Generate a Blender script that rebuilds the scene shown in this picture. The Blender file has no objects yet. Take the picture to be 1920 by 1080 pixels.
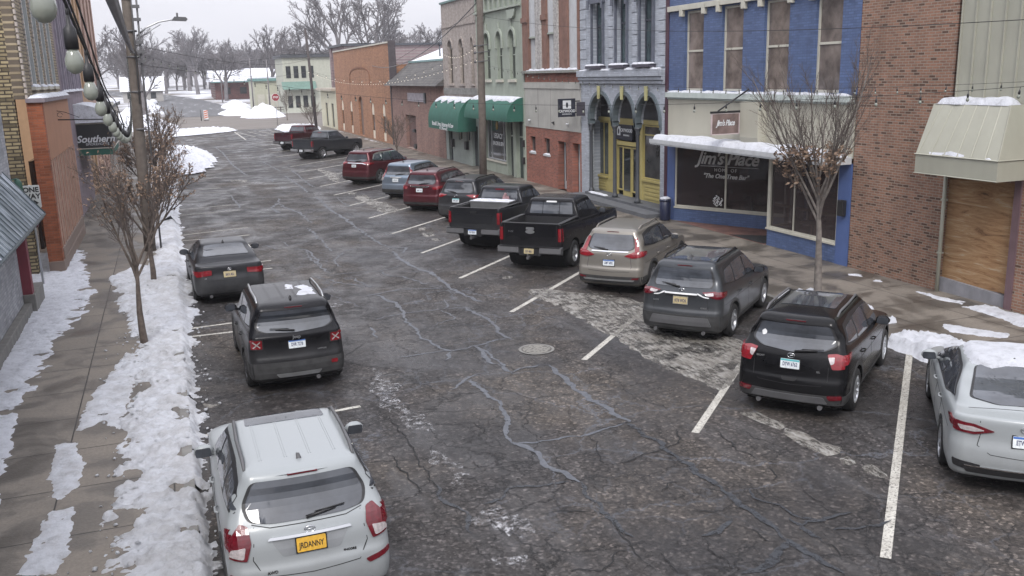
import bpy, bmesh, math, random
import numpy as np
from mathutils import Vector, Matrix, noise
from mathutils.bvhtree import BVHTree
random.seed(7)
R = math.radians
scene = bpy.context.scene
COL = scene.collection
PI = math.pi

# ------------------------------------------------------------------ helpers
class MB:
    """collects geometry for ONE mesh object"""
    def __init__(s): s.v = []; s.f = []; s.m = []; s.sm = []
    def add(s, vs, fs, mi=0, smooth=False):
        o = len(s.v); s.v += [tuple(p) for p in vs]
        for f in fs:
            s.f.append([i + o for i in f]); s.m.append(mi); s.sm.append(smooth)
        return s
    def box(s, x0, x1, y0, y1, z0, z1, mi=0):
        if x0 > x1: x0, x1 = x1, x0
        if y0 > y1: y0, y1 = y1, y0
        if z0 > z1: z0, z1 = z1, z0
        return s.add([(x0,y0,z0),(x1,y0,z0),(x1,y1,z0),(x0,y1,z0),(x0,y0,z1),(x1,y0,z1),(x1,y1,z1),(x0,y1,z1)],
                     [(0,3,2,1),(4,5,6,7),(0,1,5,4),(1,2,6,5),(2,3,7,6),(3,0,4,7)], mi)
    def quad(s, a, b, c, d, mi=0): return s.add([a,b,c,d], [(0,1,2,3)], mi)
    def prism(s, poly, axis, a0, a1, mi=0):
        """poly 2D in the two other axes (ordered x,y,z without axis), extruded on axis from a0 to a1"""
        n = len(poly); ar = sum(poly[i][0]*poly[(i+1)%n][1]-poly[(i+1)%n][0]*poly[i][1] for i in range(n))
        if ar < 0: poly = poly[::-1]
        def P(p, a):
            if axis == 'x': return (a, p[0], p[1])
            if axis == 'y': return (p[0], a, p[1])
            return (p[0], p[1], a)
        if a0 > a1: a0, a1 = a1, a0
        vs = [P(p, a0) for p in poly] + [P(p, a1) for p in poly]
        fs = [tuple(range(n))[::-1], tuple(range(n, 2*n))] + [(i, (i+1)%n, (i+1)%n+n, i+n) for i in range(n)]
        if axis == 'y': fs = [f[::-1] for f in fs]
        return s.add(vs, fs, mi)
    def tube(s, pts, rad, n=6, mi=0, cap=True, smooth=True):
        pts = [Vector(p) for p in pts]
        if not hasattr(rad, '__len__'): rad = [rad]*len(pts)
        vs = []; up = None
        for i, p in enumerate(pts):
            d = (pts[min(i+1, len(pts)-1)] - pts[max(i-1, 0)])
            if d.length < 1e-9: d = Vector((0,0,1))
            d.normalize()
            if up is None: up = Vector((0,0,1)) if abs(d.z) < .9 else Vector((1,0,0))
            a = d.cross(up)
            if a.length < 1e-6: a = d.orthogonal()
            a.normalize(); b = a.cross(d); up = b
            for k in range(n):
                t = 2*PI*k/n
                vs.append(p + (a*math.cos(t) + b*math.sin(t))*rad[i])
        fs = []
        for i in range(len(pts)-1):
            for k in range(n):
                fs.append((i*n+k, i*n+(k+1)%n, (i+1)*n+(k+1)%n, (i+1)*n+k))
        o = len(vs)
        if cap:
            fs.append(tuple(range(n))[::-1]); fs.append(tuple(range(o-n, o)))
        return s.add(vs, fs, mi, smooth)
    def lathe(s, prof, c=(0,0,0), axis='z', n=16, mi=0, smooth=True, cap=True):
        vs = []
        for r, h in prof:
            for k in range(n):
                t = 2*PI*k/n; a, b = r*math.cos(t), r*math.sin(t)
                if axis == 'z': vs.append((c[0]+a, c[1]+b, c[2]+h))
                elif axis == 'x': vs.append((c[0]+h, c[1]+a, c[2]+b))
                else: vs.append((c[0]+b, c[1]+h, c[2]+a))
        fs = []
        for i in range(len(prof)-1):
            for k in range(n):
                fs.append((i*n+k, i*n+(k+1)%n, (i+1)*n+(k+1)%n, (i+1)*n+k))
        m = len(prof)
        if cap: fs.append(tuple(range(n))[::-1]); fs.append(tuple(range((m-1)*n, m*n)))
        return s.add(vs, fs, mi, smooth)
    def grid(s, fn, nu, nv, mi=0, smooth=True):
        vs = [fn(i/nu, j/nv) for j in range(nv+1) for i in range(nu+1)]
        fs = [(j*(nu+1)+i, j*(nu+1)+i+1, (j+1)*(nu+1)+i+1, (j+1)*(nu+1)+i) for j in range(nv) for i in range(nu)]
        return s.add(vs, fs, mi, smooth)
    def blob(s, c, r, seed=0, n=8, flat=.6, mi=0, amp=.35):
        vs = []; fs = []
        for j in range(n+1):
            ph = PI*j/n
            for i in range(n*2):
                th = 2*PI*i/(n*2)
                d = Vector((math.sin(ph)*math.cos(th), math.sin(ph)*math.sin(th), math.cos(ph)))
                k = 1 + amp*noise.noise(d*1.7 + Vector((seed*7.3, seed*3.1, 0)))
                vs.append((c[0]+d.x*r[0]*k, c[1]+d.y*r[1]*k, c[2]+d.z*r[2]*k))
        m = n*2
        for j in range(n):
            for i in range(m): fs.append((j*m+i, (j+1)*m+i, (j+1)*m+(i+1)%m, j*m+(i+1)%m))
        return s.add(vs, fs, mi, True)
    def build(s, name, mats, parent=None, origin=None, bevel=0, sharp=None):
        me = bpy.data.meshes.new(name)
        o3 = Vector(origin) if origin is not None else (parent_origin(parent) if parent else Vector((0,0,0)))
        me.from_pydata([(p[0]-o3.x, p[1]-o3.y, p[2]-o3.z) for p in s.v], [], s.f)
        mats = mats if isinstance(mats, (list, tuple)) else [mats]
        for m in mats: me.materials.append(m)
        me.polygons.foreach_set('material_index', s.m)
        me.polygons.foreach_set('use_smooth', s.sm)
        me.update()
        if sharp: me.set_sharp_from_angle(angle=R(sharp))
        o = bpy.data.objects.new(name, me); COL.objects.link(o)
        if parent is not None: o.parent = parent
        elif origin is not None: o.location = origin
        if bevel:
            b = o.modifiers.new('bevel', 'BEVEL'); b.width = bevel; b.segments = 2; b.limit_method = 'ANGLE'; b.angle_limit = R(40)
        return o

LOCAL = set()
def parent_origin(p):
    """world-aligned things carry geometry in world coordinates: subtract the origin of the root"""
    if p.name in LOCAL: return Vector((0,0,0))
    v = Vector((0,0,0))
    while p is not None:
        v += p.location; p = p.parent
    return v
def tag(o, label=None, cat=None, group=None, kind=None):
    if label: o['label'] = label
    if cat: o['category'] = cat
    if group: o['group'] = group
    if kind: o['kind'] = kind
    return o
def thing(name, label, cat, loc=(0,0,0), rotz=0, group=None, local=False):
    o = bpy.data.objects.new(name, None); COL.objects.link(o)
    o.empty_display_size = .2
    o.location = loc; o.rotation_euler = (0,0,rotz)
    if local: LOCAL.add(o.name)
    return tag(o, label, cat, group)
def text(name, body, size, mat, parent, pos, xa, ya, ext=.004, shear=0, align='CENTER', space=1.0, sx=1.0, origin=None, bold=0.0):
    cu = bpy.data.curves.new(name, 'FONT'); cu.body = body; cu.size = size; cu.extrude = ext; cu.shear = shear
    cu.align_x = align; cu.align_y = 'CENTER'; cu.space_character = space; cu.offset = bold; cu.resolution_u = 3
    tmp = bpy.data.objects.new('t', cu); me = bpy.data.meshes.new_from_object(tmp); bpy.data.objects.remove(tmp); bpy.data.curves.remove(cu)
    me.materials.clear(); me.materials.append(mat); me.name = name
    o = bpy.data.objects.new(name, me); COL.objects.link(o); o.parent = parent
    xa = Vector(xa).normalized(); ya = Vector(ya).normalized(); za = xa.cross(ya)
    p = Vector(pos) - (parent_origin(parent) if parent else Vector((0,0,0)))
    M = Matrix(((xa.x*sx, ya.x, za.x, p.x), (xa.y*sx, ya.y, za.y, p.y), (xa.z*sx, ya.z, za.z, p.z), (0,0,0,1)))
    o.matrix_local = M
    return o
def copy_tree(o, parent=None):
    c = o.copy(); COL.objects.link(c)
    if parent is not None:
        c.parent = parent; c.matrix_parent_inverse = o.matrix_parent_inverse.copy()
    for ch in list(o.children): copy_tree(ch, c)
    return c

# ------------------------------------------------------------------ materials
class NT:
    def __init__(s, name):
        s.mat = bpy.data.materials.new(name); s.mat.use_nodes = True
        s.n = s.mat.node_tree.nodes; s.l = s.mat.node_tree.links
        s.b = s.n['Principled BSDF']; s.out = s.n['Material Output']
    def node(s, t, **kw):
        x = s.n.new(t)
        for k, v in kw.items(): setattr(x, k, v)
        return x
    def link(s, a, b): s.l.new(a, b)
    def pos(s, mode='world', swz=None, scale=(1,1,1)):
        if mode == 'world': src = s.node('ShaderNodeNewGeometry').outputs['Position']
        else: src = s.node('ShaderNodeTexCoord').outputs['Object']
        if swz:
            sp = s.node('ShaderNodeSeparateXYZ'); s.link(src, sp.inputs[0])
            cb = s.node('ShaderNodeCombineXYZ')
            for i, ch in enumerate(swz):
                if ch in 'xyz': s.link(sp.outputs['xyz'.index(ch)], cb.inputs[i])
            src = cb.outputs[0]
        if scale != (1,1,1):
            m = s.node('ShaderNodeMapping'); m.inputs['Scale'].default_value = scale; s.link(src, m.inputs[0]); src = m.outputs[0]
        return src
    def noise(s, vec, scale, detail=4, rough=.55, dist=0):
        x = s.node('ShaderNodeTexNoise'); x.inputs['Scale'].default_value = scale; x.inputs['Detail'].default_value = detail
        x.inputs['Roughness'].default_value = rough; x.inputs['Distortion'].default_value = dist
        s.link(vec, x.inputs['Vector']); return x.outputs['Fac']
    def ramp(s, fac, stops):
        x = s.node('ShaderNodeValToRGB'); e = x.color_ramp.elements
        while len(e) < len(stops): e.new(.5)
        for i, (p, c) in enumerate(stops):
            e[i].position = p; e[i].color = (*c, 1) if hasattr(c, '__len__') else (c, c, c, 1)
        s.link(fac, x.inputs[0]); return x.outputs['Color']
    def mix(s, fac, a, b, mode='MIX'):
        x = s.node('ShaderNodeMix', data_type='RGBA', blend_type=mode)
        for inp, v in ((x.inputs['Factor'], fac), (x.inputs[6], a), (x.inputs[7], b)):
            if hasattr(v, 'is_linked') or isinstance(v, bpy.types.NodeSocket): s.link(v, inp)
            elif hasattr(v, '__len__'): inp.default_value = (*v[:3], 1)
            else: inp.default_value = v
        return x.outputs[2]
    def math(s, op, a, b=0.):
        x = s.node('ShaderNodeMath', operation=op)
        for i, v in enumerate((a, b)):
            if isinstance(v, bpy.types.NodeSocket): s.link(v, x.inputs[i])
            else: x.inputs[i].default_value = v
        return x.outputs[0]
    def bump(s, h, strength=.4, dist=.02):
        x = s.node('ShaderNodeBump'); x.inputs['Strength'].default_value = strength; x.inputs['Distance'].default_value = dist
        s.link(h, x.inputs['Height']); s.link(x.outputs[0], s.b.inputs['Normal']); return x
    def set(s, col=None, rough=None, metal=None, coat=None, spec=None):
        for k, v in (('Base Color', col), ('Roughness', rough), ('Metallic', metal), ('Coat Weight', coat), ('Specular IOR Level', spec)):
            if v is None: continue
            if isinstance(v, bpy.types.NodeSocket): s.link(v, s.b.inputs[k])
            elif hasattr(v, '__len__'): s.b.inputs[k].default_value = (*v, 1)
            else: s.b.inputs[k].default_value = v
        return s
MC = {}
def plain(name, col, rough=.6, metal=0, var=.18, scale=3.0, bump=.15, coat=0, mode='object', spec=None):
    """paint, metal or plastic with slight unevenness of tone and surface"""
    if name in MC: return MC[name]
    t = NT(name); p = t.pos(mode)
    n = t.noise(p, scale, 5)
    if mode == 'world': n = t.math('ADD', t.math('MULTIPLY', n, .6), t.math('MULTIPLY', t.noise(t.pos('world', 'xyz', (2, 2, .2)), 1.7, 6, .7), .4))
    c = t.ramp(n, [(.3, tuple(v*(1-var) for v in col)), (.7, tuple(min(1, v*(1+var*.6)) for v in col))])
    t.set(c, rough, metal, coat, spec)
    if bump: t.bump(t.noise(p, scale*9, 3), bump, .01)
    MC[name] = t.mat; return t.mat
def brick(name, c1, c2, mortar, bw=.2, bh=.067, ms=.012, swz='yz', stain=.35, bump=.6, rough=.85, dark=None, bias=0.):
    if name in MC: return MC[name]
    t = NT(name); p = t.pos('world', swz + '-')
    x = t.node('ShaderNodeTexBrick'); x.offset = .5
    wob = t.node('ShaderNodeVectorMath', operation='ADD'); nz = t.node('ShaderNodeTexNoise'); nz.inputs['Scale'].default_value = 3
    sc = t.node('ShaderNodeVectorMath', operation='SCALE'); sc.inputs['Scale'].default_value = .012
    t.link(p, nz.inputs['Vector']); t.link(nz.outputs['Color'], sc.inputs[0]); t.link(p, wob.inputs[0]); t.link(sc.outputs[0], wob.inputs[1])
    t.link(wob.outputs[0], x.inputs['Vector'])
    x.inputs['Color1'].default_value = (0,0,0,1); x.inputs['Color2'].default_value = (1,1,1,1); x.inputs['Mortar'].default_value = (.5,.5,.5,1)
    x.inputs['Scale'].default_value = 1; x.inputs['Mortar Size'].default_value = ms; x.inputs['Mortar Smooth'].default_value = .3
    x.inputs['Brick Width'].default_value = bw; x.inputs['Row Height'].default_value = bh; x.inputs['Bias'].default_value = bias
    n = t.noise(t.pos('world'), .7, 6, .6); dk = tuple(v*.5 for v in c2) if dark else tuple(v*.8 for v in c2)
    per = t.ramp(x.outputs['Color'], [(.0, dk), (dark or .1, dk if dark else c2), ((dark or .1)+.04, c2), (.62, c1), (1., tuple(v*1.18 for v in c1))])
    c = t.mix(x.outputs['Fac'], per, mortar)
    c = t.mix(stain, c, t.ramp(n, [(.3, .35), (.55, .78), (.75, 1.)]), 'MULTIPLY')
    sv = t.noise(t.pos('world', 'xyz', (2.2, 2.2, .16)), 1.6, 6, .7); c = t.mix(.5, c, t.ramp(sv, [(.33, .72), (.5, 1.02), (.7, 1.15)]), 'MULTIPLY')
    g = t.noise(t.pos('world'), 40, 3); c = t.mix(.3, c, t.ramp(g, [(.3,.6),(.7,1.)]), 'MULTIPLY')
    t.set(c, rough)
    inv = t.math('SUBTRACT', 1., x.outputs['Fac']); t.bump(inv, bump, .01)
    MC[name] = t.mat; return t.mat
def glass(name, col=(.02,.023,.028), rough=.06, spec=.6):
    if name in MC: return MC[name]
    t = NT(name); n = t.noise(t.pos('object'), 1.4, 4, .6)
    t.set(t.ramp(n, [(.35, tuple(c*.6 for c in col)), (.65, tuple(c*1.5 for c in col))]), rough, 0, 0, spec)
    t.bump(t.noise(t.pos('object'), 1.1, 1), .03, .02)
    MC[name] = t.mat; return t.mat
def car_paint(name, col, metal=.35, rough=.32, dirt=.35, dcol=(.22,.21,.2)):
    if name in MC: return MC[name]
    t = NT(name); p = t.pos('object')
    n = t.noise(p, 2.2, 6, .65)
    sp = t.node('ShaderNodeSeparateXYZ'); t.link(p, sp.inputs[0])
    # road salt film: thickest low on the body, blotchy
    low = t.node('ShaderNodeMapRange'); low.inputs['From Min'].default_value = 1.15; low.inputs['From Max'].default_value = .25
    low.inputs['To Min'].default_value = .04; low.inputs['To Max'].default_value = 1; t.link(sp.outputs[2], low.inputs['Value'])
    f = t.math('MULTIPLY', t.math('MULTIPLY', low.outputs[0], t.ramp(n, [(.3, .3), (.7, 1.)])), dirt)
    t.set(t.mix(f, col, dcol), t.math('ADD', rough, t.math('MULTIPLY', f, .5)), t.math('MULTIPLY', t.math('SUBTRACT', 1., f), metal), .3 if max(col) > .03 else .16, .25 if max(col) > .03 else .14)
    t.b.inputs['Coat Roughness'].default_value = .12
    t.bump(t.noise(p, .9, 2), .035, .05)
    MC[name] = t.mat; return t.mat
def snow_mat(name='snow', col=(.72,.74,.8), dirt=.0, sc=1.):
    if name in MC: return MC[name]
    t = NT(name); p = t.pos('world')
    n = t.noise(p, 5*sc, 8, .7)
    c = t.ramp(n, [(.3, tuple(v*.62 for v in col)), (.46, tuple(v*.9 for v in col)), (.6, col)])
    if dirt: c = t.mix(t.math('MULTIPLY', t.ramp(t.noise(p, 2.3, 7, .7), [(.42, 0.), (.6, 1.)]), dirt), c, (.3,.27,.24))
    t.set(c, .75); t.bump(t.noise(p, 9*sc, 9, .8), 1.0, .09)
    MC[name] = t.mat; return t.mat
SNOW = snow_mat(); DSNOW = snow_mat('trodden_snow', (.71,.73,.78), .32)
DARK = plain('dark_gap', (.008,.008,.009), .8, bump=0)
BLACKP = plain('black_plastic', (.016,.016,.018), .5, bump=.1)
GREYP = plain('grey_cladding', (.09,.09,.095), .6)
SILVER = plain('brushed_silver', (.42,.43,.44), .35, .8, bump=.05)
CHROME = plain('chrome', (.62,.63,.65), .12, 1, var=.05, bump=0)
RUBBER = plain('tyre_rubber', (.013,.013,.014), .85, bump=.3)
RED = plain('red_lens', (.2,.006,.012), .14, 0, var=.35, scale=14, coat=.7, bump=0)
DRED = plain('smoked_red_lens', (.11,.004,.01), .14, 0, var=.3, scale=14, coat=.7, bump=0)
CLEAR = plain('clear_lens', (.5,.45,.45), .15, .3, var=.3, scale=30, coat=.6, bump=0)
WHITE = plain('white_paint', (.72,.73,.74), .5)
CGLASS = glass('car_glass', (.045,.05,.06), .04, 1.0)
WGLASS = glass('window_glass', (.03,.034,.038), .06, .55)

# ------------------------------------------------------------------ camera, light
cam = bpy.data.cameras.new('camera'); co = bpy.data.objects.new('camera', cam); COL.objects.link(co)
cam.sensor_width = 36; cam.lens = 1720.1/1920*36; cam.clip_start = .1; cam.clip_end = 3000
pit, yaw, rol = R(13.188), R(20.084), R(-1.5328)
fwd = Vector((math.sin(yaw)*math.cos(pit), math.cos(yaw)*math.cos(pit), -math.sin(pit)))
rt = Vector((math.cos(yaw), -math.sin(yaw), 0)); up = rt.cross(fwd)
r2 = rt*math.cos(rol) + up*math.sin(rol); u2 = up*math.cos(rol) - rt*math.sin(rol)
co.matrix_world = Matrix(((r2.x, u2.x, -fwd.x, 0), (r2.y, u2.y, -fwd.y, 0), (r2.z, u2.z, -fwd.z, 5.676), (0,0,0,1)))
scene.camera = co
w = bpy.data.worlds.new('World'); scene.world = w; w.use_nodes = True
nt = w.node_tree; bg = nt.nodes['Background']
sky = nt.nodes.new('ShaderNodeTexSky'); sky.sky_type = 'NISHITA'; sky.sun_disc = False
SUN_EL, SUN_AZ = R(48), R(205)
sky.sun_elevation = SUN_EL; sky.sun_rotation = SUN_AZ; sky.air_density = 1.6; sky.dust_density = 5; sky.ozone_density = 1
hs = nt.nodes.new('ShaderNodeHueSaturation'); hs.inputs['Saturation'].default_value = .25; hs.inputs['Value'].default_value = .55
nt.links.new(sky.outputs[0], hs.inputs['Color'])
# overcast: an even cloud deck with faint mottling over the sky colour
tc = nt.nodes.new('ShaderNodeTexCoord'); mp = nt.nodes.new('ShaderNodeMapping'); mp.inputs['Scale'].default_value = (1,1,3.5)
nz = nt.nodes.new('ShaderNodeTexNoise'); nz.inputs['Scale'].default_value = 1.6; nz.inputs['Detail'].default_value = 5
cr = nt.nodes.new('ShaderNodeValToRGB'); cr.color_ramp.elements[0].position = .3; cr.color_ramp.elements[0].color = (4.2,4.25,4.75,1)
cr.color_ramp.elements[1].position = .7; cr.color_ramp.elements[1].color = (5.9,5.9,6.3,1)
nt.links.new(tc.outputs['Generated'], mp.inputs[0]); nt.links.new(mp.outputs[0], nz.inputs['Vector']); nt.links.new(nz.outputs['Fac'], cr.inputs[0])
mx = nt.nodes.new('ShaderNodeMix'); mx.data_type = 'RGBA'; mx.inputs['Factor'].default_value = .85
nt.links.new(hs.outputs[0], mx.inputs[6]); nt.links.new(cr.outputs[0], mx.inputs[7])
# an overcast sky is brighter overhead than at the horizon
sz = nt.nodes.new('ShaderNodeSeparateXYZ'); nt.links.new(tc.outputs['Generated'], sz.inputs[0])
mr = nt.nodes.new('ShaderNodeMapRange'); mr.inputs['From Min'].default_value = .05; mr.inputs['From Max'].default_value = 1.0; mr.inputs['To Min'].default_value = .95; mr.inputs['To Max'].default_value = 2.3
nt.links.new(sz.outputs[2], mr.inputs['Value'])
ml = nt.nodes.new('ShaderNodeMix'); ml.data_type = 'RGBA'; ml.blend_type = 'MULTIPLY'; ml.inputs['Factor'].default_value = 1
nt.links.new(mx.outputs[2], ml.inputs[6]); nt.links.new(mr.outputs[0], ml.inputs[7])
nt.links.new(ml.outputs[2], bg.inputs['Color']); bg.inputs['Strength'].default_value = .1
sl = bpy.data.lights.new('sun', 'SUN'); sl.energy = 1.1; sl.angle = R(18); sl.color = (1,.96,.92)
so = bpy.data.objects.new('sun', sl); COL.objects.link(so)
sd = Vector((math.sin(SUN_AZ)*math.cos(SUN_EL), math.cos(SUN_AZ)*math.cos(SUN_EL), math.sin(SUN_EL)))
so.rotation_euler = sd.to_track_quat('Z', 'Y').to_euler()
scene.view_settings.view_transform = 'Standard'; scene.view_settings.look = 'None'
scene.view_settings.exposure = 1.0; scene.view_settings.gamma = 1
scene.cycles.max_bounces = 5; scene.cycles.diffuse_bounces = 2; scene.cycles.glossy_bounces = 3
scene.cycles.transmission_bounces = 2; scene.cycles.transparent_max_bounces = 12
CR_S= [(0.08,[(4.79,23.57),(4.9,22.95),(5.04,22.33),(5.0,21.53),(4.84,20.64),(4.88,19.85),(4.84,19.09),(4.93,18.54),(5.03,18.06),(5.1,17.81)]),(0.08,[(5.1,17.81),(4.98,17.51),(4.84,17.27)]),(0.06,[(4.16,21.11),(4.52,21.27),(4.88,21.38),(5.22,21.4),(5.73,21.39),(6.04,21.39),(6.16,21.7),(6.25,22.36)]),(0.05,[(4.7,23.62),(5.31,23.91),(6.19,23.73),(6.75,23.54)]),(0.07,[(6.85,23.4),(6.87,22.96),(6.9,22.36),(7.0,21.98),(7.13,21.61)]),(0.1,[(6.07,21.37),(6.51,21.23),(6.58,20.9),(6.58,20.4),(6.71,20.07),(6.64,19.57),(6.5,18.83),(6.53,18.28),(6.61,18.07)]),(0.07,[(6.51,18.23),(6.33,18.26),(6.06,18.11),(5.75,17.98),(5.5,17.94),(5.11,17.86),(4.7,17.95),(4.26,17.9),(3.98,17.93)]),(0.05,[(5.86,21.26),(5.97,20.92),(6.02,20.47),(5.9,20.26),(5.47,20.14),(5.31,19.9)]),(0.1,[(5.74,18.04),(5.69,17.53),(5.61,16.96),(5.63,16.62),(5.77,16.22),(5.76,15.96)]),(0.07,[(5.78,17.81),(5.75,17.2),(5.81,16.72),(5.81,16.25)]),(0.07,[(5.77,16.0),(6.1,16.12),(6.44,16.19),(6.67,16.13)]),(0.13,[(6.67,16.13),(6.58,15.58),(6.59,15.14),(6.55,14.58),(6.54,14.04),(6.62,13.5),(6.62,12.95),(6.66,12.73)]),(0.06,[(5.35,16.19),(5.14,16.15),(4.96,15.98),(4.82,15.91),(4.58,15.73),(4.39,15.53)]),(0.09,[(4.95,15.94),(4.9,15.5),(4.91,15.06),(4.99,14.79),(4.98,14.38),(4.92,13.98),(4.84,13.61),(4.72,13.28)]),(0.09,[(4.84,13.66),(4.71,13.28),(4.54,12.75)]),(0.11,[(4.57,12.74),(4.74,12.41),(4.76,11.79),(4.84,11.47),(4.88,11.13),(4.95,10.99)]),(0.06,[(4.56,12.71),(4.94,12.58),(5.43,12.55),(5.93,12.5),(6.27,12.66),(6.67,12.76)]),(0.08,[(4.62,44.27),(4.09,42.65),(4.22,41.0)]),(0.08,[(4.49,43.12),(4.78,41.78),(5.06,40.08),(5.02,38.27),(5.06,37.11)]),(0.05,[(2.24,39.48),(3.48,39.35),(4.33,39.46),(5.53,39.18)]),(0.1,[(6.4,42.22),(6.37,39.95),(6.45,38.24),(6.47,36.31),(6.47,34.23),(6.51,32.79),(6.56,30.88),(6.77,30.23),(7.14,29.9),(6.81,28.94)]),(0.14,[(6.61,29.54),(6.53,28.13),(6.55,27.22),(6.67,26.3),(6.89,25.78),(6.81,24.67),(6.83,23.58),(6.85,22.73),(7.05,21.7)]),(0.09,[(4.23,36.16),(4.69,35.9),(4.82,34.5),(4.71,33.48),(4.82,32.39),(4.73,30.55)]),(0.05,[(3.81,33.97),(4.31,34.62),(4.89,34.31),(6.4,33.63)]),(0.07,[(3.45,33.28),(3.53,32.11)]),(0.08,[(2.79,32.93),(3.08,31.95),(3.71,31.48),(4.01,31.19),(4.03,30.41),(4.06,29.2),(4.01,27.89),(4.07,27.04)]),(0.06,[(3.98,30.95),(3.9,29.28),(4.01,28.11)]),(0.06,[(6.1,30.6),(5.37,30.46),(5.1,30.22),(4.73,29.31),(4.47,28.53),(4.62,27.79)]),(0.05,[(3.57,26.79),(3.92,26.14),(4.23,25.42),(4.65,24.77),(5.3,24.44)]),(0.05,[(4.01,26.67),(4.75,26.79),(5.52,26.59),(5.92,26.8),(6.32,27.12)]),(0.07,[(5.5,26.5),(5.62,25.84),(5.92,25.49),(6.18,24.99),(6.26,24.31),(6.53,24.35)]),(0.07,[(4.63,25.96),(4.7,25.01),(4.88,24.48)]),(0.06,[(4.44,23.54),(4.89,23.72),(5.55,23.97),(6.14,23.75),(6.65,23.5)]),(0.08,[(4.8,23.6),(4.9,23.0),(5.06,22.38),(4.99,21.56)]),(0.06,[(6.5,39.45),(6.8,39.27),(6.96,38.35),(7.18,37.81)]),(0.06,[(5.66,36.05),(6.27,36.61),(7.02,36.74)]),(0.05,[(4.84,28.56),(5.44,28.25)]),(0.07,[(3.97,20.49),(3.9,19.47)]),(0.14,[(3.82,85.81),(4.02,78.15),(4.0,71.31),(3.99,65.53),(4.17,61.24),(4.28,58.53)]),(0.1,[(2.65,48.35),(2.75,45.32),(2.79,43.23)]),(0.12,[(6.36,56.78),(6.38,53.44),(6.46,50.41),(6.39,47.51)]),(0.1,[(7.13,60.38),(7.16,56.95),(7.02,53.65),(7.01,50.62),(7.11,49.71)]),(0.1,[(6.11,67.26),(6.28,63.91),(6.44,59.68)]),(0.12,[(5.38,55.39),(5.36,53.48)]),(0.1,[(6.49,45.27),(6.5,43.05),(6.38,41.11),(6.44,39.22),(6.49,37.48),(6.55,35.87)]),(0.1,[(4.74,45.89),(4.6,44.2),(4.19,43.2),(4.04,42.3),(4.2,40.71)]),(0.08,[(4.6,43.78),(4.65,42.13),(4.91,40.84),(5.07,39.31)]),(0.06,[(7.4,44.71),(7.28,42.59),(7.39,41.29)])]
CR_K= [(0.08,[(4.95,10.99),(4.91,10.75),(4.89,10.32),(4.87,9.96),(4.86,9.57),(4.86,9.28)]),(0.06,[(4.9,11.07),(4.35,11.12),(4.03,11.21),(3.74,10.96),(3.44,10.9)]),(0.06,[(3.07,11.71),(3.01,11.13),(3.14,10.75),(3.04,10.18)]),(0.1,[(6.62,12.71),(6.65,12.14),(6.67,11.58),(6.66,11.25),(6.64,10.63),(6.65,10.1),(6.64,9.65),(6.66,9.32),(6.62,8.77),(6.61,8.41),(6.68,8.0),(6.7,7.56)]),(0.1,[(6.3,9.25),(6.1,9.08),(5.95,8.98),(5.72,9.03)]),(0.06,[(7.07,9.86),(6.96,9.61),(7.04,9.29),(7.15,8.97),(7.36,8.79)]),(0.08,[(6.99,8.95),(6.99,8.65),(6.96,8.3)]),(0.08,[(7.01,8.71),(7.4,8.73),(7.81,8.78)]),(0.05,[(7.29,8.48),(7.71,8.39),(8.11,8.36)]),(0.14,[(6.61,8.53),(6.39,8.35),(6.18,8.17),(5.93,8.1),(5.67,8.11)])]
CR_D= [(0.016,[(3.05,14.69),(3.04,14.11),(3.11,13.79),(3.07,13.34),(3.04,12.67),(3.04,12.26),(3.04,11.93),(3.05,11.66)]),(0.016,[(2.76,13.04),(2.73,12.63),(2.76,12.22),(2.76,11.84),(2.77,11.48)]),(0.016,[(4.0,13.82),(4.22,13.79),(4.31,13.75),(4.37,13.44),(4.3,13.29),(4.02,13.15),(3.77,13.06)]),(0.016,[(2.65,13.27),(2.87,13.3),(3.03,13.29)]),(0.016,[(3.43,10.67),(3.47,10.38),(3.51,10.15),(3.48,9.99)]),(0.016,[(3.74,10.49),(3.79,10.24),(3.77,10.14),(3.88,10.05)]),(0.016,[(5.76,12.47),(5.79,12.2),(5.61,11.78),(5.57,11.38)]),(0.016,[(3.03,9.86),(3.03,9.67),(3.02,9.5)]),(0.016,[(4.99,12.11),(4.95,11.71),(4.94,11.43)]),(0.016,[(4.12,10.33),(4.42,10.24),(4.58,10.13),(4.79,10.06)]),(0.016,[(3.71,8.83),(3.98,8.82),(4.21,8.74),(4.55,9.02),(4.73,9.04)]),(0.016,[(5.69,11.39),(5.98,11.37),(6.3,11.5),(6.58,11.47),(6.93,11.62),(7.12,11.8),(7.26,12.14)]),(0.016,[(5.56,10.57),(5.73,10.34),(5.89,10.25),(6.08,10.42),(6.35,10.38)]),(0.016,[(6.01,9.67),(6.19,9.45),(6.45,9.5),(6.59,9.44)]),(0.016,[(5.67,8.97),(5.63,8.67),(5.64,8.37),(5.66,8.18)]),(0.016,[(4.88,9.77),(4.84,9.45),(4.79,9.07),(4.81,8.76),(4.79,8.44)]),(0.016,[(7.65,9.56),(7.62,9.3),(7.65,9.07)]),(0.016,[(6.96,8.3),(6.99,8.01),(6.96,7.77)]),(0.016,[(6.28,9.04),(6.34,8.85),(6.44,8.52)]),(0.016,[(7.32,10.01),(7.46,10.0),(7.65,10.16),(7.73,10.37)]),(0.016,[(7.75,11.86),(7.69,11.35),(7.63,11.06),(7.66,10.87),(7.7,10.56)]),(0.016,[(5.02,8.82),(5.0,8.53),(4.99,8.32)]),(0.016,[(6.37,12.75),(6.59,12.76),(6.97,12.7)])]
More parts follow.
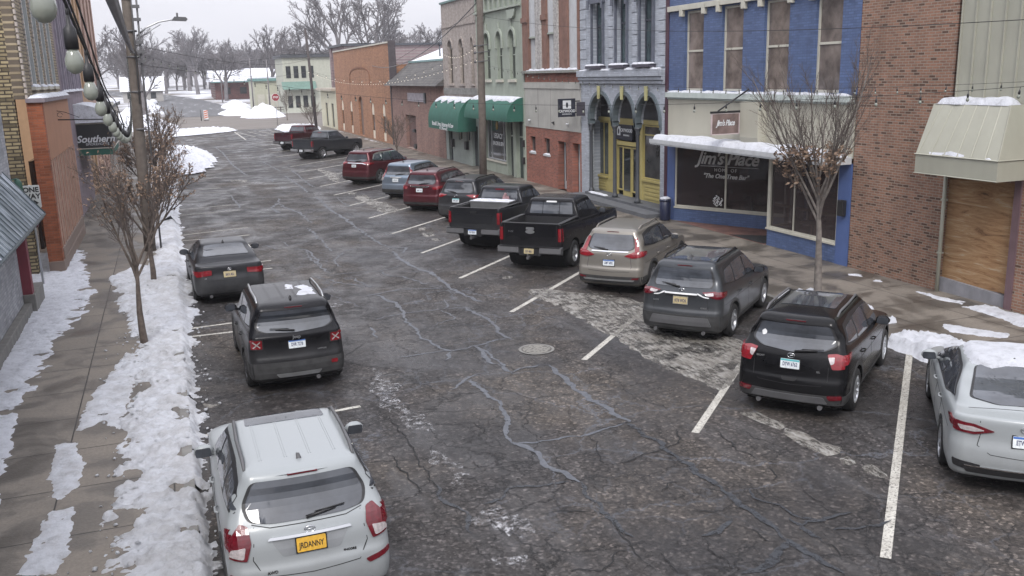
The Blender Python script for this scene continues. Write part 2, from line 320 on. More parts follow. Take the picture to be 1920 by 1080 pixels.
ICE= [[(8.62,22.39),(8.48,21.69),(8.63,20.8),(8.66,19.45),(8.68,18.49),(8.7,17.61),(8.71,16.79),(8.64,15.71),(8.65,15.13),(8.74,14.4),(8.86,13.87),(8.88,13.46),(9.2,13.63),(10.13,14.53),(11.0,15.76),(10.84,16.76),(9.93,17.57),(10.59,19.37),(10.63,20.2),(10.21,20.91),(9.51,21.59),(9.05,22.26)],[(8.56,12.35),(8.63,11.88),(8.7,11.5),(8.89,11.58),(8.84,11.93),(8.83,12.23)],[(8.82,11.48),(8.97,11.17),(8.95,10.79),(9.1,10.5),(8.91,10.34),(8.73,10.38),(8.65,10.77),(8.67,11.3)],[(8.82,10.18),(8.95,10.19),(8.94,10.01),(8.8,9.95),(8.75,10.04)],[(8.93,9.82),(9.07,9.84),(9.04,9.47),(8.93,9.41),(8.84,9.69)],[(8.33,44.87),(8.78,44.77),(8.78,43.1),(9.07,41.36),(9.11,39.05),(8.48,37.84),(8.2,39.05),(8.28,41.99),(8.16,43.63)],[(9.62,51.32),(10.49,50.75),(10.2,49.84),(9.43,50.12)],[(10.02,43.99),(10.5,43.7),(10.22,42.54),(9.75,42.83)],[(10.13,39.56),(10.69,39.22),(10.15,38.43),(9.91,38.71)],[(8.61,33.7),(8.87,33.73),(8.71,33.24),(8.52,33.26)],[(8.39,32.52),(8.83,32.59),(8.71,31.88),(8.36,31.77)],[(8.43,31.23),(8.68,31.21),(8.6,30.76),(8.35,30.8)],[(8.57,24.14),(8.83,24.16),(8.76,23.95),(8.53,23.97)],[(3.14,55.88),(3.57,55.92),(3.54,54.66),(3.2,54.89)],[(3.67,55.53),(3.98,55.65),(3.94,54.4),(3.65,54.47)],[(8.69,59.7),(9.2,58.17),(9.46,55.4),(8.62,51.36),(8.42,52.73),(8.7,55.91)],[(0.11,16.67),(0.27,16.52),(0.38,16.58),(0.21,16.4)],[(8.24,46.1),(8.67,46.34),(8.45,45.48),(8.12,45.45)],[(8.33,44.84),(8.85,44.76),(8.74,42.56),(8.32,41.96),(8.28,43.27)]]
SALT= [[(3.37,17.43),(3.45,17.03),(3.6,16.1),(3.42,15.78),(3.42,15.09),(3.51,14.48),(3.51,13.89),(3.19,13.97),(3.15,15.07),(3.14,15.98)],[(3.2,13.28),(3.46,12.91),(3.53,12.28),(3.58,11.8),(3.46,11.75),(3.35,12.3),(3.2,12.84)],[(3.38,10.83),(3.64,10.58),(3.9,10.11),(3.77,9.87),(3.54,9.97),(3.42,10.36),(3.31,10.5)],[(3.05,9.62),(3.26,9.57),(3.49,9.36),(3.33,9.28),(3.07,9.35)],[(3.48,23.32),(3.85,23.29),(3.8,22.86),(3.54,22.84)],[(8.62,22.39),(9.05,22.26),(9.51,21.42),(8.85,20.46),(8.61,21.21)]]
WALLSNOW= [(-2.76,13.97),(-2.78,15.34),(-3.03,17.25),(-2.88,18.45),(-2.8,22.1),(-2.36,24.34),(-2.32,26.94),(-2.84,30.98),(-3.29,36.21)]
BANK= [(-1.15,10.62),(-1.22,12.16),(-1.19,14.37),(-1.15,15.76),(-1.14,17.27),(-1.31,18.95),(-1.13,21.03),(-1.41,23.88),(-2.05,28.81),(-1.43,29.72),(-0.72,32.16)]
TONGUE= [[(-1.89,15.79),(-1.91,16.34),(-1.75,17.74),(-1.55,18.64),(-1.3,20.34),(-1.03,19.49),(-1.14,17.09),(-1.23,15.5),(-1.5,16.08)],[(-2.07,13.23),(-2.12,14.27),(-2.14,15.39),(-1.87,15.2),(-1.67,14.32),(-1.7,13.5),(-1.9,13.05)],[(-2.11,11.03),(-2.13,11.93),(-1.94,12.67),(-1.7,12.76),(-1.68,12.08),(-1.7,10.86)]]
# ------------------------------------------------------------------ vehicles
def pchip(xs, ys, n):
    xs = np.array(xs, float); ys = np.array(ys, float); h = np.diff(xs); d = np.diff(ys)/h
    m = np.zeros(len(xs)); m[0] = d[0]; m[-1] = d[-1]
    for i in range(1, len(xs)-1):
        if d[i-1]*d[i] > 0:
            w1 = 2*h[i]+h[i-1]; w2 = h[i]+2*h[i-1]; m[i] = (w1+w2)/(w1/d[i-1]+w2/d[i])
    t = np.linspace(xs[0], xs[-1], n); k = np.clip(np.searchsorted(xs, t, side='right')-1, 0, len(h)-1)
    u = (t-xs[k])/h[k]
    return (2*u**3-3*u**2+1)*ys[k] + (u**3-2*u**2+u)*h[k]*m[k] + (-2*u**3+3*u**2)*ys[k+1] + (u**3-u**2)*h[k]*m[k+1]
def contour(yr, yf, w, cr, cf, br, bf):
    """half plan outline from the rear centre to the front centre on the right side (x>=0), fixed point count"""
    cr = min(cr, w*.9); cf = min(cf, w*.9); pts = []
    for i in range(8):
        x = (w-cr)*i/8; pts.append((x, yr + br*(x/w)**2))
    y0 = yr + br*((w-cr)/w)**2
    for i in range(8):
        a = PI/2*i/8; pts.append((w-cr+cr*math.sin(a), y0 + cr*.9*(1-math.cos(a))))
    ya = y0 + cr*.9; y1 = yf - bf*((w-cf)/w)**2; yb = y1 - cf*.9
    for i in range(14): pts.append((w, ya+(yb-ya)*i/14))
    for i in range(8):
        a = PI/2*i/8; pts.append((w-cf+cf*math.cos(a), yb + cf*.9*math.sin(a)))
    for i in range(9):
        x = (w-cf)*(1-i/8); pts.append((x, yf - bf*(x/w)**2))
    return pts
def hull(levels, nsub=4, taper=.06):
    """levels: (yr, zr, yf, zf, w, cr, cf, br, bf); returns verts, faces of a closed shell"""
    L = list(zip(*levels)); t = list(range(len(levels))); n = (len(levels)-1)*nsub+1
    I = [pchip(t, c, n) for c in L]
    ym = (min(L[0])+max(L[2]))/2; yl = (max(L[2])-min(L[0]))/2
    vs = []; m = None
    for k in range(n):
        yr, zr, yf, zf, w, cr, cf, br, bf = (float(c[k]) for c in I)
        half = contour(yr, yf, w, cr, cf, br, bf)
        ring = half + [(-x, y) for x, y in half[-2:0:-1]]
        m = len(ring)
        for x, y in ring:
            s = (y-ym)/yl; x *= 1 - taper*abs(s)**3.2
            u = (y-yr)/max(yf-yr, .01); vs.append((x, y, zr+(zf-zr)*u))
    fs = []
    for k in range(n-1):
        for i in range(m): fs.append((k*m+i, k*m+(i+1)%m, (k+1)*m+(i+1)%m, (k+1)*m+i))
    fs.append(tuple(range(m))[::-1])
    top = (n-1)*m   # close the top by bridging mirrored points
    h = m//2
    for i in range(h):
        a, b, c, d = top+i, top+i+1, top+(m-i-1)%m, top+(m-i)%m
        if i == 0: fs.append((a, b, c))
        elif i == h-1: fs.append((a, b, d))
        else: fs.append((a, b, c, d))
    return vs, fs
def mesh_obj(name, vs, fs, mats, parent, smooth=True, sharp=35):
    me = bpy.data.meshes.new(name); me.from_pydata(vs, [], fs)
    for m in mats: me.materials.append(m)
    if smooth: me.polygons.foreach_set('use_smooth', [True]*len(me.polygons))
    me.update(); o = bpy.data.objects.new(name, me); COL.objects.link(o); o.parent = parent
    return o
def boolean(o, cutters, sharp=38):
    tmp = []
    for vs, fs in cutters:
        me = bpy.data.meshes.new('cut'); me.from_pydata(vs, [], fs); me.update(); c = bpy.data.objects.new('cut', me); COL.objects.link(c)
        bm = bmesh.new(); bm.from_mesh(me); bmesh.ops.recalc_face_normals(bm, faces=bm.faces); bm.to_mesh(me); bm.free()
        md = o.modifiers.new('b', 'BOOLEAN'); md.operation = 'DIFFERENCE'; md.object = c; md.solver = 'EXACT'; tmp.append(c)
    par = o.parent; o.parent = None
    dg = bpy.context.evaluated_depsgraph_get(); dg.update()
    me2 = bpy.data.meshes.new_from_object(o.evaluated_get(dg))
    o.modifiers.clear(); old = o.data; o.data = me2; bpy.data.meshes.remove(old); o.parent = par
    for c in tmp:
        m_ = c.data; bpy.data.objects.remove(c); bpy.data.meshes.remove(m_)
    me2.name = o.name
    me2.polygons.foreach_set('use_smooth', [True]*len(me2.polygons)); me2.set_sharp_from_angle(angle=R(sharp))
def cyl(x0, x1, y, z, r, n=28):
    m = MB(); m.lathe([(r, x0), (r, x1)], (0, y, z), 'x', n); return m.v, m.f
def bx(x0, x1, y0, y1, z0, z1):
    m = MB(); m.box(x0, x1, y0, y1, z0, z1); return m.v, m.f
def clip_cell(poly, x0, x1, y0, y1):
    for ax, val, sg in ((0, x0, 1), (0, x1, -1), (1, y0, 1), (1, y1, -1)):
        out = []
        for i in range(len(poly)):
            a, b = poly[i], poly[(i+1) % len(poly)]
            ia = (a[ax]-val)*sg >= -1e-9; ib = (b[ax]-val)*sg >= -1e-9
            if ia: out.append(a)
            if ia != ib:
                t = (val-a[ax])/(b[ax]-a[ax]); out.append((a[0]+(b[0]-a[0])*t, a[1]+(b[1]-a[1])*t))
        poly = out
        if len(poly) < 3: return []
    return poly
def rnd(poly, r, n=4):
    """round polygon corners"""
    out = []; N = len(poly)
    for i in range(N):
        p = Vector(poly[i]); a = Vector(poly[i-1])-p; b = Vector(poly[(i+1) % N])-p
        ra = min(r, a.length*.45, b.length*.45); A = p+a.normalized()*ra; B = p+b.normalized()*ra
        for k in range(n+1):
            t = k/n; out.append(tuple(A*(1-t)**2 + p*2*t*(1-t) + B*t*t))
    return out
def patch(mb, bvh, view, poly, off=.004, mi=0, cell=.07, wall=.012):
    """lay a thin cut-out on the body: poly in the view plane, dropped onto the surface"""
    xs = [p[0] for p in poly]; ys = [p[1] for p in poly]
    if view == 'rear': f = lambda a, b: (Vector((a, -4, b)), Vector((0,1,0)))
    elif view == 'right': f = lambda a, b: (Vector((3, a, b)), Vector((-1,0,0)))
    elif view == 'left': f = lambda a, b: (Vector((-3, a, b)), Vector((1,0,0)))
    elif view == 'top': f = lambda a, b: (Vector((a, b, 4)), Vector((0,0,-1)))
    elif view == 'front': f = lambda a, b: (Vector((a, 9, b)), Vector((0,-1,0)))
    idx = {}; vs = []; tops = []; fs = []
    def vert(p):
        k = (round(p[0], 4), round(p[1], 4))
        if k in idx: return idx[k]
        o, d = f(*p); loc, nrm, _, _ = bvh.ray_cast(o, d)
        if loc is None: idx[k] = None; return None
        if nrm.dot(d) > 0: nrm = -nrm
        if nrm.dot(d) > -.36 and view != 'top': idx[k] = None; return None
        idx[k] = len(vs); vs.append(loc + nrm*off - d*off*.5); tops.append(loc - nrm*wall + d*wall*.5); return idx[k]
    nx = max(1, int((max(xs)-min(xs))/cell)); ny = max(1, int((max(ys)-min(ys))/cell))
    dx = (max(xs)-min(xs))/nx; dy = (max(ys)-min(ys))/ny; edges = {}
    for i in range(nx):
        for j in range(ny):
            c = clip_cell(list(poly), min(xs)+i*dx, min(xs)+(i+1)*dx, min(ys)+j*dy, min(ys)+(j+1)*dy)
            q = []
            for p in c:
                v = vert(p)
                if v is None: q = []; break
                if not q or q[-1] != v: q.append(v)
            if len(q) > 1 and q[0] == q[-1]: q.pop()
            if len(q) >= 3 and len(set(q)) == len(q):
                pts = [vs[a] for a in q]
                if max((pts[a]-pts[a-1]).length for a in range(len(q))) > cell*7: continue
                fs.append(q)
                for a in range(len(q)):
                    e = (q[a-1], q[a]); edges[e] = edges.get(e, 0)+1
    n = len(vs)
    bd = [e for e in edges if (e[1], e[0]) not in edges]
    allf = [tuple(q) for q in fs] + [(b, a, a+n, b+n) for a, b in bd]
    o, d = f(0, 0)
    if fs:
        a = vs[fs[0][0]]; nn = sum(((vs[q[1]]-vs[q[0]]).cross(vs[q[2]]-vs[q[0]]) for q in fs[:9]), Vector())
        if nn.dot(d) > 0: allf = [t[::-1] for t in allf]
    mb.add(vs+tops, allf, mi, False)
def strip(mb, bvh, view, line, w=.006, off=.0015, mi=0):
    for a, b in zip(line, line[1:]):
        a = Vector(a); b = Vector(b); d = (b-a); L = d.length
        if L < 1e-6: continue
        d /= L; n = Vector((-d.y, d.x))*w/2
        patch(mb, bvh, view, [tuple(a-n), tuple(b-n), tuple(b+n), tuple(a+n)], off, mi, .12, .004)
WH = {}
def make_wheel(parent, pos, side, r, wd, rimr, spokes, rimmat):
    key = (r, wd, rimr, spokes, rimmat.name)
    if key not in WH:
        hw = wd/2; t = MB()
        t.lathe([(rimr, -hw+.01), (r-.055, -hw), (r-.015, -hw+.02), (r, -hw+.05), (r, hw-.05), (r-.015, hw-.02), (r-.055, hw), (rimr, hw-.01), (rimr-.012, hw-.05), (rimr-.012, -hw+.05), (rimr, -hw+.01)], (0,0,0), 'x', 32, cap=False)
        to = t.build('wheel', RUBBER, sharp=50)
        g = MB()
        g.lathe([(rimr*1.02, hw-.012), (rimr*.97, hw-.008), (rimr*.9, hw-.03), (rimr*.88, -hw+.03)], (0,0,0), 'x', 32, cap=False)
        g.lathe([(.01, hw-.02), (.05, hw-.025), (.075, hw-.04), (.075, hw-.1)], (0,0,0), 'x', 14)
        g.lathe([(.01, hw-.1), (rimr*.9, hw-.1)], (0,0,0), 'x', 24, mi=1)
        for k in range(spokes):
            a = 2*PI*k/spokes; ca, sa = math.cos(a), math.sin(a); px, pz = -sa, ca
            vs = []
            for rr, ww, h in ((.05, .035, hw-.03), (rimr*.55, .026, hw-.03), (rimr*.93, .034, hw-.018)):
                for sgn in (-1, 1):
                    vs.append((h, ca*rr+px*ww*sgn, sa*rr+pz*ww*sgn)); vs.append((h-.04, ca*rr+px*ww*sgn*1.1, sa*rr+pz*ww*sgn*1.1))
            fs = []
            for q in (0, 4):
                fs += [(q, q+2, q+6, q+4), (q+2, q+3, q+7, q+6), (q+1, q, q+4, q+5)]
            fs.append((8, 10, 11, 9))
            g.add(vs, fs)
        go = g.build('rim', [rimmat, DARK], sharp=40)
        WH[key] = (to.data, go.data)
        bpy.data.objects.remove(to); bpy.data.objects.remove(go)
    tm, gm = WH[key]
    w = bpy.data.objects.new('wheel', tm); COL.objects.link(w); w.parent = parent; w.location = pos
    if side < 0: w.rotation_euler = (0,0,PI)
    g = bpy.data.objects.new('rim', gm); COL.objects.link(g); g.parent = w
def mirror_(parent, x, y, z, mat, s):
    t = MB()
    t.blob((x+s*.1, y, z), (.125, .07, .085), 3, 7, amp=.05)
    t.tube([(x-s*.06, y+.02, z-.06), (x+s*.05, y, z-.03)], .028, 6)
    o = t.build('mirror', mat, parent)
    g = MB(); g.prism(rnd([(x+s*.0, z-.055), (x+s*.2, z-.06), (x+s*.205, z+.055), (x+s*.02, z+.06)], .03), 'y', y-.072, y-.06)
    g.build('mirror_glass', CGLASS, o, origin=(0,0,0))
def plate(parent, pos, tilt, body, txt, edge=None, chars=(.03,.04,.12), tcol=None, h=.152, rim=DARK):
    x, y, z = pos; m = MB()
    m.prism(rnd([(-.153, -h/2), (.153, -h/2), (.153, h/2), (-.153, h/2)], .015), 'y', -.006, 0)
    o = m.build('number_plate', [body], parent, origin=(0,0,0)); o.location = pos; o.rotation_euler = (tilt, 0, 0)
    LOCAL.add(o.name)
    if rim:
        f = MB(); f.prism([(-.165, -h/2-.012), (.165, -h/2-.012), (.165, h/2+.012), (-.165, h/2+.012)], 'y', .0005, .012); f.build('plate_frame', rim, o, origin=(0,0,0))
    if edge:
        f = MB(); f.box(-.15, .15, -.0085, -.0065, h/2-.032, h/2-.004); f.build('plate_band', edge, o, origin=(0,0,0))
    text('plate_lettering', txt, .088, tcol or PTXT, o, (0, -.0075, -.01), (1,0,0), (0,0,1), .0012, sx=min(.8, 4.6/len(txt)), bold=.0015)
    return o
PTXT = plain('plate_text_navy', (.015,.02,.09), .6, bump=0)
PTBK = plain('plate_text_black', (.012,.012,.012), .6, bump=0)
PWHITE = plain('plate_white', (.62,.66,.68), .45, var=.2, scale=20, bump=0)
PGOLD = plain('plate_gold', (.62,.36,.045), .45, var=.2, scale=20, bump=0)
PTAN = plain('plate_tan', (.42,.35,.2), .45, var=.25, scale=20, bump=0)
PBLUE = plain('plate_blue_band', (.05,.14,.42), .45, bump=0)
PTEAL = plain('plate_teal', (.1,.42,.45), .45, bump=0)
RIMS = plain('rim_silver', (.33,.34,.36), .35, .7); RIMD = plain('rim_dark', (.06,.06,.065), .4, .5); RIMW = plain('rim_bright', (.55,.57,.6), .3, .8)

def road_car(name, label, pos, head, P, group='vehicles parked along the street'):
    """estate-shaped or saloon-shaped car seen mostly from behind"""
    root = thing(name, label, P['cat'], (pos[0], pos[1], 0), -head, group, local=True)
    W = P['W']/2; H = P['H']; ro = P['ro']; fr = P['L']-ro; wb = P['wb']; r = P.get('tr', .35)
    paint = P['paint']; sed = P.get('sedan', False); bz = P.get('belt', 1.05); g0 = P.get('clear', .22)
    if sed:
        dk = P['deck']   # deck height
        lv = [(-ro+.22, g0, fr-.2, g0-.02, W*.86, .16, .3, .05, .25), (-ro+.07, g0+.07, fr-.06, g0+.05, W*.96, .2, .4, .09, .28),
              (-ro, .5, fr, .48, W, .24, .45, .13, .32), (-ro+.015, .66, fr-.02, .62, W, .24, .45, .13, .32),
              (-ro+.06, .82, fr-.12, .74, W*.985, .22, .42, .12, .32), (-ro+.07, dk-.06, fr-.35, .82, W*.965, .2, .4, .12, .3),
              (-ro+.1, dk, fr-.9, .9, W*.93, .2, .4, .11, .22), (-ro+P['dl']-.03, dk+.015, P['cowl'], .97, W*.885, .2, .35, .08, .14),
              (-ro+P['dl']+.2, dk+.13, P['cowl']-.25, 1.1, W*.83, .2, .25, .05, .1), (P['rr']-.18, H-.14, P['rf']+.18, H-.13, W*.72, .2, .2, .06, .08),
              (P['rr'], H-.045, P['rf'], H-.05, W*.655, .16, .16, .05, .05), (P['rr']+.15, H-.015, P['rf']-.2, H-.015, W*.54, .14, .14, .04, .04), (P['rr']+.4, H, P['rf']-.5, H, W*.25, .1, .1, .02, .02)]
    else:
        ty, sy = P.get('gate', .2), P.get('spoil', .42)   # tailgate setback at the belt, at the roof
        lv = [(-ro+.2, g0, fr-.22, g0, W*.87, .14, .3, .04, .22), (-ro+.05, g0+.08, fr-.07, g0+.06, W*.965, .17, .38, .07, .26),
              (-ro, .5, fr, .5, W, .2, .42, .1, .3), (-ro+.012, .66, fr-.02, .68, W, .2, .42, .1, .3),
              (-ro+.05, .74, fr-.07, .8, W*.995, .18, .4, .09, .3), (-ro+.075, .92, fr-.16, .9, W*.985, .17, .38, .09, .28),
              (-ro+ty-.06, bz-.02, fr-.4, .97, W*.965, .16, .36, .085, .24), (-ro+ty, bz+.05, fr-.72, 1.0, W*.945, .16, .34, .08, .2), (-ro+ty+.05, bz+.11, P['cowl'], 1.05, W*.915, .15, .3, .075, .14),
              (-ro+ty+.14, bz+.26, P['cowl']-.28, 1.22, W*.865, .15, .25, .07, .1),
              (-ro+sy-.08, H-.17, P['rf']+.14, H-.14, W*P.get('top', .76), .14, .2, .065, .07), (-ro+sy-.02, H-.07, P['rf']-.02, H-.06, W*(P.get('top', .76)-.055), .12, .15, .05, .05),
              (-ro+sy+.1, H-.025, P['rf']-.18, H-.02, W*(P.get('top', .76)-.15), .1, .12, .04, .04), (-ro+sy+.5, H, P['rf']-.6, H, W*.3, .08, .08, .02, .02)]
    vs, fs = hull(lv)
    body = mesh_obj('body', vs, fs, [paint], root)
    ra = r+.055
    boolean(body, [cyl(-W-.3, W+.3, 0, r, ra), cyl(-W-.3, W+.3, wb, r, ra)])
    bvh = BVHTree.FromPolygons([v.co.copy() for v in body.data.vertices], [tuple(p.vertices) for p in body.data.polygons])
    und = MB(); und.box(-W*.8, W*.8, -ro+.25, fr-.3, g0-.03, r+ra*.7)     # dark underbody fills the wheel wells
    for y in (0, wb):
        und.lathe([(ra-.02, -W+.22), (ra-.02, W-.22)], (0, y, r), 'x', 20)
    und.build('underbody', DARK, root)
    for y in (0, wb):
        for s in (-1, 1): make_wheel(root, (s*(W-.115), y, r), s, r, .225, P.get('rim', .235), P.get('sp', 5), P.get('rimmat', RIMS))
    # cladding round arches and sills
    if P.get('clad'):
        c = MB()
        for s, vw in ((1, 'right'), (-1, 'left')):
            for y in (0, wb):
                arc = [(y+math.cos(a)*(ra+.075), r+math.sin(a)*(ra+.07)) for a in np.linspace(PI+.25, -.25, 17)]
                inn = [(y+math.cos(a)*(ra+.004), r+math.sin(a)*(ra+.004)) for a in np.linspace(-.25, PI+.25, 17)]
                for k in range(16): patch(c, bvh, vw, [arc[k], arc[k+1], inn[15-k], inn[16-k]], .006, 0, .2, .01)
            patch(c, bvh, vw, [(ra+.07, g0+.02), (wb-ra-.07, g0+.02), (wb-ra-.07, g0+.17), (ra+.07, g0+.17)], .006)
        c.build('wheel_arch_cladding', P['clad'], root)
    # side glass
    gz = bz+.07 if not sed else P.get('gz', .97)
    sw = P['side']; dl = MB()
    for s, vw in ((1, 'right'), (-1, 'left')):
        fr_ = MB(); xs = [p[0] for q in sw for p in q]; 
        out = P.get('dlo')
        if out: patch(fr_, bvh, vw, rnd(out, .05), .003); fr_.build('window_surround', P.get('dlomat', BLACKP), root)
        for q in sw:
            g = MB(); patch(g, bvh, vw, rnd(q, .03), .007); g.build('side_window', CGLASS, root)
        # door seams and handles
        for ln in P['seams']: strip(dl, bvh, vw, ln)
        for hy, hz in P['handles']:
            h = MB(); loc = bvh.ray_cast(Vector((s*3, hy, hz)), Vector((-s, 0, 0)))[0]
            if loc:
                h.tube([(loc.x, hy-.09, hz), (loc.x+s*.035, hy-.06, hz+.005), (loc.x+s*.035, hy+.06, hz+.005), (loc.x, hy+.09, hz)], .013, 6); h.build('door_handle', P.get('hmat', paint), root)
    # rear glass, tailgate seam
    rw = P['rearwin']; b = MB(); patch(b, bvh, 'rear' if not P.get('rwtop') else 'top', rnd([(x*1.04, z) for x, z in rw], .07), .003, cell=.06); b.build('rear_window_border', BLACKP, root)
    b = MB(); patch(b, bvh, 'rear' if not P.get('rwtop') else 'top', rnd([(x*.98, z) for x, z in rw], .06), .007, cell=.06); b.build('rear_window', CGLASS, root)
    for ln in P.get('rseams', []): strip(dl, bvh, 'rear', ln, .008); strip(dl, bvh, 'rear', [(-x, z) for x, z in ln], .008)
    for ln in P.get('tseams', []): strip(dl, bvh, 'top', ln, .008)
    dl.build('panel_gaps', DARK, root)
    # windscreen
    ws = MB(); c0, rf0 = P['cowl'], P['rf']
    patch(ws, bvh, 'top', rnd([(-W*.74, c0-.1), (W*.74, c0-.1), (W*.62, rf0+.1), (-W*.62, rf0+.1)], .06), .005); ws.build('windscreen', CGLASS, root)
    for s in (-1, 1): hl = MB(); patch(hl, bvh, 'front', [(s*(W-.08), .62), (s*(W-.45), .64), (s*(W-.42), .74), (s*(W-.1), .8)], .006); hl.build('headlight', CLEAR, root)
    # lamps: lists of (view, polygon, material index)
    for s in (-1, 1):
        lm = MB()
        for k_, (vw, poly, mi) in enumerate(P['lamps']):
            if vw == 'side': patch(lm, bvh, 'right' if s > 0 else 'left', rnd(poly, .02), .012+.003*k_, mi, .04)
            else: patch(lm, bvh, 'rear', rnd([(s*x, z) for x, z in poly], .02), .012+.003*k_, mi, .04)
        lm.build('tail_lamp', [P.get('lens', RED), CLEAR, BLACKP, paint], root)
    # applied trim on the tail: (name, material, polygon rear view (mirrored if sym), offset)
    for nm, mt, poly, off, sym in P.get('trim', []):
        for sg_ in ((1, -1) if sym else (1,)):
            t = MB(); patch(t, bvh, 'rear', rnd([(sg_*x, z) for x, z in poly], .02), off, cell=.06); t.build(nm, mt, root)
    # bumper lower part: broad polygon wraps the corner by side view too
    if P.get('lower'):
        t = MB(); mt, zt = P['lower']
        patch(t, bvh, 'rear', [(-W+.12, g0+.005), (W-.12, g0+.005), (W-.1, zt), (-W+.1, zt)], .006, cell=.08)
        for vw in ('right', 'left'): patch(t, bvh, vw, [(-ro+.15, g0+.005), (-ra-.05, g0+.01), (-ra-.05, zt), (-ro+.13, zt)], .006, cell=.08)
        t.build('bumper_cladding', mt, root)
    y_ = bvh.ray_cast(Vector((0, -4, P['plate'][0])), Vector((0,1,0)))[0].y
    plate(root, (P.get('px', 0), y_-.012, P['plate'][0]), R(P.get('ptilt', -8)), P['plate'][1], P['plate'][2], P['plate'][3] if len(P['plate']) > 3 else None, tcol=P.get('ptxt'), rim=P.get('prim', DARK))
    for txt, x, z, sz, mt in P.get('badges', []):
        q = bvh.ray_cast(Vector((x, -4, z)), Vector((0,1,0)))
        if q[0] is not None: text('badge_lettering', txt, sz, mt, root, (x, q[0].y-.006, z), (1,0,0), (0,0,1), .003, bold=.001)
    if P.get('emblem'):
        ex, ez, er = P['emblem']; q = bvh.ray_cast(Vector((ex, -4, ez)), Vector((0,1,0)))[0]; e = MB()
        N = 22; ring = [(ex+math.cos(2*PI*k/N)*er, q.y-.01, ez+math.sin(2*PI*k/N)*er*.62) for k in range(N+1)]
        e.tube(ring, .006, 5, cap=False); e.lathe([(er*.2, -.012), (er*.2, .0)], (ex, q.y-.004, ez), 'y', 8)
        e.tube([(ex-er*.8, q.y-.01, ez), (ex+er*.8, q.y-.01, ez)], .005, 4)
        e.build('emblem', CHROME, root)
    for s in (-1, 1): mirror_(root, s*(W-.04), P['mir'][0], P['mir'][1], P.get('mirmat', paint), s)
    ztop = lambda x, y: bvh.ray_cast(Vector((x, y, 4)), Vector((0,0,-1)))[0].z
    if P.get('wiper'):
        wx0, wx1, wz = P['wiper']; w_ = MB()
        A = bvh.ray_cast(Vector((wx0, -4, wz)), Vector((0,1,0)))[0]; B = bvh.ray_cast(Vector((wx1, -4, wz+.03)), Vector((0,1,0)))[0]
        w_.tube([A+Vector((0,-.03,0)), A*.4+B*.6+Vector((0,-.04,.012)), B+Vector((0,-.025,0))], [.02,.014,.009], 6)
        w_.tube([(A*.7+B*.3)+Vector((0,-.02,.028)), B*1.0+Vector((.1 if wx1 > wx0 else -.1,-.018,.03))], .008, 5); w_.build('rear_wiper', BLACKP, root)
    if P.get('rails'):
        x0, ya, yb, mt = P['rails']
        for s in (-1, 1):
            q = MB(); ys = np.linspace(ya, yb, 9)
            pts = [(s*x0*(1-.03*abs(k-4)/4), y, ztop(s*x0*.97, y)+(.052 if 0 < k < 8 else .0)) for k, y in enumerate(ys)]
            q.tube(pts, [.016]+[.021]*7+[.016], 6); q.build('roof_rail', mt, root)
    if P.get('fin'):
        fy = P['fin']; q = MB(); z0 = ztop(0, fy)
        q.add([(-.03, fy-.07, z0-.005), (.03, fy-.07, z0-.005), (.012, fy+.11, z0-.005), (-.012, fy+.11, z0-.005), (-.008, fy-.075, z0+.065), (.008, fy-.075, z0+.065), (0, fy+.04, z0+.02)], [(0,1,5,4), (1,2,6,5), (3,0,4,6), (2,3,6), (4,5,6)], 0, True)
        q.build('roof_antenna', P.get('finmat', BLACKP), root)
    if P.get('sunroof'):
        q = MB(); a, b_, c_, d_ = P['sunroof']; patch(q, bvh, 'top', rnd([(-c_, a), (c_, a), (c_*.97, b_), (-c_*.97, b_)], .06), .004); q.build('sunroof', d_, root)
    if P.get('ribs'):
        q = MB()
        for x in P['ribs']:
            for dx in (-.012, .012): strip(q, bvh, 'top', [(x+dx, P['rr_']), (x+dx, P['rf']-.3)], .008, .003)
        q.build('roof_ribs', P.get('ribmat', paint), root)
    if P.get('spoiler'):
        mt, xw, dy = P['spoiler']; q = MB(); N = 10; yy = -ro+P.get('spoil', .42); z0 = H-.055
        vs2 = []
        for k in range(N+1):
            x = -xw+2*xw*k/N; bow = .1*(x/xw)**2; zz = z0-.05*(x/xw)**2
            vs2 += [(x, yy+.16, zz+.02), (x, yy-dy+bow, zz-.025), (x, yy-dy+bow+.01, zz-.05), (x, yy+.05, zz-.06)]
        f2 = []
        for k in range(N):
            for j in range(4): a = k*4+j; b2 = k*4+(j+1)%4; f2.append((a, b2, b2+4, a+4))
        f2 += [(0,3,2,1), tuple(N*4+j for j in range(4))]
        q.add(vs2, [f[::-1] for f in f2], 0, True); o = q.build('roof_spoiler', mt, root, sharp=40)
        b3 = MB(); b3.box(-.16, .16, yy-dy-.004, yy-dy+.02, z0-.043, z0-.028); b3.build('brake_light', DRED, root)
    for ex in P.get('exhaust', []):
        q = MB(); ez = g0+.02; ey = -ro+.1
        q.lathe([(.038, -.03), (.04, -.03), (.04, .12), (.036, .12)], (ex, ey, ez), 'y', 14); q.lathe([(.001, .0), (.037, .0)], (ex, ey, ez), 'y', 12, mi=1); q.build('exhaust_tip', [GREYP, DARK], root)
    return root, bvh
def suv_side(wb, bz, H, rear=-.45, hq=True):
    """three side windows: quarter light, rear door, front door"""
    t = H-.16; a = bz+.055
    return [[(rear+.02, a+.12), (.2, a+.04), (.28, t-.02), (rear+.25, t-.06)],
            [(.27, a+.035), (1.12, a), (1.08, t+.015), (.36, t-.005)],
            [(1.2, a-.005), (wb-.47, a-.05), (wb-.62, a+.03), (wb-1.13, t-.015), (1.16, t+.015)]]
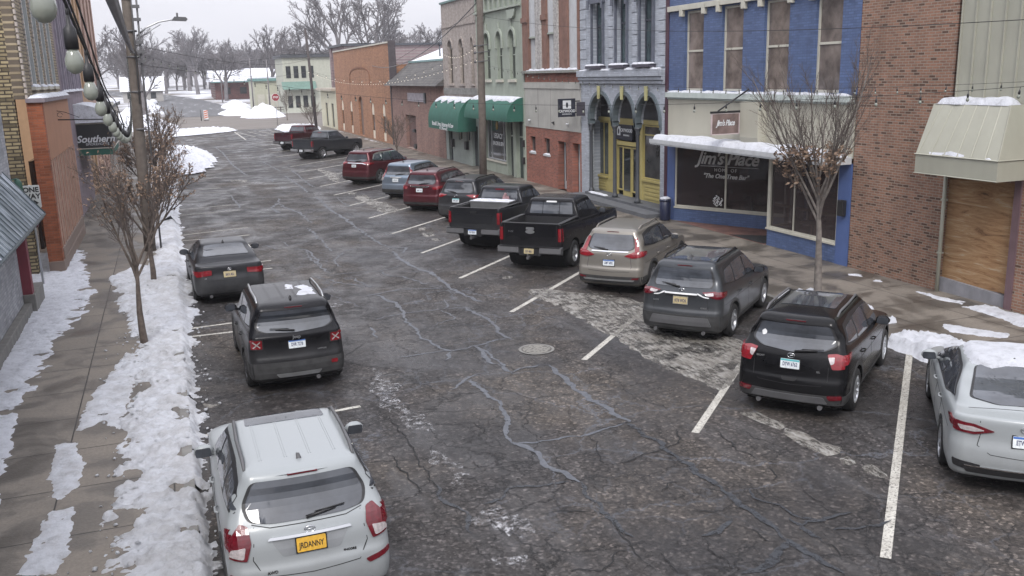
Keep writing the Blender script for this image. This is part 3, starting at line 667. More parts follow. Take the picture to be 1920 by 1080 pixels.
def suv_seams(wb, bz, r=.36):
    return [[(.3, bz+.03), (.33, .75), (.5, .36), (1.14, .33), (1.16, bz+.03)], [(1.16, .33), (wb-.52, .33), (wb-.42, .7), (wb-.45, bz-.06)], [(r+.2, .44), (wb-r-.15, .42)], [(-.6, .83), (.2, .86), (wb-.4, .83)]]
def base(**k):
    d = dict(cat='car', L=4.5, W=1.85, H=1.66, wb=2.65, ro=.95, tr=.355, rf=1.6, cowl=2.4, mir=(1.85, 1.1), handles=[(.42, .93), (1.32, .91)], fin=-.1)
    d.update(k); wb, bz, H = d['wb'], d.get('belt', 1.05), d['H']
    d.setdefault('side', suv_side(wb, bz, H)); d.setdefault('seams', suv_seams(wb, bz))
    if not d.get('sedan'):
        t = H-.11; d.setdefault('dlo', [(-.52, bz+.15), (.25, bz+.07), (wb-.4, bz), (wb-.55, bz+.08), (wb-1.1, t), (.3, t+.02), (-.25, t-.05)])
    return d
P_WHITE = car_paint('paint_pearl_white', (.28,.3,.31), .05, .3, .6, (.15,.15,.145))
P_BLACK = car_paint('paint_black', (.005,.005,.006), .1, .2, .12, (.06,.06,.06))
P_BLACK2 = car_paint('paint_salted_black', (.007,.007,.009), .1, .25, .45, (.08,.08,.08))
P_GREY = car_paint('paint_grey', (.04,.044,.05), .5, .32, .5, (.13,.13,.13))
P_CHAMP = car_paint('paint_champagne', (.205,.192,.172), .5, .32, .4, (.25,.23,.2))
P_RED = car_paint('paint_dark_red', (.062,.006,.012), .45, .3, .4, (.13,.07,.07))
P_MAR = car_paint('paint_maroon', (.04,.005,.011), .4, .3, .5, (.08,.05,.05))
P_BLUE = car_paint('paint_light_blue', (.16,.2,.25), .6, .3, .35, (.25,.25,.26))
P_SLATE = car_paint('paint_slate', (.03,.035,.042), .5, .35, .55, (.12,.12,.12))
P_CHAR = car_paint('paint_charcoal', (.022,.023,.027), .4, .3, .55, (.13,.13,.13))
CLADB = plain('dusty_black_plastic', (.035,.035,.036), .75, var=.4, scale=6)

def roof_snow(root, bvh, pts, h, label=None, seed=1, name='roof_snow', z0=0):
    q = MB(); xs = [p[0] for p in pts]; ys = [p[1] for p in pts]; nx, ny = 30, 34; V = {}
    from mathutils.geometry import intersect_point_tri_2d
    def inside(x, y):
        c = False; n = len(pts)
        for i in range(n):
            a, b = pts[i], pts[i-1]
            if (a[1] > y) != (b[1] > y) and x < (b[0]-a[0])*(y-a[1])/(b[1]-a[1])+a[0]: c = not c
        return c
    def dist(x, y): return min(((Vector((x, y))-Vector(a)).length if False else seg(x, y, a, b)) for a, b in zip(pts, pts[1:]+pts[:1]))
    def seg(x, y, a, b):
        ax, ay = a; dx, dy = b[0]-ax, b[1]-ay; t = max(0, min(1, ((x-ax)*dx+(y-ay)*dy)/(dx*dx+dy*dy+1e-9)))
        return math.hypot(x-ax-t*dx, y-ay-t*dy)
    x0, x1, y0, y1 = min(xs)-.05, max(xs)+.05, min(ys)-.05, max(ys)+.05
    for j in range(ny+1):
        for i in range(nx+1):
            x = x0+(x1-x0)*i/nx; y = y0+(y1-y0)*j/ny; l = bvh.ray_cast(Vector((x, y, 4)), Vector((0,0,-1)))[0]
            if l is None: continue
            d = dist(x, y)*(1 if inside(x, y) else -1) + .05*noise.noise(Vector((x*7, y*7, seed)))
            t = max(-.02, h*min(1, max(-1, d/.07))) + (.25*h*noise.noise(Vector((x*4, y*4, seed+3))) if d > 0 else 0)
            V[i, j] = (x, y, l.z+t, d)
    idx = {}; vs = []; fs = []
    for j in range(ny):
        for i in range(nx):
            k = [(i, j), (i+1, j), (i+1, j+1), (i, j+1)]
            if all(a in V for a in k) and max(V[a][3] for a in k) > -.01:
                for a in k:
                    if a not in idx: idx[a] = len(vs); vs.append(V[a][:3])
                fs.append([idx[a] for a in k])
    q.add(vs, fs, 0, True); return q.build(name, SNOW, root)
# white SUV at the left kerb, nearest
suv1, b1 = road_car('parked_car', 'white crossover with a sunroof and roof rails at the left kerb', (.975, 9.78), -.004,
  base(paint=P_WHITE, L=4.28, W=1.79, H=1.66, wb=2.555, ro=.79, tr=.345, belt=1.1, rf=1.45, cowl=2.3, gate=.2, spoil=.44, top=.75, mir=(1.78, 1.12), plate=(.9, PGOLD, 'JRDANNY', None), ptxt=PTBK,
    lamps=[('rear', [(.62,1.13),(.7,1.16),(.84,1.0),(.87,.84),(.66,.8),(.6,.98)], 0), ('side', [(-.72,.84),(-.5,.96),(-.42,1.1),(-.55,1.12),(-.7,1.02)], 0), ('rear', [(.66,.95),(.8,.93),(.83,.86),(.69,.83)], 1)],
    lens=DRED, rearwin=[(-.53,1.53),(.53,1.53),(.64,1.3),(.6,1.16),(.4,1.13),(-.4,1.13),(-.6,1.16),(-.64,1.3)],
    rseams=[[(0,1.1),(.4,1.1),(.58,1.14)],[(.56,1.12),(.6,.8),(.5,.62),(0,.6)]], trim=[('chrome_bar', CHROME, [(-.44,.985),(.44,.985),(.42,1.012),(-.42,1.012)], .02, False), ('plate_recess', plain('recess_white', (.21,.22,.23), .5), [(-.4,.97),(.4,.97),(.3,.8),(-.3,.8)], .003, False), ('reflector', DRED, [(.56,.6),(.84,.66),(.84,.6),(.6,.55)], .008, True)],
    lower=(CLADB, .36), wiper=(-.02, .3, 1.15), rails=(.6, -.22, 1.35, GREYP), fin=-.12, finmat=GREYP, sunroof=(1.0, 1.38, .47, CGLASS), ribs=(-.4,-.13,.13,.4), rr_=-.1, spoiler=(P_WHITE, .55, .06),
    clad=CLADB, rim=.23, sp=5, badges=[('ENCORE', .4, .74, .035, DARK), ('AWD', -.42, .66, .045, DARK)], emblem=(0, 1.04, .055), exhaust=[]))
# black boxy SUV
suv2, bsv2 = road_car('parked_car', 'black boxy SUV with square tail lamps, second in line at the left kerb', (1.825, 17.41), -.013,
  base(paint=P_BLACK2, L=4.24, W=1.81, H=1.69, wb=2.57, ro=.85, tr=.35, belt=1.1, rf=1.45, cowl=2.25, gate=.1, spoil=.24, top=.79, mir=(1.7, 1.16), plate=(.93, PWHITE, 'DVR 7278', PBLUE),
    lamps=[('rear', [(.6,1.08),(.83,1.08),(.83,.87),(.6,.87)], 2), ('rear', [(.62,1.06),(.81,1.06),(.81,.89),(.62,.89)], 0), ('side', [(-.82,.88),(-.68,.9),(-.68,1.07),(-.8,1.06)], 0)],
    rearwin=[(-.6,1.55),(.6,1.55),(.7,1.24),(.55,1.17),(0,1.14),(-.55,1.17),(-.7,1.24)], rseams=[[(.6,1.15),(.58,.75),(.48,.68),(0,.67)]],
    lower=(CLADB, .62), wiper=(-.02, -.36, 1.18), rails=(.63, -.3, 1.35, SILVER), fin=-.25, ribs=(-.36,-.12,.12,.36), rr_=-.2, spoiler=(P_BLACK, .6, .05), clad=CLADB, rimmat=RIMD, sp=5,
    trim=[('lamp_cross', CLEAR, [(.645,1.03),(.66,1.045),(.785,.92),(.77,.905)], .018, True), ('lamp_cross', CLEAR, [(.645,.92),(.66,.905),(.785,1.03),(.77,1.045)], .019, True), ('skid_plate', SILVER, [(-.42,.4),(.42,.4),(.36,.33),(-.36,.33)], .012, False), ('reflector', RED, [(.6,.56),(.72,.56),(.72,.49),(.6,.49)], .012, False)],
    badges=[('Jeep', 0, 1.07, .085, SILVER), ('LATITUDE', .45, .78, .035, SILVER)], exhaust=[.35]))
roof_snow(suv2, bsv2, [(.12,-.1),(.3,-.16),(.5,-.1),(.52,.5),(.4,.75),(.2,.6),(.3,.3)], .012, seed=21, name='roof_frost')
roof_snow(suv2, bsv2, [(.02,.5),(.14,.45),(.2,.8),(.1,.95)], .01, seed=23, name='roof_frost')
# dark saloon
sed1, _ = road_car('parked_car', 'dark grey saloon with red tail lamps, farthest car at the left kerb', (1.11, 25.3), -.028,
  base(paint=P_CHAR, sedan=True, L=4.7, W=1.83, H=1.43, wb=2.81, ro=.99, tr=.33, deck=1.03, dl=.5, belt=.98, rr=.42, rf=1.5, cowl=2.45, mir=(1.85, 1.0), plate=(.8, PTAN, 'BKR 402', None), ptilt=-14, rwtop=True,
    lamps=[('rear', [(.44,.93),(.84,.9),(.87,.8),(.8,.76),(.44,.8)], 0), ('side', [(-.92,.79),(-.6,.82),(-.5,.9),(-.85,.91)], 0)],
    rearwin=[(-.52,.4),(.52,.4),(.6,-.22),(-.6,-.22)], rseams=[[(.42,.97),(.43,.78),(.47,.66),(0,.66)]], tseams=[[(-.66,-.46),(.66,-.46)]],
    side=[[(.0,1.06),(.22,1.02),(.3,1.26),(.2,1.2)], [(.27,1.01),(1.1,.99),(1.05,1.32),(.5,1.31)], [(1.18,.98),(2.2,.93),(1.95,1.05),(1.6,1.27),(1.13,1.32)]],
    dlo=[(-.08,1.05),(.3,1.0),(2.28,.91),(1.65,1.31),(1.1,1.36),(.5,1.34),(.15,1.23)], seams=[[(.3,.98),(.32,.7),(.5,.34),(1.13,.31),(1.15,.98)],[(1.15,.31),(2.3,.31),(2.4,.7),(2.35,.9)],[(-.5,.72),(2.5,.74)]], handles=[(.42,.84),(1.3,.84)],
    fin=.55, rimmat=RIMS, emblem=(0, .93, .05), exhaust=[-.5,.5], lower=(CLADB, .34), badges=[('A4', -.6, .72, .05, SILVER)]))
# white saloon at the right edge, snow on roof
sed2, bs2 = road_car('parked_car', 'white saloon with snow on its roof, cut by the right edge', (10.70, 8.93), .715,
  base(paint=P_WHITE, sedan=True, L=4.87, W=1.852, H=1.48, wb=2.85, ro=1.1, tr=.34, deck=1.1, dl=.42, belt=1.0, rr=.25, rf=1.4, cowl=2.6, mir=(1.95, 1.05), plate=(.83, PWHITE, 'ETW 3318', PBLUE), ptilt=-12, rwtop=True,
    lamps=[('rear', [(.36,.93),(.6,1.0),(.86,1.02),(.84,.88),(.6,.86)], 0), ('side', [(-1.0,.9),(-.62,.98),(-.55,1.0),(-.7,1.03),(-1.0,1.0)], 0), ('rear', [(.48,.93),(.62,.965),(.8,.97),(.76,.91),(.6,.9)], 1)], lens=DRED,
    rearwin=[(-.5,.28),(.5,.28),(.62,-.5),(.3,-.6),(-.3,-.6),(-.62,-.5)], rseams=[[(.54,1.05),(.53,.86),(.56,.72),(.4,.62),(0,.6)]], tseams=[[(-.66,-.66),(.66,-.66)]],
    side=[[(-.2,1.13),(.3,1.05),(.36,1.3),(.2,1.26)], [(.36,1.04),(1.12,1.02),(1.07,1.36),(.45,1.33)], [(1.2,1.01),(2.35,.96),(2.1,1.1),(1.6,1.32),(1.15,1.37)]],
    dlo=[(-.28,1.13),(.3,1.03),(2.45,.94),(1.65,1.36),(1.1,1.41),(.45,1.37),(.1,1.28)], seams=[[(.3,1.03),(.34,.7),(.52,.34),(1.15,.31),(1.17,1.0)],[(1.17,.31),(2.35,.31),(2.42,.7),(2.38,.94)],[(-.6,.8),(.3,.86),(2.5,.84)]], handles=[(.44,.88),(1.34,.87)],
    fin=.5, rim=.24, sp=10, trim=[('lower_intake', BLACKP, [(-.72,.42),(.72,.42),(.66,.33),(-.66,.33)], .006, False), ('bumper_fin', CHROME, [(-.7,.44),(.7,.44),(.68,.425),(-.68,.425)], .012, False), ('reflector_housing', BLACKP, [(.5,.46),(.84,.5),(.82,.4),(.56,.36)], .009, True)], emblem=(0, 1.0, .07), exhaust=[]))
roof_snow(sed2, bs2, [(-.56,.3),(-.3,.22),(.2,.3),(.56,.26),(.6,.9),(.57,1.55),(-.57,1.55),(-.6,.9)], .06, seed=4)
roof_snow(sed2, bs2, [(-.1,-.56),(.3,-.62),(.42,-.5),(.1,-.44)], .02, seed=9, name='window_snow')
roof_snow(sed2, bs2, [(-.6,2.0),(.6,2.0),(.7,3.3),(-.7,3.3)], .05, seed=12, name='bonnet_snow')
# black SUV (right)
suv3, _ = road_car('parked_car', 'glossy black SUV with a glass roof, parked next to the snowy white saloon', (9.82, 12.42), .895,
  base(paint=P_BLACK, L=4.52, W=1.84, H=1.68, wb=2.69, ro=.93, tr=.36, belt=1.1, rf=1.5, cowl=2.4, gate=.19, spoil=.4, top=.74, mir=(1.8, 1.13), plate=(.93, PWHITE, 'DYW 6762', PTEAL),
    lamps=[('rear', [(.56,1.12),(.7,1.14),(.86,1.1),(.88,.92),(.66,.9)], 0), ('side', [(-.85,.93),(-.55,1.02),(-.4,1.12),(-.75,1.12)], 0), ('rear', [(.58,1.08),(.68,1.09),(.68,1.0),(.63,.97)], 1)],
    rearwin=[(-.56,1.53),(.56,1.53),(.68,1.25),(.5,1.15),(0,1.11),(-.5,1.15),(-.68,1.25)], rseams=[[(.6,.93),(.6,.7),(.5,.62),(0,.6)]],
    lower=(CLADB, .47), wiper=(.05, .4, 1.13), rails=(.6, -.25, 1.4, GREYP), fin=.0, sunroof=(.15, 1.35, .46, CGLASS), spoiler=(P_BLACK, .56, .05), clad=CLADB, sp=10, rimmat=RIMW,
    trim=[('skid_plate', GREYP, [(-.55,.44),(.55,.44),(.62,.33),(-.62,.33)], .016, False), ('reflector', DRED, [(.6,.47),(.82,.49),(.82,.42),(.64,.4)], .016, True), ('tailgate_handle', DARK, [(-.13,.71),(.13,.71),(.1,.66),(-.1,.66)], .006, False), ('window_sticker', WHITE, [(-.55,1.36),(-.5,1.4),(-.46,1.36),(-.47,1.31),(-.53,1.29)], .012, False)],
    emblem=(0, 1.06, .06), badges=[('ESCAPE', -.5, 1.0, .04, SILVER), ('SEL', .45, .84, .04, SILVER)], exhaust=[-.5,.5]))
suv4, _ = road_car('parked_car', 'dark grey SUV with a black roof and bright white strip between its tail lamps', (10.45, 17.0), .852,
  base(paint=P_GREY, L=4.6, W=1.855, H=1.7, wb=2.69, ro=.97, tr=.36, belt=1.08, rf=1.45, cowl=2.4, gate=.15, spoil=.4, top=.75, mir=(1.8, 1.13), mirmat=P_BLACK, plate=(.92, PTAN, 'KT6 WDS', None), prim=SILVER,
    lamps=[('rear', [(.44,1.1),(.7,1.13),(.86,1.1),(.87,.98),(.7,.99)], 0), ('side', [(-.85,.99),(-.55,1.03),(-.48,1.1),(-.75,1.12)], 0), ('rear', [(.5,1.08),(.68,1.1),(.7,1.05),(.56,1.04)], 1)], lens=DRED,
    rearwin=[(-.57,1.54),(.57,1.54),(.64,1.24),(.6,1.18),(-.6,1.18),(-.64,1.24)], rseams=[[(.55,1.0),(.6,.75),(.56,.62),(0,.6)]],
    lower=(CLADB, .62), wiper=(-.05, -.36, 1.19), rails=(.6, -.3, 1.35, P_BLACK), fin=-.1, sunroof=(-.35, 1.35, .58, CGLASS), spoiler=(P_BLACK, .58, .05), clad=CLADB, sp=5, rimmat=RIMS,
    trim=[('light_bar', WHITE, [(-.34,1.075),(.34,1.075),(.36,1.045),(-.36,1.045)], .014, False), ('light_bar', WHITE, [(.33,1.08),(.4,1.04),(.5,1.0),(.6,.99),(.6,1.01),(.48,1.03),(.38,1.08)], .014, True), ('skid_plate', GREYP, [(-.6,.58),(.6,.58),(.68,.4),(-.68,.4)], .016, False), ('plate_recess', DARK, [(-.3,1.04),(.3,1.04),(.34,1.01),(-.34,1.01)], .012, False)],
    emblem=(0, 1.12, .07), badges=[('RAV4', -.55, .88, .05, SILVER), ('HYBRID', .5, .78, .04, SILVER)], exhaust=[-.55,.5]))
suv5, _ = road_car('parked_car', 'champagne beige SUV with red lamps running up beside its rear window', (11.0, 21.58), .803,
  base(paint=P_CHAMP, L=4.59, W=1.855, H=1.68, wb=2.66, ro=.99, tr=.36, belt=1.1, rf=1.45, cowl=2.4, gate=.17, spoil=.45, top=.74, mir=(1.8, 1.13), plate=(.84, PWHITE, 'DMT 6092', PBLUE),
    lamps=[('rear', [(.4,1.02),(.62,1.12),(.84,1.12),(.86,1.0),(.62,.97)], 0), ('side', [(-.85,1.0),(-.5,1.05),(-.48,1.12),(-.75,1.14)], 0), ('rear', [(.66,1.12),(.78,1.12),(.66,1.46),(.59,1.46)], 0)],
    rearwin=[(-.54,1.53),(.54,1.53),(.62,1.2),(.5,1.15),(-.5,1.15),(-.62,1.2)], rseams=[[(.56,.98),(.6,.75),(.55,.63),(0,.61)]],
    lower=(CLADB, .5), wiper=(-.05, -.36, 1.16), rails=(.6, -.25, 1.4, P_CHAMP), fin=.0, finmat=P_CHAMP, spoiler=(P_BLACK, .56, .04), clad=CLADB, sp=5,
    trim=[('chrome_bar', CHROME, [(-.5,1.13),(.5,1.13),(.5,1.105),(-.5,1.105)], .014, False), ('bumper_strip', SILVER, [(-.7,.42),(.7,.42),(.66,.38),(-.66,.38)], .016, False), ('reflector', DRED, [(.62,.47),(.8,.49),(.78,.44),(.62,.43)], .016, True)],
    emblem=(0, 1.05, .07), exhaust=[]))
suv6, _ = road_car('parked_car', 'black SUV half hidden behind the pickup carrying a silver box', (10.9, 34.74), .816,
  base(paint=P_CHAR, L=4.6, W=1.855, H=1.7, wb=2.69, ro=.97, tr=.36, belt=1.08, rf=1.45, cowl=2.4, gate=.17, spoil=.45, top=.75, mir=(1.8, 1.13), plate=(.9, PWHITE, 'EHG 2207', PTEAL),
    lamps=[('rear', [(.42,1.1),(.7,1.13),(.86,1.1),(.87,1.0),(.7,1.0)], 0), ('side', [(-.85,1.0),(-.5,1.05),(-.48,1.1),(-.75,1.12)], 0)], rearwin=[(-.57,1.54),(.57,1.54),(.64,1.24),(.6,1.18),(-.6,1.18),(-.64,1.24)],
    lower=(CLADB, .55), wiper=(-.05, -.36, 1.19), rails=(.6, -.3, 1.35, P_BLACK), spoiler=(P_WHITE if False else SILVER, .56, .05), clad=CLADB, emblem=(0, 1.08, .07), exhaust=[]))
suv7, _ = road_car('parked_car', 'dark red SUV with a chrome bar, between the light blue one and a black one', (10.42, 38.55), .775,
  base(paint=P_RED, L=4.76, W=1.89, H=1.69, wb=2.78, ro=.98, tr=.36, belt=1.1, rf=1.5, cowl=2.45, gate=.17, spoil=.4, top=.76, mir=(1.85, 1.13), plate=(.92, PWHITE, 'BNE 114', None),
    lamps=[('rear', [(.6,1.06),(.86,1.1),(.88,.95),(.62,.95)], 0), ('side', [(-.85,.96),(-.5,1.03),(-.48,1.1),(-.75,1.1)], 0)], rearwin=[(-.57,1.54),(.57,1.54),(.66,1.24),(.6,1.16),(-.6,1.16),(-.66,1.24)],
    lower=(CLADB, .42), wiper=(-.05, .36, 1.17), rails=(.6, -.3, 1.35, P_BLACK), spoiler=(P_RED, .56, .05), trim=[('chrome_bar', CHROME, [(-.45,1.09),(.45,1.09),(.42,1.04),(-.42,1.04)], .014, False)], exhaust=[]))
suv8, _ = road_car('parked_car', 'light blue compact SUV with tall red lamps up its rear pillars', (10.48, 43.1), .806,
  base(paint=P_BLUE, L=4.54, W=1.82, H=1.68, wb=2.62, ro=.97, tr=.35, belt=1.05, rf=1.4, cowl=2.35, gate=.17, spoil=.42, top=.76, mir=(1.8, 1.1), plate=(.9, PWHITE, 'CTL 871', None), prim=SILVER,
    lamps=[('rear', [(.68,1.5),(.6,1.5),(.7,1.1),(.72,.98),(.86,1.0),(.8,1.15)], 0), ('rear', [(.7,1.02),(.86,1.03),(.85,.9),(.72,.88)], 1)], rearwin=[(-.56,1.53),(.56,1.53),(.63,1.2),(.6,1.13),(-.6,1.13),(-.63,1.2)],
    lower=(CLADB, .48), wiper=(-.05, .36, 1.14), trim=[('tailgate_handle', SILVER, [(-.32,1.05),(.32,1.05),(.3,1.0),(-.3,1.0)], .014, False)], clad=CLADB, exhaust=[]))
suv9, _ = road_car('parked_car', 'long maroon SUV with a chrome tail strip, just beyond the light blue one', (10.07, 50.36), .9,
  base(paint=P_RED, L=5.19, W=2.0, H=1.77, wb=3.07, ro=1.12, tr=.38, belt=1.12, rf=1.75, cowl=2.75, gate=.2, spoil=.5, top=.74, mir=(2.1, 1.18), plate=(1.0, PWHITE, '7GR K21', None),
    lamps=[('rear', [(.5,1.16),(.7,1.2),(.94,1.18),(.96,1.05),(.75,1.08)], 0), ('side', [(-1.0,1.05),(-.5,1.1),(-.48,1.16),(-.85,1.18)], 0)], rearwin=[(-.62,1.6),(.62,1.6),(.72,1.3),(.6,1.22),(-.6,1.22),(-.72,1.3)],
    lower=(CLADB, .42), wiper=(-.05, .36, 1.22), rails=(.63, -.3, 1.6, SILVER), spoiler=(P_RED, .6, .05), handles=[(.42, .99), (1.5, .97)], trim=[('chrome_bar', CHROME, [(-.5,1.15),(.5,1.15),(.8,1.09),(.8,1.065),(.5,1.12),(-.5,1.12)], .016, False)], dlomat=CHROME, exhaust=[]))

def pickup(name, label, pos, head, P, group='vehicles parked along the street'):
    root = thing(name, label, 'pickup truck', (pos[0], pos[1], 0), -head, group, local=True)
    W, H, ro, wb, r = P['W']/2, P['H'], P['ro'], P['wb'], P.get('tr', .4); fr = P['L']-ro; paint = P['paint']; rail = P['rail']; cb = P['cab']; cw = P['cowl']
    lv = [(-ro+.1, .62, fr-.25, .36, W*.9, .06, .3, .01, .12), (-ro+.05, .68, fr-.05, .42, W*.98, .07, .34, .01, .16), (-ro+.04, .9, fr, .75, W, .08, .34, .01, .16),
          (-ro+.04, rail-.14, fr-.03, 1.02, W*.985, .08, .34, .012, .16), (-ro+.04, rail-.02, fr-.14, 1.12, W*.965, .08, .32, .012, .14), (-ro+.06, rail, fr-.3, 1.15, W*.94, .08, .3, .012, .12)]
    vs, fs = hull(lv, 4, .03); body = mesh_obj('body', vs, fs, [paint], root); ra = r+.085
    boolean(body, [cyl(-W-.3, W+.3, 0, r, ra), cyl(-W-.3, W+.3, wb, r, ra), bx(-W+.2, W-.2, -ro+.12, cb-.06, .78, 2.5)])
    bvh = BVHTree.FromPolygons([v.co.copy() for v in body.data.vertices], [tuple(p.vertices) for p in body.data.polygons])
    # cab
    t = P.get('ctop', .74); zb = rail-.06
    cv = [(cb, zb-.15, cw+.12, 1.02, W*.93, .07, .25, .01, .1), (cb+.0, zb, cw, 1.14, W*.925, .07, .25, .01, .1), (cb+.03, zb+.14, cw-.22, 1.3, W*.88, .07, .2, .012, .08),
          (cb+.1, H-.2, P['rf']+.18, H-.2, W*(t+.04), .08, .14, .02, .06), (cb+.14, H-.06, P['rf'], H-.06, W*(t-.02), .08, .12, .02, .05), (cb+.28, H-.01, P['rf']-.25, H-.01, W*(t-.14), .08, .1, .02, .04), (cb+.6, H, P['rf']-.6, H, W*.3, .06, .06, .01, .02)]
    vs, fs = hull(cv, 4, .02); cab = mesh_obj('cab', vs, fs, [paint], root); cab.data.set_sharp_from_angle(angle=R(40))
    cvh = BVHTree.FromPolygons([v.co.copy() for v in cab.data.vertices], [tuple(p.vertices) for p in cab.data.polygons])
    und = MB(); und.box(-W*.75, W*.75, -ro+.3, fr-.4, .45, r+ra*.75)
    for y in (0, wb): und.lathe([(ra-.02, -W+.26), (ra-.02, W-.26)], (0, y, r), 'x', 20)
    und.build('underbody', DARK, root)
    for y in (0, wb):
        for s in (-1, 1): make_wheel(root, (s*(W-.14), y, r), s, r, .27, .25, P.get('sp', 6), P.get('rimmat', RIMS))
    # bed: liner, floor, rails
    b = MB(); xi, yb0, yb1 = W-.2, -ro+.12, cb-.06
    b.box(-xi, xi, yb0, yb1, .79, .8); b.box(-xi, -xi+.004, yb0, yb1, .8, rail-.03); b.box(xi-.004, xi, yb0, yb1, .8, rail-.03); b.box(-xi, xi, yb0, yb0+.004, .8, rail-.03); b.box(-xi, xi, yb1-.004, yb1, .8, rail-.03)
    for k in range(9): b.box(-xi+.1+k*.17, -xi+.18+k*.17, yb0+.02, yb1-.02, .8, .815)
    for s in (-1, 1): b.lathe([(.3, -.14), (.3, .14)], (s*(xi-.14), 0, .72), 'x', 18)
    b.build('bed_liner', BLACKP, root)
    q = MB()
    for s in (-1, 1): q.box(s*(W-.2), s*(W-.07), yb0, yb1, rail-.005, rail+.018)
    q.box(-W+.12, W-.12, -ro+.03, -ro+.125, rail-.005, rail+.02); q.build('bed_rail_caps', BLACKP, root, bevel=.006)
    # tailgate panel, gaps
    g = MB(); strip(g, bvh, 'rear', [(-W+.2, rail-.02), (-W+.2, .72)], .012, .004); strip(g, bvh, 'rear', [(W-.2, rail-.02), (W-.2, .72)], .012, .004); strip(g, bvh, 'rear', [(-W+.2, .74), (W-.2, .74)], .012, .004)
    for vw in ('right', 'left'):
        strip(g, bvh, vw, [(cb+.0, rail), (cb, .65)], .014, .002)
        for yy in (cb+1.02, cb+2.0): strip(g, bvh, vw, [(yy, 1.15), (yy, .62)], .01, .002)
        strip(g, bvh, vw, [(cb, .64), (wb-.55, .62)], .01, .002)
    g.build('panel_gaps', DARK, root)
    tp = MB(); patch(tp, bvh, 'rear', rnd([(-W+.3, rail-.2), (W-.3, rail-.2), (W-.3, .95), (-W+.3, .95)], .04), .012); tp.build('tailgate_panel', paint, root)
    h = MB(); patch(h, bvh, 'rear', rnd([(-.12, rail-.1), (.12, rail-.1), (.12, rail-.17), (-.12, rail-.17)], .02), .02); h.build('tailgate_handle', P.get('hmat', BLACKP), root)
    for s in (-1, 1):
        lm = MB(); vw = 'right' if s > 0 else 'left'
        patch(lm, bvh, 'rear', rnd([(s*(W-.15), rail-.12), (s*(W-.02), rail-.12), (s*(W-.02), rail-.5), (s*(W-.15), rail-.5)], .02), .012, 0, .04)
        patch(lm, bvh, vw, rnd([(-ro, rail-.1), (-ro+.16, rail-.12), (-ro+.12, rail-.5), (-ro, rail-.52)], .02), .012, 0, .04)
        patch(lm, bvh, 'rear', [(s*(W-.14), rail-.25), (s*(W-.03), rail-.25), (s*(W-.03), rail-.37), (s*(W-.14), rail-.37)], .016, 1)
        lm.build('tail_lamp', [RED, CLEAR], root)
    # bumper
    b = MB(); bm_ = P.get('bumper', CHROME)
    b.prism(rnd([(-ro-.12, .58), (-ro+.1, .52), (-ro+.12, .76), (-ro-.1, .76)], .03), 'x', -W+.02, -.32); b.prism(rnd([(-ro-.12, .58), (-ro+.1, .52), (-ro+.12, .76), (-ro-.1, .76)], .03), 'x', .32, W-.02)
    b.prism(rnd([(-ro-.08, .5), (-ro+.1, .5), (-ro+.12, .72), (-ro-.06, .72)], .02), 'x', -.32, .32, 0)
    b.build('rear_bumper', bm_, root, bevel=.015)
    p_ = MB(); p_.box(-W+.06, W-.06, -ro-.11, -ro+.02, .755, .772); p_.box(-.3, .3, -ro-.09, -ro-.075, .52, .72); p_.build('bumper_step', BLACKP, root)
    hh = MB(); hh.box(-.035, .035, -ro-.22, -ro+.2, .42, .49); hh.tube([(0, -ro-.2, .48), (0, -ro-.2, .54)], .018, 8); hh.blob((0, -ro-.2, .565), (.027,.027,.027), 1, 6, amp=0); hh.build('tow_hitch', GREYP, root)
    plate(root, (P.get('px', 0), -ro-.1, .64), R(-6), *P['plate'])
    for s, vw in ((1, 'right'), (-1, 'left')):
        for pl in ([(cb+.17, zb+.2), (cb+.98, zb+.14), (cb+.95, H-.17), (cb+.26, H-.19)], [(cb+1.08, zb+.13), (cw-.32, 1.34), (cw-.52, 1.42), (P['rf']+.08, H-.2), (cb+1.05, H-.17)]):
            q = MB(); patch(q, cvh, vw, rnd([(y, z) for y, z in pl], .04), .005); q.build('side_window', CGLASS, root)
        for hy in (cb+.2, cb+1.15):
            l = bvh.ray_cast(Vector((s*3, hy, rail-.22)), Vector((-s, 0, 0)))[0]
            if l:
                q = MB(); q.tube([(l.x, hy-.1, l.z), (l.x+s*.04, hy-.06, l.z), (l.x+s*.04, hy+.06, l.z), (l.x, hy+.1, l.z)], .016, 6); q.build('door_handle', P.get('dh', paint), root)
        mirror_(root, s*(W-.06), cw-.4, 1.33, BLACKP, s)
    wz0, wz1 = zb+.1, H-.13; q = MB(); xw = W*.7
    if P.get('slider'):
        for a, b2 in ((-xw, -.28), (-.26, .26), (.28, xw)):
            patch(q, cvh, 'rear', rnd([(a*.98 if a < -.3 else a, wz0), (b2, wz0), (b2*.93 if b2 > .3 else b2, wz1), (a*.93 if a < -.3 else a, wz1)], .03), .006)
    else: patch(q, cvh, 'rear', rnd([(-xw, wz0), (xw, wz0), (xw*.93, wz1), (-xw*.93, wz1)], .05), .006)
    q.build('rear_window', CGLASS, root)
    q = MB(); patch(q, cvh, 'rear', rnd([(-.17, H-.135), (.17, H-.135), (.16, H-.09), (-.16, H-.09)], .01), .01); q.build('brake_light', P.get('chmsl', DRED), root)
    ws = MB(); patch(ws, cvh, 'top', rnd([(-W*.76, cw-.06), (W*.76, cw-.06), (W*.64, P['rf']+.08), (-W*.64, P['rf']+.08)], .06), .006); ws.build('windscreen', CGLASS, root)
    for txt, x, z, sz, mt in P.get('badges', []):
        l = bvh.ray_cast(Vector((x, -5, z)), Vector((0,1,0)))[0]
        if l: text('badge_lettering', txt, sz, mt, root, (x, l.y-.016, z), (1,0,0), (0,0,1), .003)
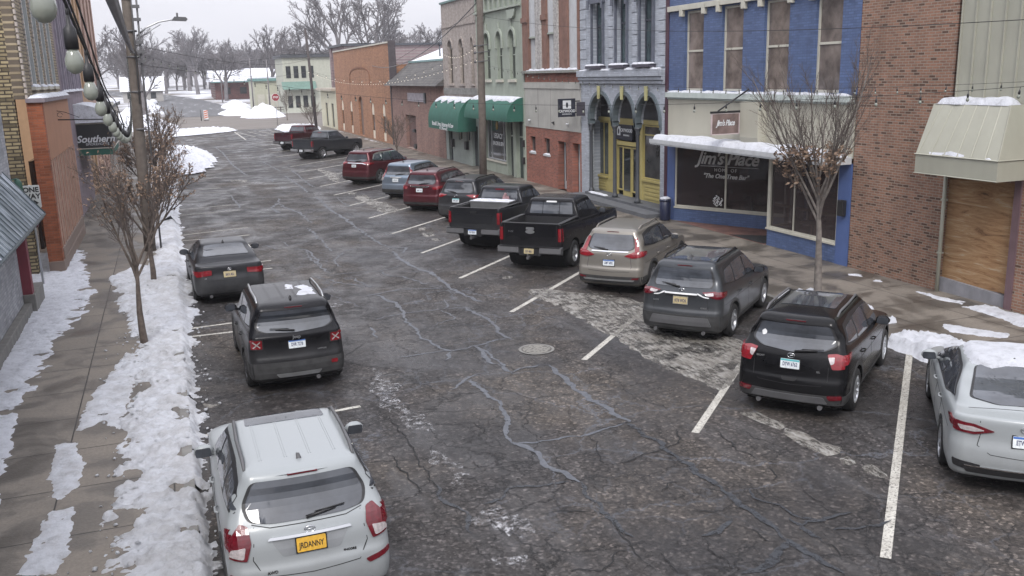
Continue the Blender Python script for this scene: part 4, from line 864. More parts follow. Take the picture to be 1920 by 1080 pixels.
    if P.get('oval'):
        l = bvh.ray_cast(Vector((0, -5, P['oval'])), Vector((0,1,0)))[0]; e = MB(); e.prism([(math.cos(a)*.14, P['oval']+math.sin(a)*.058) for a in np.linspace(0, 2*PI, 24, endpoint=False)], 'y', l.y-.03, l.y-.01); e.build('emblem', SILVER, root)
    return root, bvh, cvh
f1, _, _ = pickup('pickup_truck', 'dark pickup with an oval tailgate emblem, beside the champagne SUV', (10.29, 25.24), .753,
  dict(paint=P_BLACK2, L=5.9, W=2.01, H=1.93, wb=3.68, ro=1.13, rail=1.42, cab=.62, cowl=3.0, rf=2.05, tr=.4, slider=True, plate=(PTAN, 'DX 4061', None), oval=1.19, badges=[('F-150', -.6, 1.18, .07, SILVER)], chmsl=WHITE, hmat=SILVER, bumper=GREYP))
sb = MB(); sb.blob((-.15, .1, .84), (.5, .38, .2), 5, 10); sb.build('bed_snow', SNOW, f1)
hb = MB(); hb.blob((-.42, .95, 1.62), (.13, .12, .1), 2, 8, amp=.05)
f2, _, _ = pickup('pickup_truck', 'dark pickup with an open bed carrying a silver toolbox, a tow hitch under its bumper', (9.9, 29.14), .809,
  dict(paint=P_CHAR, L=5.85, W=2.0, H=1.9, wb=3.68, ro=1.13, rail=1.4, cab=.75, cowl=2.9, rf=2.0, tr=.4, plate=(PWHITE, 'DU 52810', PBLUE), bumper=GREYP))
f3, _, _ = pickup('pickup_truck', 'slate grey pickup parked between the maroon pickup and the maroon SUV', (9.76, 68.17), .886,
  dict(paint=P_SLATE, L=5.85, W=2.03, H=1.92, wb=3.74, ro=1.1, rail=1.42, cab=.78, cowl=3.05, rf=2.1, tr=.41, plate=(PWHITE, 'DZ 11', None), bumper=SILVER, rimmat=RIMW))
f4, _, _ = pickup('pickup_truck', 'maroon pickup at the far end of the right hand row', (9.57, 77.9), .861,
  dict(paint=P_MAR, L=5.9, W=2.01, H=1.93, wb=3.68, ro=1.13, rail=1.42, cab=.62, cowl=3.0, rf=2.05, tr=.4, plate=(PWHITE, 'CV 90', None), bumper=GREYP))
# toolbox in the bed of the second pickup (rests in it: a thing of its own)
tbm = Matrix.Translation((9.9, 29.14, 0)) @ Matrix.Rotation(-.809, 4, 'Z')
tl = tbm @ Vector((0, .28, .82))
tb = thing('toolbox', 'long silver aluminium box with snow on its lid in the bed of a dark pickup', 'toolbox', tl, -.809, None, True)
q = MB(); q.box(-.72, .72, -.26, .26, 0, .6); q.build('box_body', SILVER, tb, bevel=.01)
q = MB(); q.box(-.75, .75, -.28, .28, .602, .66); q.build('lid', SILVER, tb, bevel=.01)
q = MB(); q.grid(lambda u, v: (-.74+1.48*u, -.27+.54*v, .665+.03*(1-abs(2*u-1)**8)*(1-abs(2*v-1)**6)*(1+.4*noise.noise(Vector((u*6, v*3, 0))))), 24, 8); q.build('lid_snow', SNOW, tb)
bl = tbm @ Vector((.35, .62, .82)); bag = thing('canvas_bag', 'crumpled red and grey bag standing beside the silver box in the pickup bed', 'bag', bl, 0, None, True)
q = MB(); q.blob((0, 0, .4), (.16, .12, .42), 8, 9, amp=.5); q.build('sack', plain('bag_cloth', (.2,.12,.13), .9, var=.5, scale=8), bag)
# ------------------------------------------------------------------ ground, road, pavements, snow
def terrain(x, y):
    if y < 175: return 0
    return min((y-175)*.019, 5.0) + max(0, y-400)*.002
def sheet(name, mat, x0, x1, ys, dz, nx=1, kind='structure'):
    q = MB(); vs = []
    for y in ys:
        for i in range(nx+1): x = x0+(x1-x0)*i/nx; vs.append((x, y, terrain(x, y)+dz))
    m = nx+1; q.add(vs, [(j*m+i, j*m+i+1, (j+1)*m+i+1, (j+1)*m+i) for j in range(len(ys)-1) for i in range(nx)])
    return tag(q.build(name, mat), kind=kind)
# asphalt
t = NT('asphalt'); p = t.pos('world')
big = t.noise(p, .22, 6, .62, .6); mid = t.noise(p, 1.3, 6, .65); fine = t.noise(p, 17, 8, .85); grit = t.node('ShaderNodeTexVoronoi'); grit.inputs['Scale'].default_value = 70; t.link(p, grit.inputs['Vector'])
c = t.ramp(big, [(.33, (.032,.03,.031)), (.5, (.043,.038,.036)), (.62, (.062,.052,.044))])
c = t.mix(.55, c, t.ramp(mid, [(.3, .55), (.5, .95), (.72, 1.25)]), 'MULTIPLY')
c = t.mix(.8, c, t.ramp(fine, [(.34, .3), (.5, .95), (.64, 1.9)]), 'MULTIPLY')
c = t.mix(t.math('MULTIPLY', t.ramp(grit.outputs['Distance'], [(.0, 1.), (.22, 0.)]), t.ramp(t.noise(p, 3.1, 4), [(.45, .0), (.65, .75)])), c, (.15,.13,.12))
pk = t.node('ShaderNodeTexVoronoi'); pk.inputs['Scale'].default_value = 24; t.link(p, pk.inputs['Vector']); sk = t.node('ShaderNodeSeparateColor'); t.link(pk.outputs['Color'], sk.inputs[0])
c = t.mix(.85, c, t.ramp(sk.outputs[0], [(.0, .5), (.5, .9), (.82, 1.25), (.93, 2.1), (1., 3.)]), 'MULTIPLY')
pk2 = t.node('ShaderNodeTexVoronoi'); pk2.inputs['Scale'].default_value = 8; t.link(p, pk2.inputs['Vector']); sk2 = t.node('ShaderNodeSeparateColor'); t.link(pk2.outputs['Color'], sk2.inputs[0])
c = t.mix(.6, c, t.ramp(sk2.outputs[1], [(.0, .7), (.6, 1.), (1., 1.45)]), 'MULTIPLY')
# streaks of old salt running with the traffic
sv = t.pos('world', 'xy-', (1.6, .22, 1)); st = t.noise(sv, 1.1, 7, .7, .4)
c = t.mix(t.math('MULTIPLY', t.ramp(st, [(.5, 0.), (.72, 1.)]), .34), c, (.12,.12,.125))
# hairline alligator cracks in patches
def cracks(scale, wid, warp, ws, m_scale, m0, m1, seed):
    vo = t.node('ShaderNodeTexVoronoi', feature='DISTANCE_TO_EDGE'); vo.inputs['Scale'].default_value = scale
    wv = t.node('ShaderNodeVectorMath', operation='ADD'); nz_ = t.node('ShaderNodeTexNoise'); nz_.inputs['Scale'].default_value = ws; nz_.inputs['Detail'].default_value = 8; nz_.inputs['Roughness'].default_value = .68; sc_ = t.node('ShaderNodeVectorMath', operation='SCALE'); sc_.inputs['Scale'].default_value = warp
    mm = t.node('ShaderNodeMapping'); mm.inputs['Location'].default_value = (seed, seed*2, 0); t.link(p, mm.inputs[0]); pp = mm.outputs[0]
    t.link(pp, nz_.inputs['Vector']); t.link(nz_.outputs['Color'], sc_.inputs[0]); t.link(pp, wv.inputs[0]); t.link(sc_.outputs[0], wv.inputs[1]); t.link(wv.outputs[0], vo.inputs['Vector'])
    return t.math('MULTIPLY', t.ramp(vo.outputs['Distance'], [(.0, 1.), (wid, 0.)]), t.ramp(t.noise(pp, m_scale, 4, .6), [(m0, 0.), (m1, 1.)]))
k1 = cracks(.62, .012, .9, 1.1, .35, .40, .5, 3.1); k2 = cracks(1.7, .024, .6, 2.6, .5, .54, .62, 11.3); k3 = cracks(5.5, .075, .2, 7, .7, .53, .6, 27.7)
cr_ = t.math('MINIMUM', t.math('ADD', t.math('ADD', k1, k2), t.math('MULTIPLY', k3, .7)), 1.0)
c = t.mix(t.math('MULTIPLY', cr_, .85), c, (.008,.008,.009))
# older hairline seals, pale
k4 = t.math('ADD', cracks(.42, .011, 1.3, .9, .25, .44, .5, 71.), t.math('MULTIPLY', cracks(.9, .02, .8, 1.6, .3, .5, .58, 143.), .6)); c = t.mix(t.math('MINIMUM', t.math('MULTIPLY', k4, .85), .85), c, (.1,.107,.125))
damp = t.ramp(t.noise(t.pos('world', 'xy-', (1, .5, 1)), .33, 5, .6, .8), [(.46, 0.), (.56, 1.)]); c = t.mix(t.math('MULTIPLY', damp, .38), c, (.012,.012,.014))
t.set(c, t.math('SUBTRACT', t.ramp(t.noise(p, .8, 5, .6), [(.38, .5), (.6, .82)]), t.math('MULTIPLY', damp, .24)), spec=.32); bmp = t.bump(t.math('SUBTRACT', t.noise(p, 60, 4, .8), t.math('MULTIPLY', cr_, 2.)), .55, .012)
ASPH = t.mat
t = NT('cross_street_asphalt'); p = t.pos('world'); n = t.noise(t.pos('world', 'xy-', (.12, 1, 1)), .9, 7, .7)
t.set(t.ramp(n, [(.3, (.07,.06,.052)), (.5, (.115,.098,.083)), (.68, (.2,.185,.175))]), .7); CROSS = t.mat
t = NT('snowy_ground'); p = t.pos('world'); n = t.noise(p, .05, 8, .65)
t.set(t.ramp(n, [(.42, (.13,.115,.1)), (.5, (.36,.36,.38)), (.62, (.64,.66,.7))]), .8); t.bump(t.noise(p, 1.2, 6), .6, .2); SGROUND = t.mat
sheet('ground', SGROUND, -600, 900, [-60, 60, 118, 160, 175, 200, 240, 300, 400, 600, 1500], -.09, 6)
sheet('road', ASPH, -.3, 13.7, [-30, 0, 20, 60, 114], 0)
sheet('cross_street', CROSS, -160, 200, [114, 162], -.006)
t = NT('far_asphalt'); n = t.noise(t.pos('world', 'xy-', (.6, .05, 1)), 1., 6, .7)
t.set(t.ramp(n, [(.35, (.045,.047,.052)), (.55, (.075,.075,.08)), (.68, (.3,.31,.33))]), .6)
q = MB(); YS = [162,172,185,200,215,230,245,260,275,290,310,335,365,400]; CX = [6.5,6.3,6.1,5.6,4.7,3.4,1.7,-.5,-3.2,-6.4,-11.5,-19,-30,-46]
vs = []
for y, cx_ in zip(YS, CX):
    for s_ in (-6.3, 6.3): vs.append((cx_+s_, y, terrain(0, y)+.03))
q.add(vs, [(2*k, 2*k+1, 2*k+3, 2*k+2) for k in range(len(YS)-1)]); tag(q.build('far_road', t.mat), kind='structure')
# pavements: slabs with dark joints
t = NT('concrete_paving'); p = t.pos('world', 'yx-')
x = t.node('ShaderNodeTexBrick'); x.offset = 0; x.inputs['Scale'].default_value = 1; x.inputs['Brick Width'].default_value = 1.52; x.inputs['Row Height'].default_value = 1.52; x.inputs['Mortar Size'].default_value = .014; x.inputs['Mortar Smooth'].default_value = .4
x.inputs['Color1'].default_value = (.165,.145,.122,1); x.inputs['Color2'].default_value = (.145,.127,.108,1); x.inputs['Mortar'].default_value = (.028,.024,.021,1)
mp_ = t.node('ShaderNodeMapping'); mp_.inputs['Location'].default_value = (.3, .42, 0); t.link(p, mp_.inputs[0]); t.link(mp_.outputs[0], x.inputs['Vector'])
wp = t.pos('world'); wet = t.noise(wp, .9, 6, .6, .5)
c = t.mix(.85, x.outputs['Color'], t.ramp(wet, [(.4, .4), (.48, .62), (.53, .95), (.62, 1.15)]), 'MULTIPLY')
c = t.mix(.5, c, t.ramp(t.noise(wp, 22, 5, .7), [(.3, .6), (.7, 1.3)]), 'MULTIPLY')
t.set(c, t.ramp(wet, [(.4, .35), (.6, .85)])); t.bump(t.math('SUBTRACT', t.noise(wp, 30, 4), x.outputs['Fac']), .4, .012); PAVE = t.mat
KERB = plain('kerb_concrete', (.17,.165,.155), .8, var=.35, scale=5, mode='world', bump=.4)
q = MB(); q.box(-40, -.30, -30, 111, -.1, .15); tag(q.build('pavement', PAVE), kind='structure')
q = MB(); q.box(-.30, -.15, -30, 111, -.1, .146); tag(q.build('kerb', KERB), kind='structure')
q = MB(); q.box(13.65, 17.7, -30, 111, -.1, .15); q.box(17.4, 60, -30, 111, -.1, .147); tag(q.build('pavement', PAVE), kind='structure')
q = MB(); q.box(13.5, 13.65, -30, 111, -.1, .146); tag(q.build('kerb', KERB), kind='structure')
# painted bays
t = NT('road_paint'); p = t.pos('world')
wear = t.math('MULTIPLY', t.ramp(t.noise(p, 26, 6, .75), [(.4, 1.), (.5, 0.)]), .8)
t.set(t.mix(wear, t.ramp(t.noise(p, 3.5, 5), [(.3, (.32,.305,.27)), (.7, (.5,.485,.44))]), (.05,.047,.047)), .7); PAINT = t.mat
q = MB(); wl = .062
def line(q, a, b, w, z=.005):
    a = Vector((a[0], a[1], 0)); b = Vector((b[0], b[1], 0)); d = (b-a).normalized(); n = Vector((-d.y, d.x, 0))*w; N = max(1, int((b-a).length/2)); pv = None
    vs = []
    for k in range(N+1):
        m = a+(b-a)*k/N; vs += [(m.x-n.x, m.y-n.y, z), (m.x+n.x, m.y+n.y, z)]
    q.add(vs, [(2*k, 2*k+2, 2*k+3, 2*k+1) if False else (2*k, 2*k+2, 2*k+3, 2*k+1) for k in range(N)])
for i in range(-10, 12):
    Y = 45.65-4.218*i; line(q, (7.40, Y), (13.48, Y+6.08), wl)
for y0, y1, xe in ((15.05,15.36,2.7), (21.5,21.5,1.2), (22.24,22.5,2.7), (28.5,28.6,2.6), (29.7,29.9,2.7), (35.3,35.4,2.5), (36.6,37.3,2.6), (42.3,42.6,2.7), (44.2,44.7,2.45), (50.1,50.3,2.6), (51.5,52.4,2.4), (58,58.6,2.5), (59.4,60,2.5)):
    line(q, (-.1, y0), (xe, y1), .05)
line(q, (7.1, 94), (7.1, 109), .08); line(q, (7.1, 109), (13.4, 109), .08)
for k in range(5): line(q, (7.3+k*1.2, 108.5), (8.4+k*1.2, 98), .06)
line(q, (3, 112.5), (13.4, 111.5), .12); tag(q.build('bay_markings', PAINT), kind='structure')
# sealed cracks and open cracks
def ribbon(q, pts, w, z, seed, jit=.35):
    P = [Vector((a, b, 0)) for a, b in pts]; out = []
    for a, b in zip(P, P[1:]):
        n = max(2, int((b-a).length/.06))
        for k in range(n): out.append(a+(b-a)*k/n)
    out.append(P[-1]); vs = []; L = len(out)
    for i, p in enumerate(out):
        d = (out[min(i+1, L-1)]-out[max(i-1, 0)]); d = d.normalized() if d.length > 0 else Vector((1,0,0)); n = Vector((-d.y, d.x, 0))
        o = noise.noise(Vector((p.x*3, p.y*3, seed)))*.09 + noise.noise(Vector((p.x*11, p.y*11, seed)))*.045
        ww = w/2*max(.05, 1+jit*2.6*noise.noise(Vector((p.x*4, p.y*4, seed+9))))*min(1, (min(i, L-1-i)+1)/4)
        for s in (-1, 1):
            e = noise.noise(Vector((p.x*22, p.y*22, seed+s*5)))*w*.18
            v = p+n*(o+s*ww+e); vs.append((v.x, v.y, z))
    q.add(vs, [(2*k, 2*k+2, 2*k+3, 2*k+1) if False else (2*k+1, 2*k, 2*k+2, 2*k+3) for k in range(L-1)])
def worn(t, lo, hi):
    tr = t.node('ShaderNodeBsdfTransparent'); mxs = t.node('ShaderNodeMixShader'); n = t.noise(t.pos('world'), 9, 8, .8)
    t.link(t.ramp(n, [(lo, 0.), (hi, .95)]), mxs.inputs[0]); t.link(tr.outputs[0], mxs.inputs[1]); t.link(t.b.outputs[0], mxs.inputs[2]); t.link(mxs.outputs[0], t.out.inputs[0])
t = NT('crack_sealant'); p = t.pos('world'); t.set(t.ramp(t.noise(p, 7, 7, .7), [(.35, (.055,.06,.072)), (.65, (.105,.113,.13))]), .5); t.bump(t.noise(p, 30, 3), .3, .01); worn(t, .30, .43); SEAL = t.mat
t = NT('fresh_sealant'); p = t.pos('world'); t.set(t.ramp(t.noise(p, 4, 5), [(.3, (.017,.019,.024)), (.7, (.033,.037,.044))]), .5); worn(t, .36, .5); SEALK = t.mat
road = bpy.data.objects['road']
for nm, data, mt, z in (('sealed_cracks', CR_S, SEAL, .006), ('dark_sealed_cracks', CR_K, SEALK, .0105), ('open_cracks', CR_D, DARK, .0125)):
    q = MB()
    for k, (w_, pl) in enumerate(data): ribbon(q, pl, w_*(.8 if nm != 'open_cracks' else 1.1), z+k*.00006, k*3.7)
    o = q.build(nm, mt, origin=(0,0,0)); o.parent = road; o['kind'] = 'stuff'
# manhole: iron cover in a ring
t = NT('cast_iron_cover'); vv = t.node('ShaderNodeTexVoronoi'); vv.inputs['Scale'].default_value = 16; t.link(t.pos('world'), vv.inputs['Vector'])
t.set(t.ramp(vv.outputs['Distance'], [(.2, (.07,.065,.06)), (.5, (.2,.19,.17))]), .6, .3); t.bump(vv.outputs['Distance'], .8, .02); IRON = t.mat
for (mx_, my_, l) in ((6.8, 17.2, 'round iron manhole cover in the middle of the cracked road'), (3.75, 55.4, 'small round cover far down the road beyond the left parked cars')):
    mh = thing('manhole_cover', l, 'manhole cover', (mx_, my_, 0)); q = MB(); q.lathe([(.3, .004), (.3, .014)], (mx_, my_, 0), 'z', 36); q.build('lid', IRON, mh, sharp=30)
    q = MB(); N = 36
    q.add([(mx_+math.cos(2*PI*k/N)*r_, my_+math.sin(2*PI*k/N)*r_, .012) for r_ in (.315, .38) for k in range(N)], [(k, (k+1)%N, N+(k+1)%N, N+k)[::-1] for k in range(N)]); q.build('rim', KERB, mh)
# ---- snow height fields
def inside_arr(px, py, poly):
    c = np.zeros(px.shape, bool); n = len(poly)
    for i in range(n):
        ax, ay = poly[i]; bx_, by = poly[i-1]
        if ay == by: continue
        m = ((ay > py) != (by > py)) & (px < (bx_-ax)*(py-ay)/(by-ay)+ax); c ^= m
    return c
def dist_arr(px, py, poly):
    d = np.full(px.shape, 1e9); n = len(poly)
    for i in range(n):
        ax, ay = poly[i-1]; dx, dy = poly[i][0]-ax, poly[i][1]-ay; L = dx*dx+dy*dy+1e-12
        tt = np.clip(((px-ax)*dx+(py-ay)*dy)/L, 0, 1); d = np.minimum(d, np.hypot(px-ax-tt*dx, py-ay-tt*dy))
    return np.where(inside_arr(px, py, poly), d, -d)
def nfield(px, py, s, seed, oct_=3):
    out = np.zeros(px.shape); f = out.ravel(); X = px.ravel(); Y = py.ravel()
    for i in range(len(f)):
        f[i] = noise.fractal(Vector((X[i]*s, Y[i]*s, seed)), 1.0, 2.1, oct_)
    return f.reshape(px.shape)
def field(q, x0, x1, y0, y1, res, base_fn, d_fn, h_fn, mi=0):
    nx = int((x1-x0)/res)+1; ny = int((y1-y0)/res)+1
    X, Y = np.meshgrid(np.linspace(x0, x1, nx), np.linspace(y0, y1, ny))
    D = d_fn(X, Y); Z = base_fn(X, Y) + h_fn(X, Y, D)
    ok = D > -.06; vid = -np.ones(X.shape, int); vs = []; fs = []
    for j in range(ny-1):
        row = ok[j, :-1] | ok[j, 1:] | ok[j+1, :-1] | ok[j+1, 1:]
        for i in np.nonzero(row)[0]:
            k = []
            for a, b in ((j, i), (j, i+1), (j+1, i+1), (j+1, i)):
                if vid[a, b] < 0: vid[a, b] = len(vs); vs.append((float(X[a, b]), float(Y[a, b]), float(Z[a, b])))
                k.append(int(vid[a, b]))
            fs.append(k)
    q.add(vs, fs, mi, True)
def blobfield(q, poly, h, z0, res=.06, amp=.12, seed=0, ns=2.2, edge=.12, lump=.5):
    xs = [p[0] for p in poly]; ys = [p[1] for p in poly]
    def d(X, Y): return dist_arr(X, Y, poly) + amp*nfield(X, Y, ns, seed) + amp*.4*nfield(X, Y, ns*4, seed+4, 2)
    def hh(X, Y, D): return np.where(D > 0, h*np.clip(D/edge, 0, 1)**.6*(1+lump*nfield(X, Y, 3.2, seed+2)+lump*.5*nfield(X, Y, 11, seed+3, 2)), np.maximum(D*.5, -.03))
    field(q, min(xs)-amp*1.5, max(xs)+amp*1.5, min(ys)-amp*1.5, max(ys)+amp*1.5, res, (lambda X, Y: np.full(X.shape, z0)) if not callable(z0) else z0, d, hh)
def interp_edge(data): 
    ys = [p[1] for p in data]; xs = [p[0] for p in data]; o = np.argsort(ys); return np.array(ys)[o], np.array(xs)[o]
by, bxx = interp_edge(BANK); wy, wxx = interp_edge(WALLSNOW)
def bank_d(X, Y):
    xi = np.interp(Y, np.r_[by, 36, 45, 110], np.r_[bxx, -1.1, -1.2, -1.2]); xo = np.interp(Y, [5, 12, 20, 24, 28, 36, 110], [.02, -.02, .02, .22, .2, .1, .15])
    hole = np.minimum(0, nfield(X, Y, 1.5, 77)+.26)*1.5 + np.minimum(0, nfield(X, Y, 5, 79)+.3)*.5
    return np.minimum(X-xi, xo-X) + .2*nfield(X, Y, 1.6, 3) + .12*nfield(X, Y, 7, 5, 3) + hole
def road_step(X, Y): return np.where(X > -.15, np.maximum(.0, .15-(X+.15)*1.1), .15)
def lumpy(h0, seed):
    def f(X, Y, D):
        a = nfield(X, Y, 2.6, seed); b = nfield(X, Y, 8, seed+1, 4)
        g = .012*np.abs(np.sin(Y*23+X*3))*np.clip(1-np.abs(X+.95)/.28, 0, 1)    # a tyre track pressed into the bank
        return np.where(D > 0, h0*np.clip(D/.16, 0, 1)**.6*np.maximum(.2, 1+1.0*a+.8*b) - g*3, np.maximum(D*.6, -.05))
    return f
q = MB(); field(q, -2.7, .55, 9.0, 22, .034, road_step, bank_d, lumpy(.06, 11)); field(q, -2.7, .6, 21.7, 40, .07, road_step, bank_d, lumpy(.063, 11)); field(q, -1.9, .6, 39.5, 110, .2, road_step, bank_d, lumpy(.14, 11))
for k, pl in enumerate(TONGUE): blobfield(q, pl, .022, .15, .045, .1, 20+k, 3.2, .1, 1.2)
rc = random.Random(4)
for k in range(420):
    y = rc.uniform(10, 30); x = rc.choice([rc.gauss(-1.2, .22), rc.gauss(.08, .12), rc.uniform(-1.2, 0)]); s_ = rc.uniform(.008, .035)
    q.blob((x, y, (.15 if x < -.15 else .02)+(.045 if -1.1 < x < -.1 else .005)+s_*.4), (s_, s_*rc.uniform(.7,1.3), s_*.7), k, 3, amp=.7)
tag(q.build('snow', DSNOW), kind='stuff')
q = MB()
def wall_d(X, Y):
    xe = np.interp(Y, np.r_[6, wy, 42, 60], np.r_[-2.6, wxx, -3.4, -3.6]); return xe-X + .22*nfield(X, Y, 1.8, 31) + .12*nfield(X, Y, 7, 33, 3) + np.minimum(0, nfield(X, Y, 1.7, 71)+.3)*1.4
field(q, -5.0, -2.1, 6, 34, .07, lambda X, Y: np.full(X.shape, .15), wall_d, lumpy(.04, 41)); tag(q.build('snow', SNOW), kind='stuff')
# packed ice and slush in the bays
t = NT('packed_slush'); p = t.pos('world'); n = t.noise(p, 1.5, 9, .78, .5); mr_ = t.node('ShaderNodeMapping'); mr_.inputs['Rotation'].default_value = (0,0,R(45)); mr_.inputs['Scale'].default_value = (1.1,.3,1); t.link(p, mr_.inputs[0]); n2 = t.noise(mr_.outputs[0], 12, 9, .78)
t.set(t.mix(.6, t.ramp(n2, [(.3, (.08,.07,.062)), (.5, (.18,.168,.15)), (.68, (.36,.355,.34))]), t.ramp(n, [(.35, .5), (.6, 1.1)]), 'MULTIPLY'), .55)
tr = t.node('ShaderNodeBsdfTransparent'); mxs = t.node('ShaderNodeMixShader')
t.link(t.ramp(t.math('ADD', t.math('MULTIPLY', n, .6), t.math('MULTIPLY', n2, .4)), [(.41, 0.), (.53, .92)]), mxs.inputs[0]); t.link(tr.outputs[0], mxs.inputs[1]); t.link(t.b.outputs[0], mxs.inputs[2]); t.link(mxs.outputs[0], t.out.inputs[0])
t.bump(n2, .8, .03); SLUSH = t.mat
q = MB()
for k, pl in enumerate(ICE):
    big_ = k in (0, 5); ar = abs(sum(pl[i][0]*pl[i-1][1]-pl[i-1][0]*pl[i][1] for i in range(len(pl))))/2
    blobfield(q, pl, .022 if big_ else .02, .012, .05 if ar < 8 else .06, .1 if ar > .5 else .03, 60+k, 2.4, .1, .5)
tag(q.build('slush', SLUSH), kind='stuff')
t = NT('road_salt'); p = t.pos('world'); n = t.noise(p, 7, 8, .8, .3); t.set((.5,.5,.52), .8)
tr = t.node('ShaderNodeBsdfTransparent'); mxs = t.node('ShaderNodeMixShader'); t.link(t.ramp(n, [(.5, 0.), (.62, .6)]), mxs.inputs[0]); t.link(tr.outputs[0], mxs.inputs[1]); t.link(t.b.outputs[0], mxs.inputs[2]); t.link(mxs.outputs[0], t.out.inputs[0])
q = MB()
for k, pl in enumerate(SALT): blobfield(q, pl, .002, .014, .1, .2, 90+k, 1.5, .2, .1)
tag(q.build('salt_stain', t.mat), kind='stuff')
q = MB()
for k, (pl, h) in enumerate([([(16.8,15.6),(17.3,15.5),(17.35,14.0),(17.2,12.5),(16.6,12.6),(16.55,13.8),(16.7,14.7)], .05), ([(16.95,17.25),(17.05,16.7),(17.2,15.96),(16.95,15.8),(16.8,16.4)], .04), ([(16.86,19.61),(17.2,19.44),(16.95,19.16),(16.75,19.41)], .02), ([(16.85,18.65),(17.24,18.76),(16.97,18.4)], .03),
    ([(13.35,13.2),(14.3,12.9),(14.6,13.6),(14.2,14.3),(13.4,14.4)], .13), ([(13.4,15.6),(14.5,15.2),(14.7,16.8),(14.6,18.2),(13.6,18.4),(13.3,17.0)], .14), ([(14.6,12.2),(16,11.6),(16.1,12.3),(15,13.1)], .02), ([(14.9,14.2),(15.6,13.3),(15.9,13.6),(15.3,14.8)], .015), ([(13.4,19.8),(14.0,19.6),(14.1,21.5),(13.5,21.6)], .12)]):
    blobfield(q, pl, h, .15 if k not in (4, 5, 8) else (lambda X, Y: np.where(X < 13.5, .02, .15)), .05, .09, 130+k, 2.6, .1, .7)
for pl, h in (([(-.2,60),(1.2,61),(2.4,65),(3.0,73),(2.7,79),(1.5,83),(-.2,84)], .4), ([(-1,104),(2,105),(6,109),(7.5,112),(5,113.5),(-1,113)], .35), ([(12.2,93),(14,92),(15.2,100),(16.5,108),(14.5,112),(12,111)], .4), ([(13.2,60),(14,60),(14,66),(13.3,66)], .15), ([(16.6,76),(17.3,76),(17.3,100),(16.8,100)], .08), ([(13.2,80),(14.3,80),(14.5,92),(13.3,91)], .3)):
    blobfield(q, pl, h, .1, .22, .4, 160, .7, .7, .6)
tag(q.build('snow', SNOW), kind='stuff')
# ploughed heaps at the crossing
def heap(x, y, rx, ry, h, lab, seed):
    q = MB(); N = 26
    def f(u, v):
        a = 2*PI*u; r = v; k = 1+.18*noise.noise(Vector((math.cos(a)*2, math.sin(a)*2, seed)))
        X, Y = x+math.cos(a)*rx*r*k, y+math.sin(a)*ry*r*k
        z = h*(1-r)**.8*(1+.5*noise.noise(Vector((X*.8, Y*.8, seed))))
        return (X, Y, terrain(X, Y)-.05+max(0, z))
    q.grid(f, N, 12); o = q.build('snow_heap', SNOW, origin=(x, y, 0)); tag(o, lab, 'snow heap', 'ploughed snow heaps')
heap(14.4, 150, 3.4, 5, 2.1, 'tall pointed snow heap beyond the crossing, left of the stop sign', 1)
heap(11.8, 168, 3.4, 9, 1.4, 'wide snow heap beside the far road behind the pointed heap', 2)
heap(-4.6, 128, 6, 8, 2.2, 'rounded snow heap at the far left corner of the crossing', 3)
heap(-3.6, 205, 3, 14, 1.8, 'long low snow ridge on the left of the far road', 4)
heap(13.5, 196, 3.0, 12, 1.5, 'low snow ridge on the right of the far road', 5)
# ------------------------------------------------------------------ right-hand row of shops (facade plane x = F, facing -x)
F = 17.47
def wall_x(q, y0, y1, z0, z1, ops, x=F, th=.3, mi=0):
    """wall in plane x, thickness to +x, with rectangular openings (y0,y1,z0,z1)"""
    zs = sorted({z0, z1, *[o[2] for o in ops], *[o[3] for o in ops]}); zs = [z for z in zs if z0 <= z <= z1]
    for a, b in zip(zs, zs[1:]):
        cut = sorted((o[0], o[1]) for o in ops if o[2] < b-1e-6 and o[3] > a+1e-6); y = y0
        for c, d in cut:
            if c > y+1e-6: q.box(x, x+th, y, c, a, b, mi)
            y = max(y, d)
        if y < y1-1e-6: q.box(x, x+th, y, y1, a, b, mi)
def arch_corners(q, y0, y1, zs, zt, x=F, th=.3, mi=0, n=10, pt=1.0):
    """fill above an arch inside the rectangle y0..y1, zs..zt"""
    c = (y0+y1)/2; r = (y1-y0)/2; h = zt-zs
    for s in (-1, 1):
        for k in range(n):
            a0, a1 = PI/2*k/n, PI/2*(k+1)/n
            ya, yb = c+s*r*math.cos(a0), c+s*r*math.cos(a1); za, zb = zs+h*math.sin(a0)**pt, zs+h*math.sin(a1)**pt
            q.prism([(ya, za), (yb, zb), (yb, zt+.001), (ya, zt+.001)], 'x', x, x+th, mi)
def arch_ring(q, y0, y1, zs, zt, w, x0, x1, mi=0, n=14, pt=1.0):
    c = (y0+y1)/2; r = (y1-y0)/2; h = zt-zs
    P = [(c+(r-.012)*math.cos(PI*k/n), zs+(h-.012)*math.sin(PI*k/n)**pt) for k in range(n+1)]; O = [(c+(r+w)*math.cos(PI*k/n), zs+(h+w)*math.sin(PI*k/n)**pt) for k in range(n+1)]
    for k in range(n): q.prism([P[k], P[k+1], O[k+1], O[k]], 'x', x0, x1, mi)
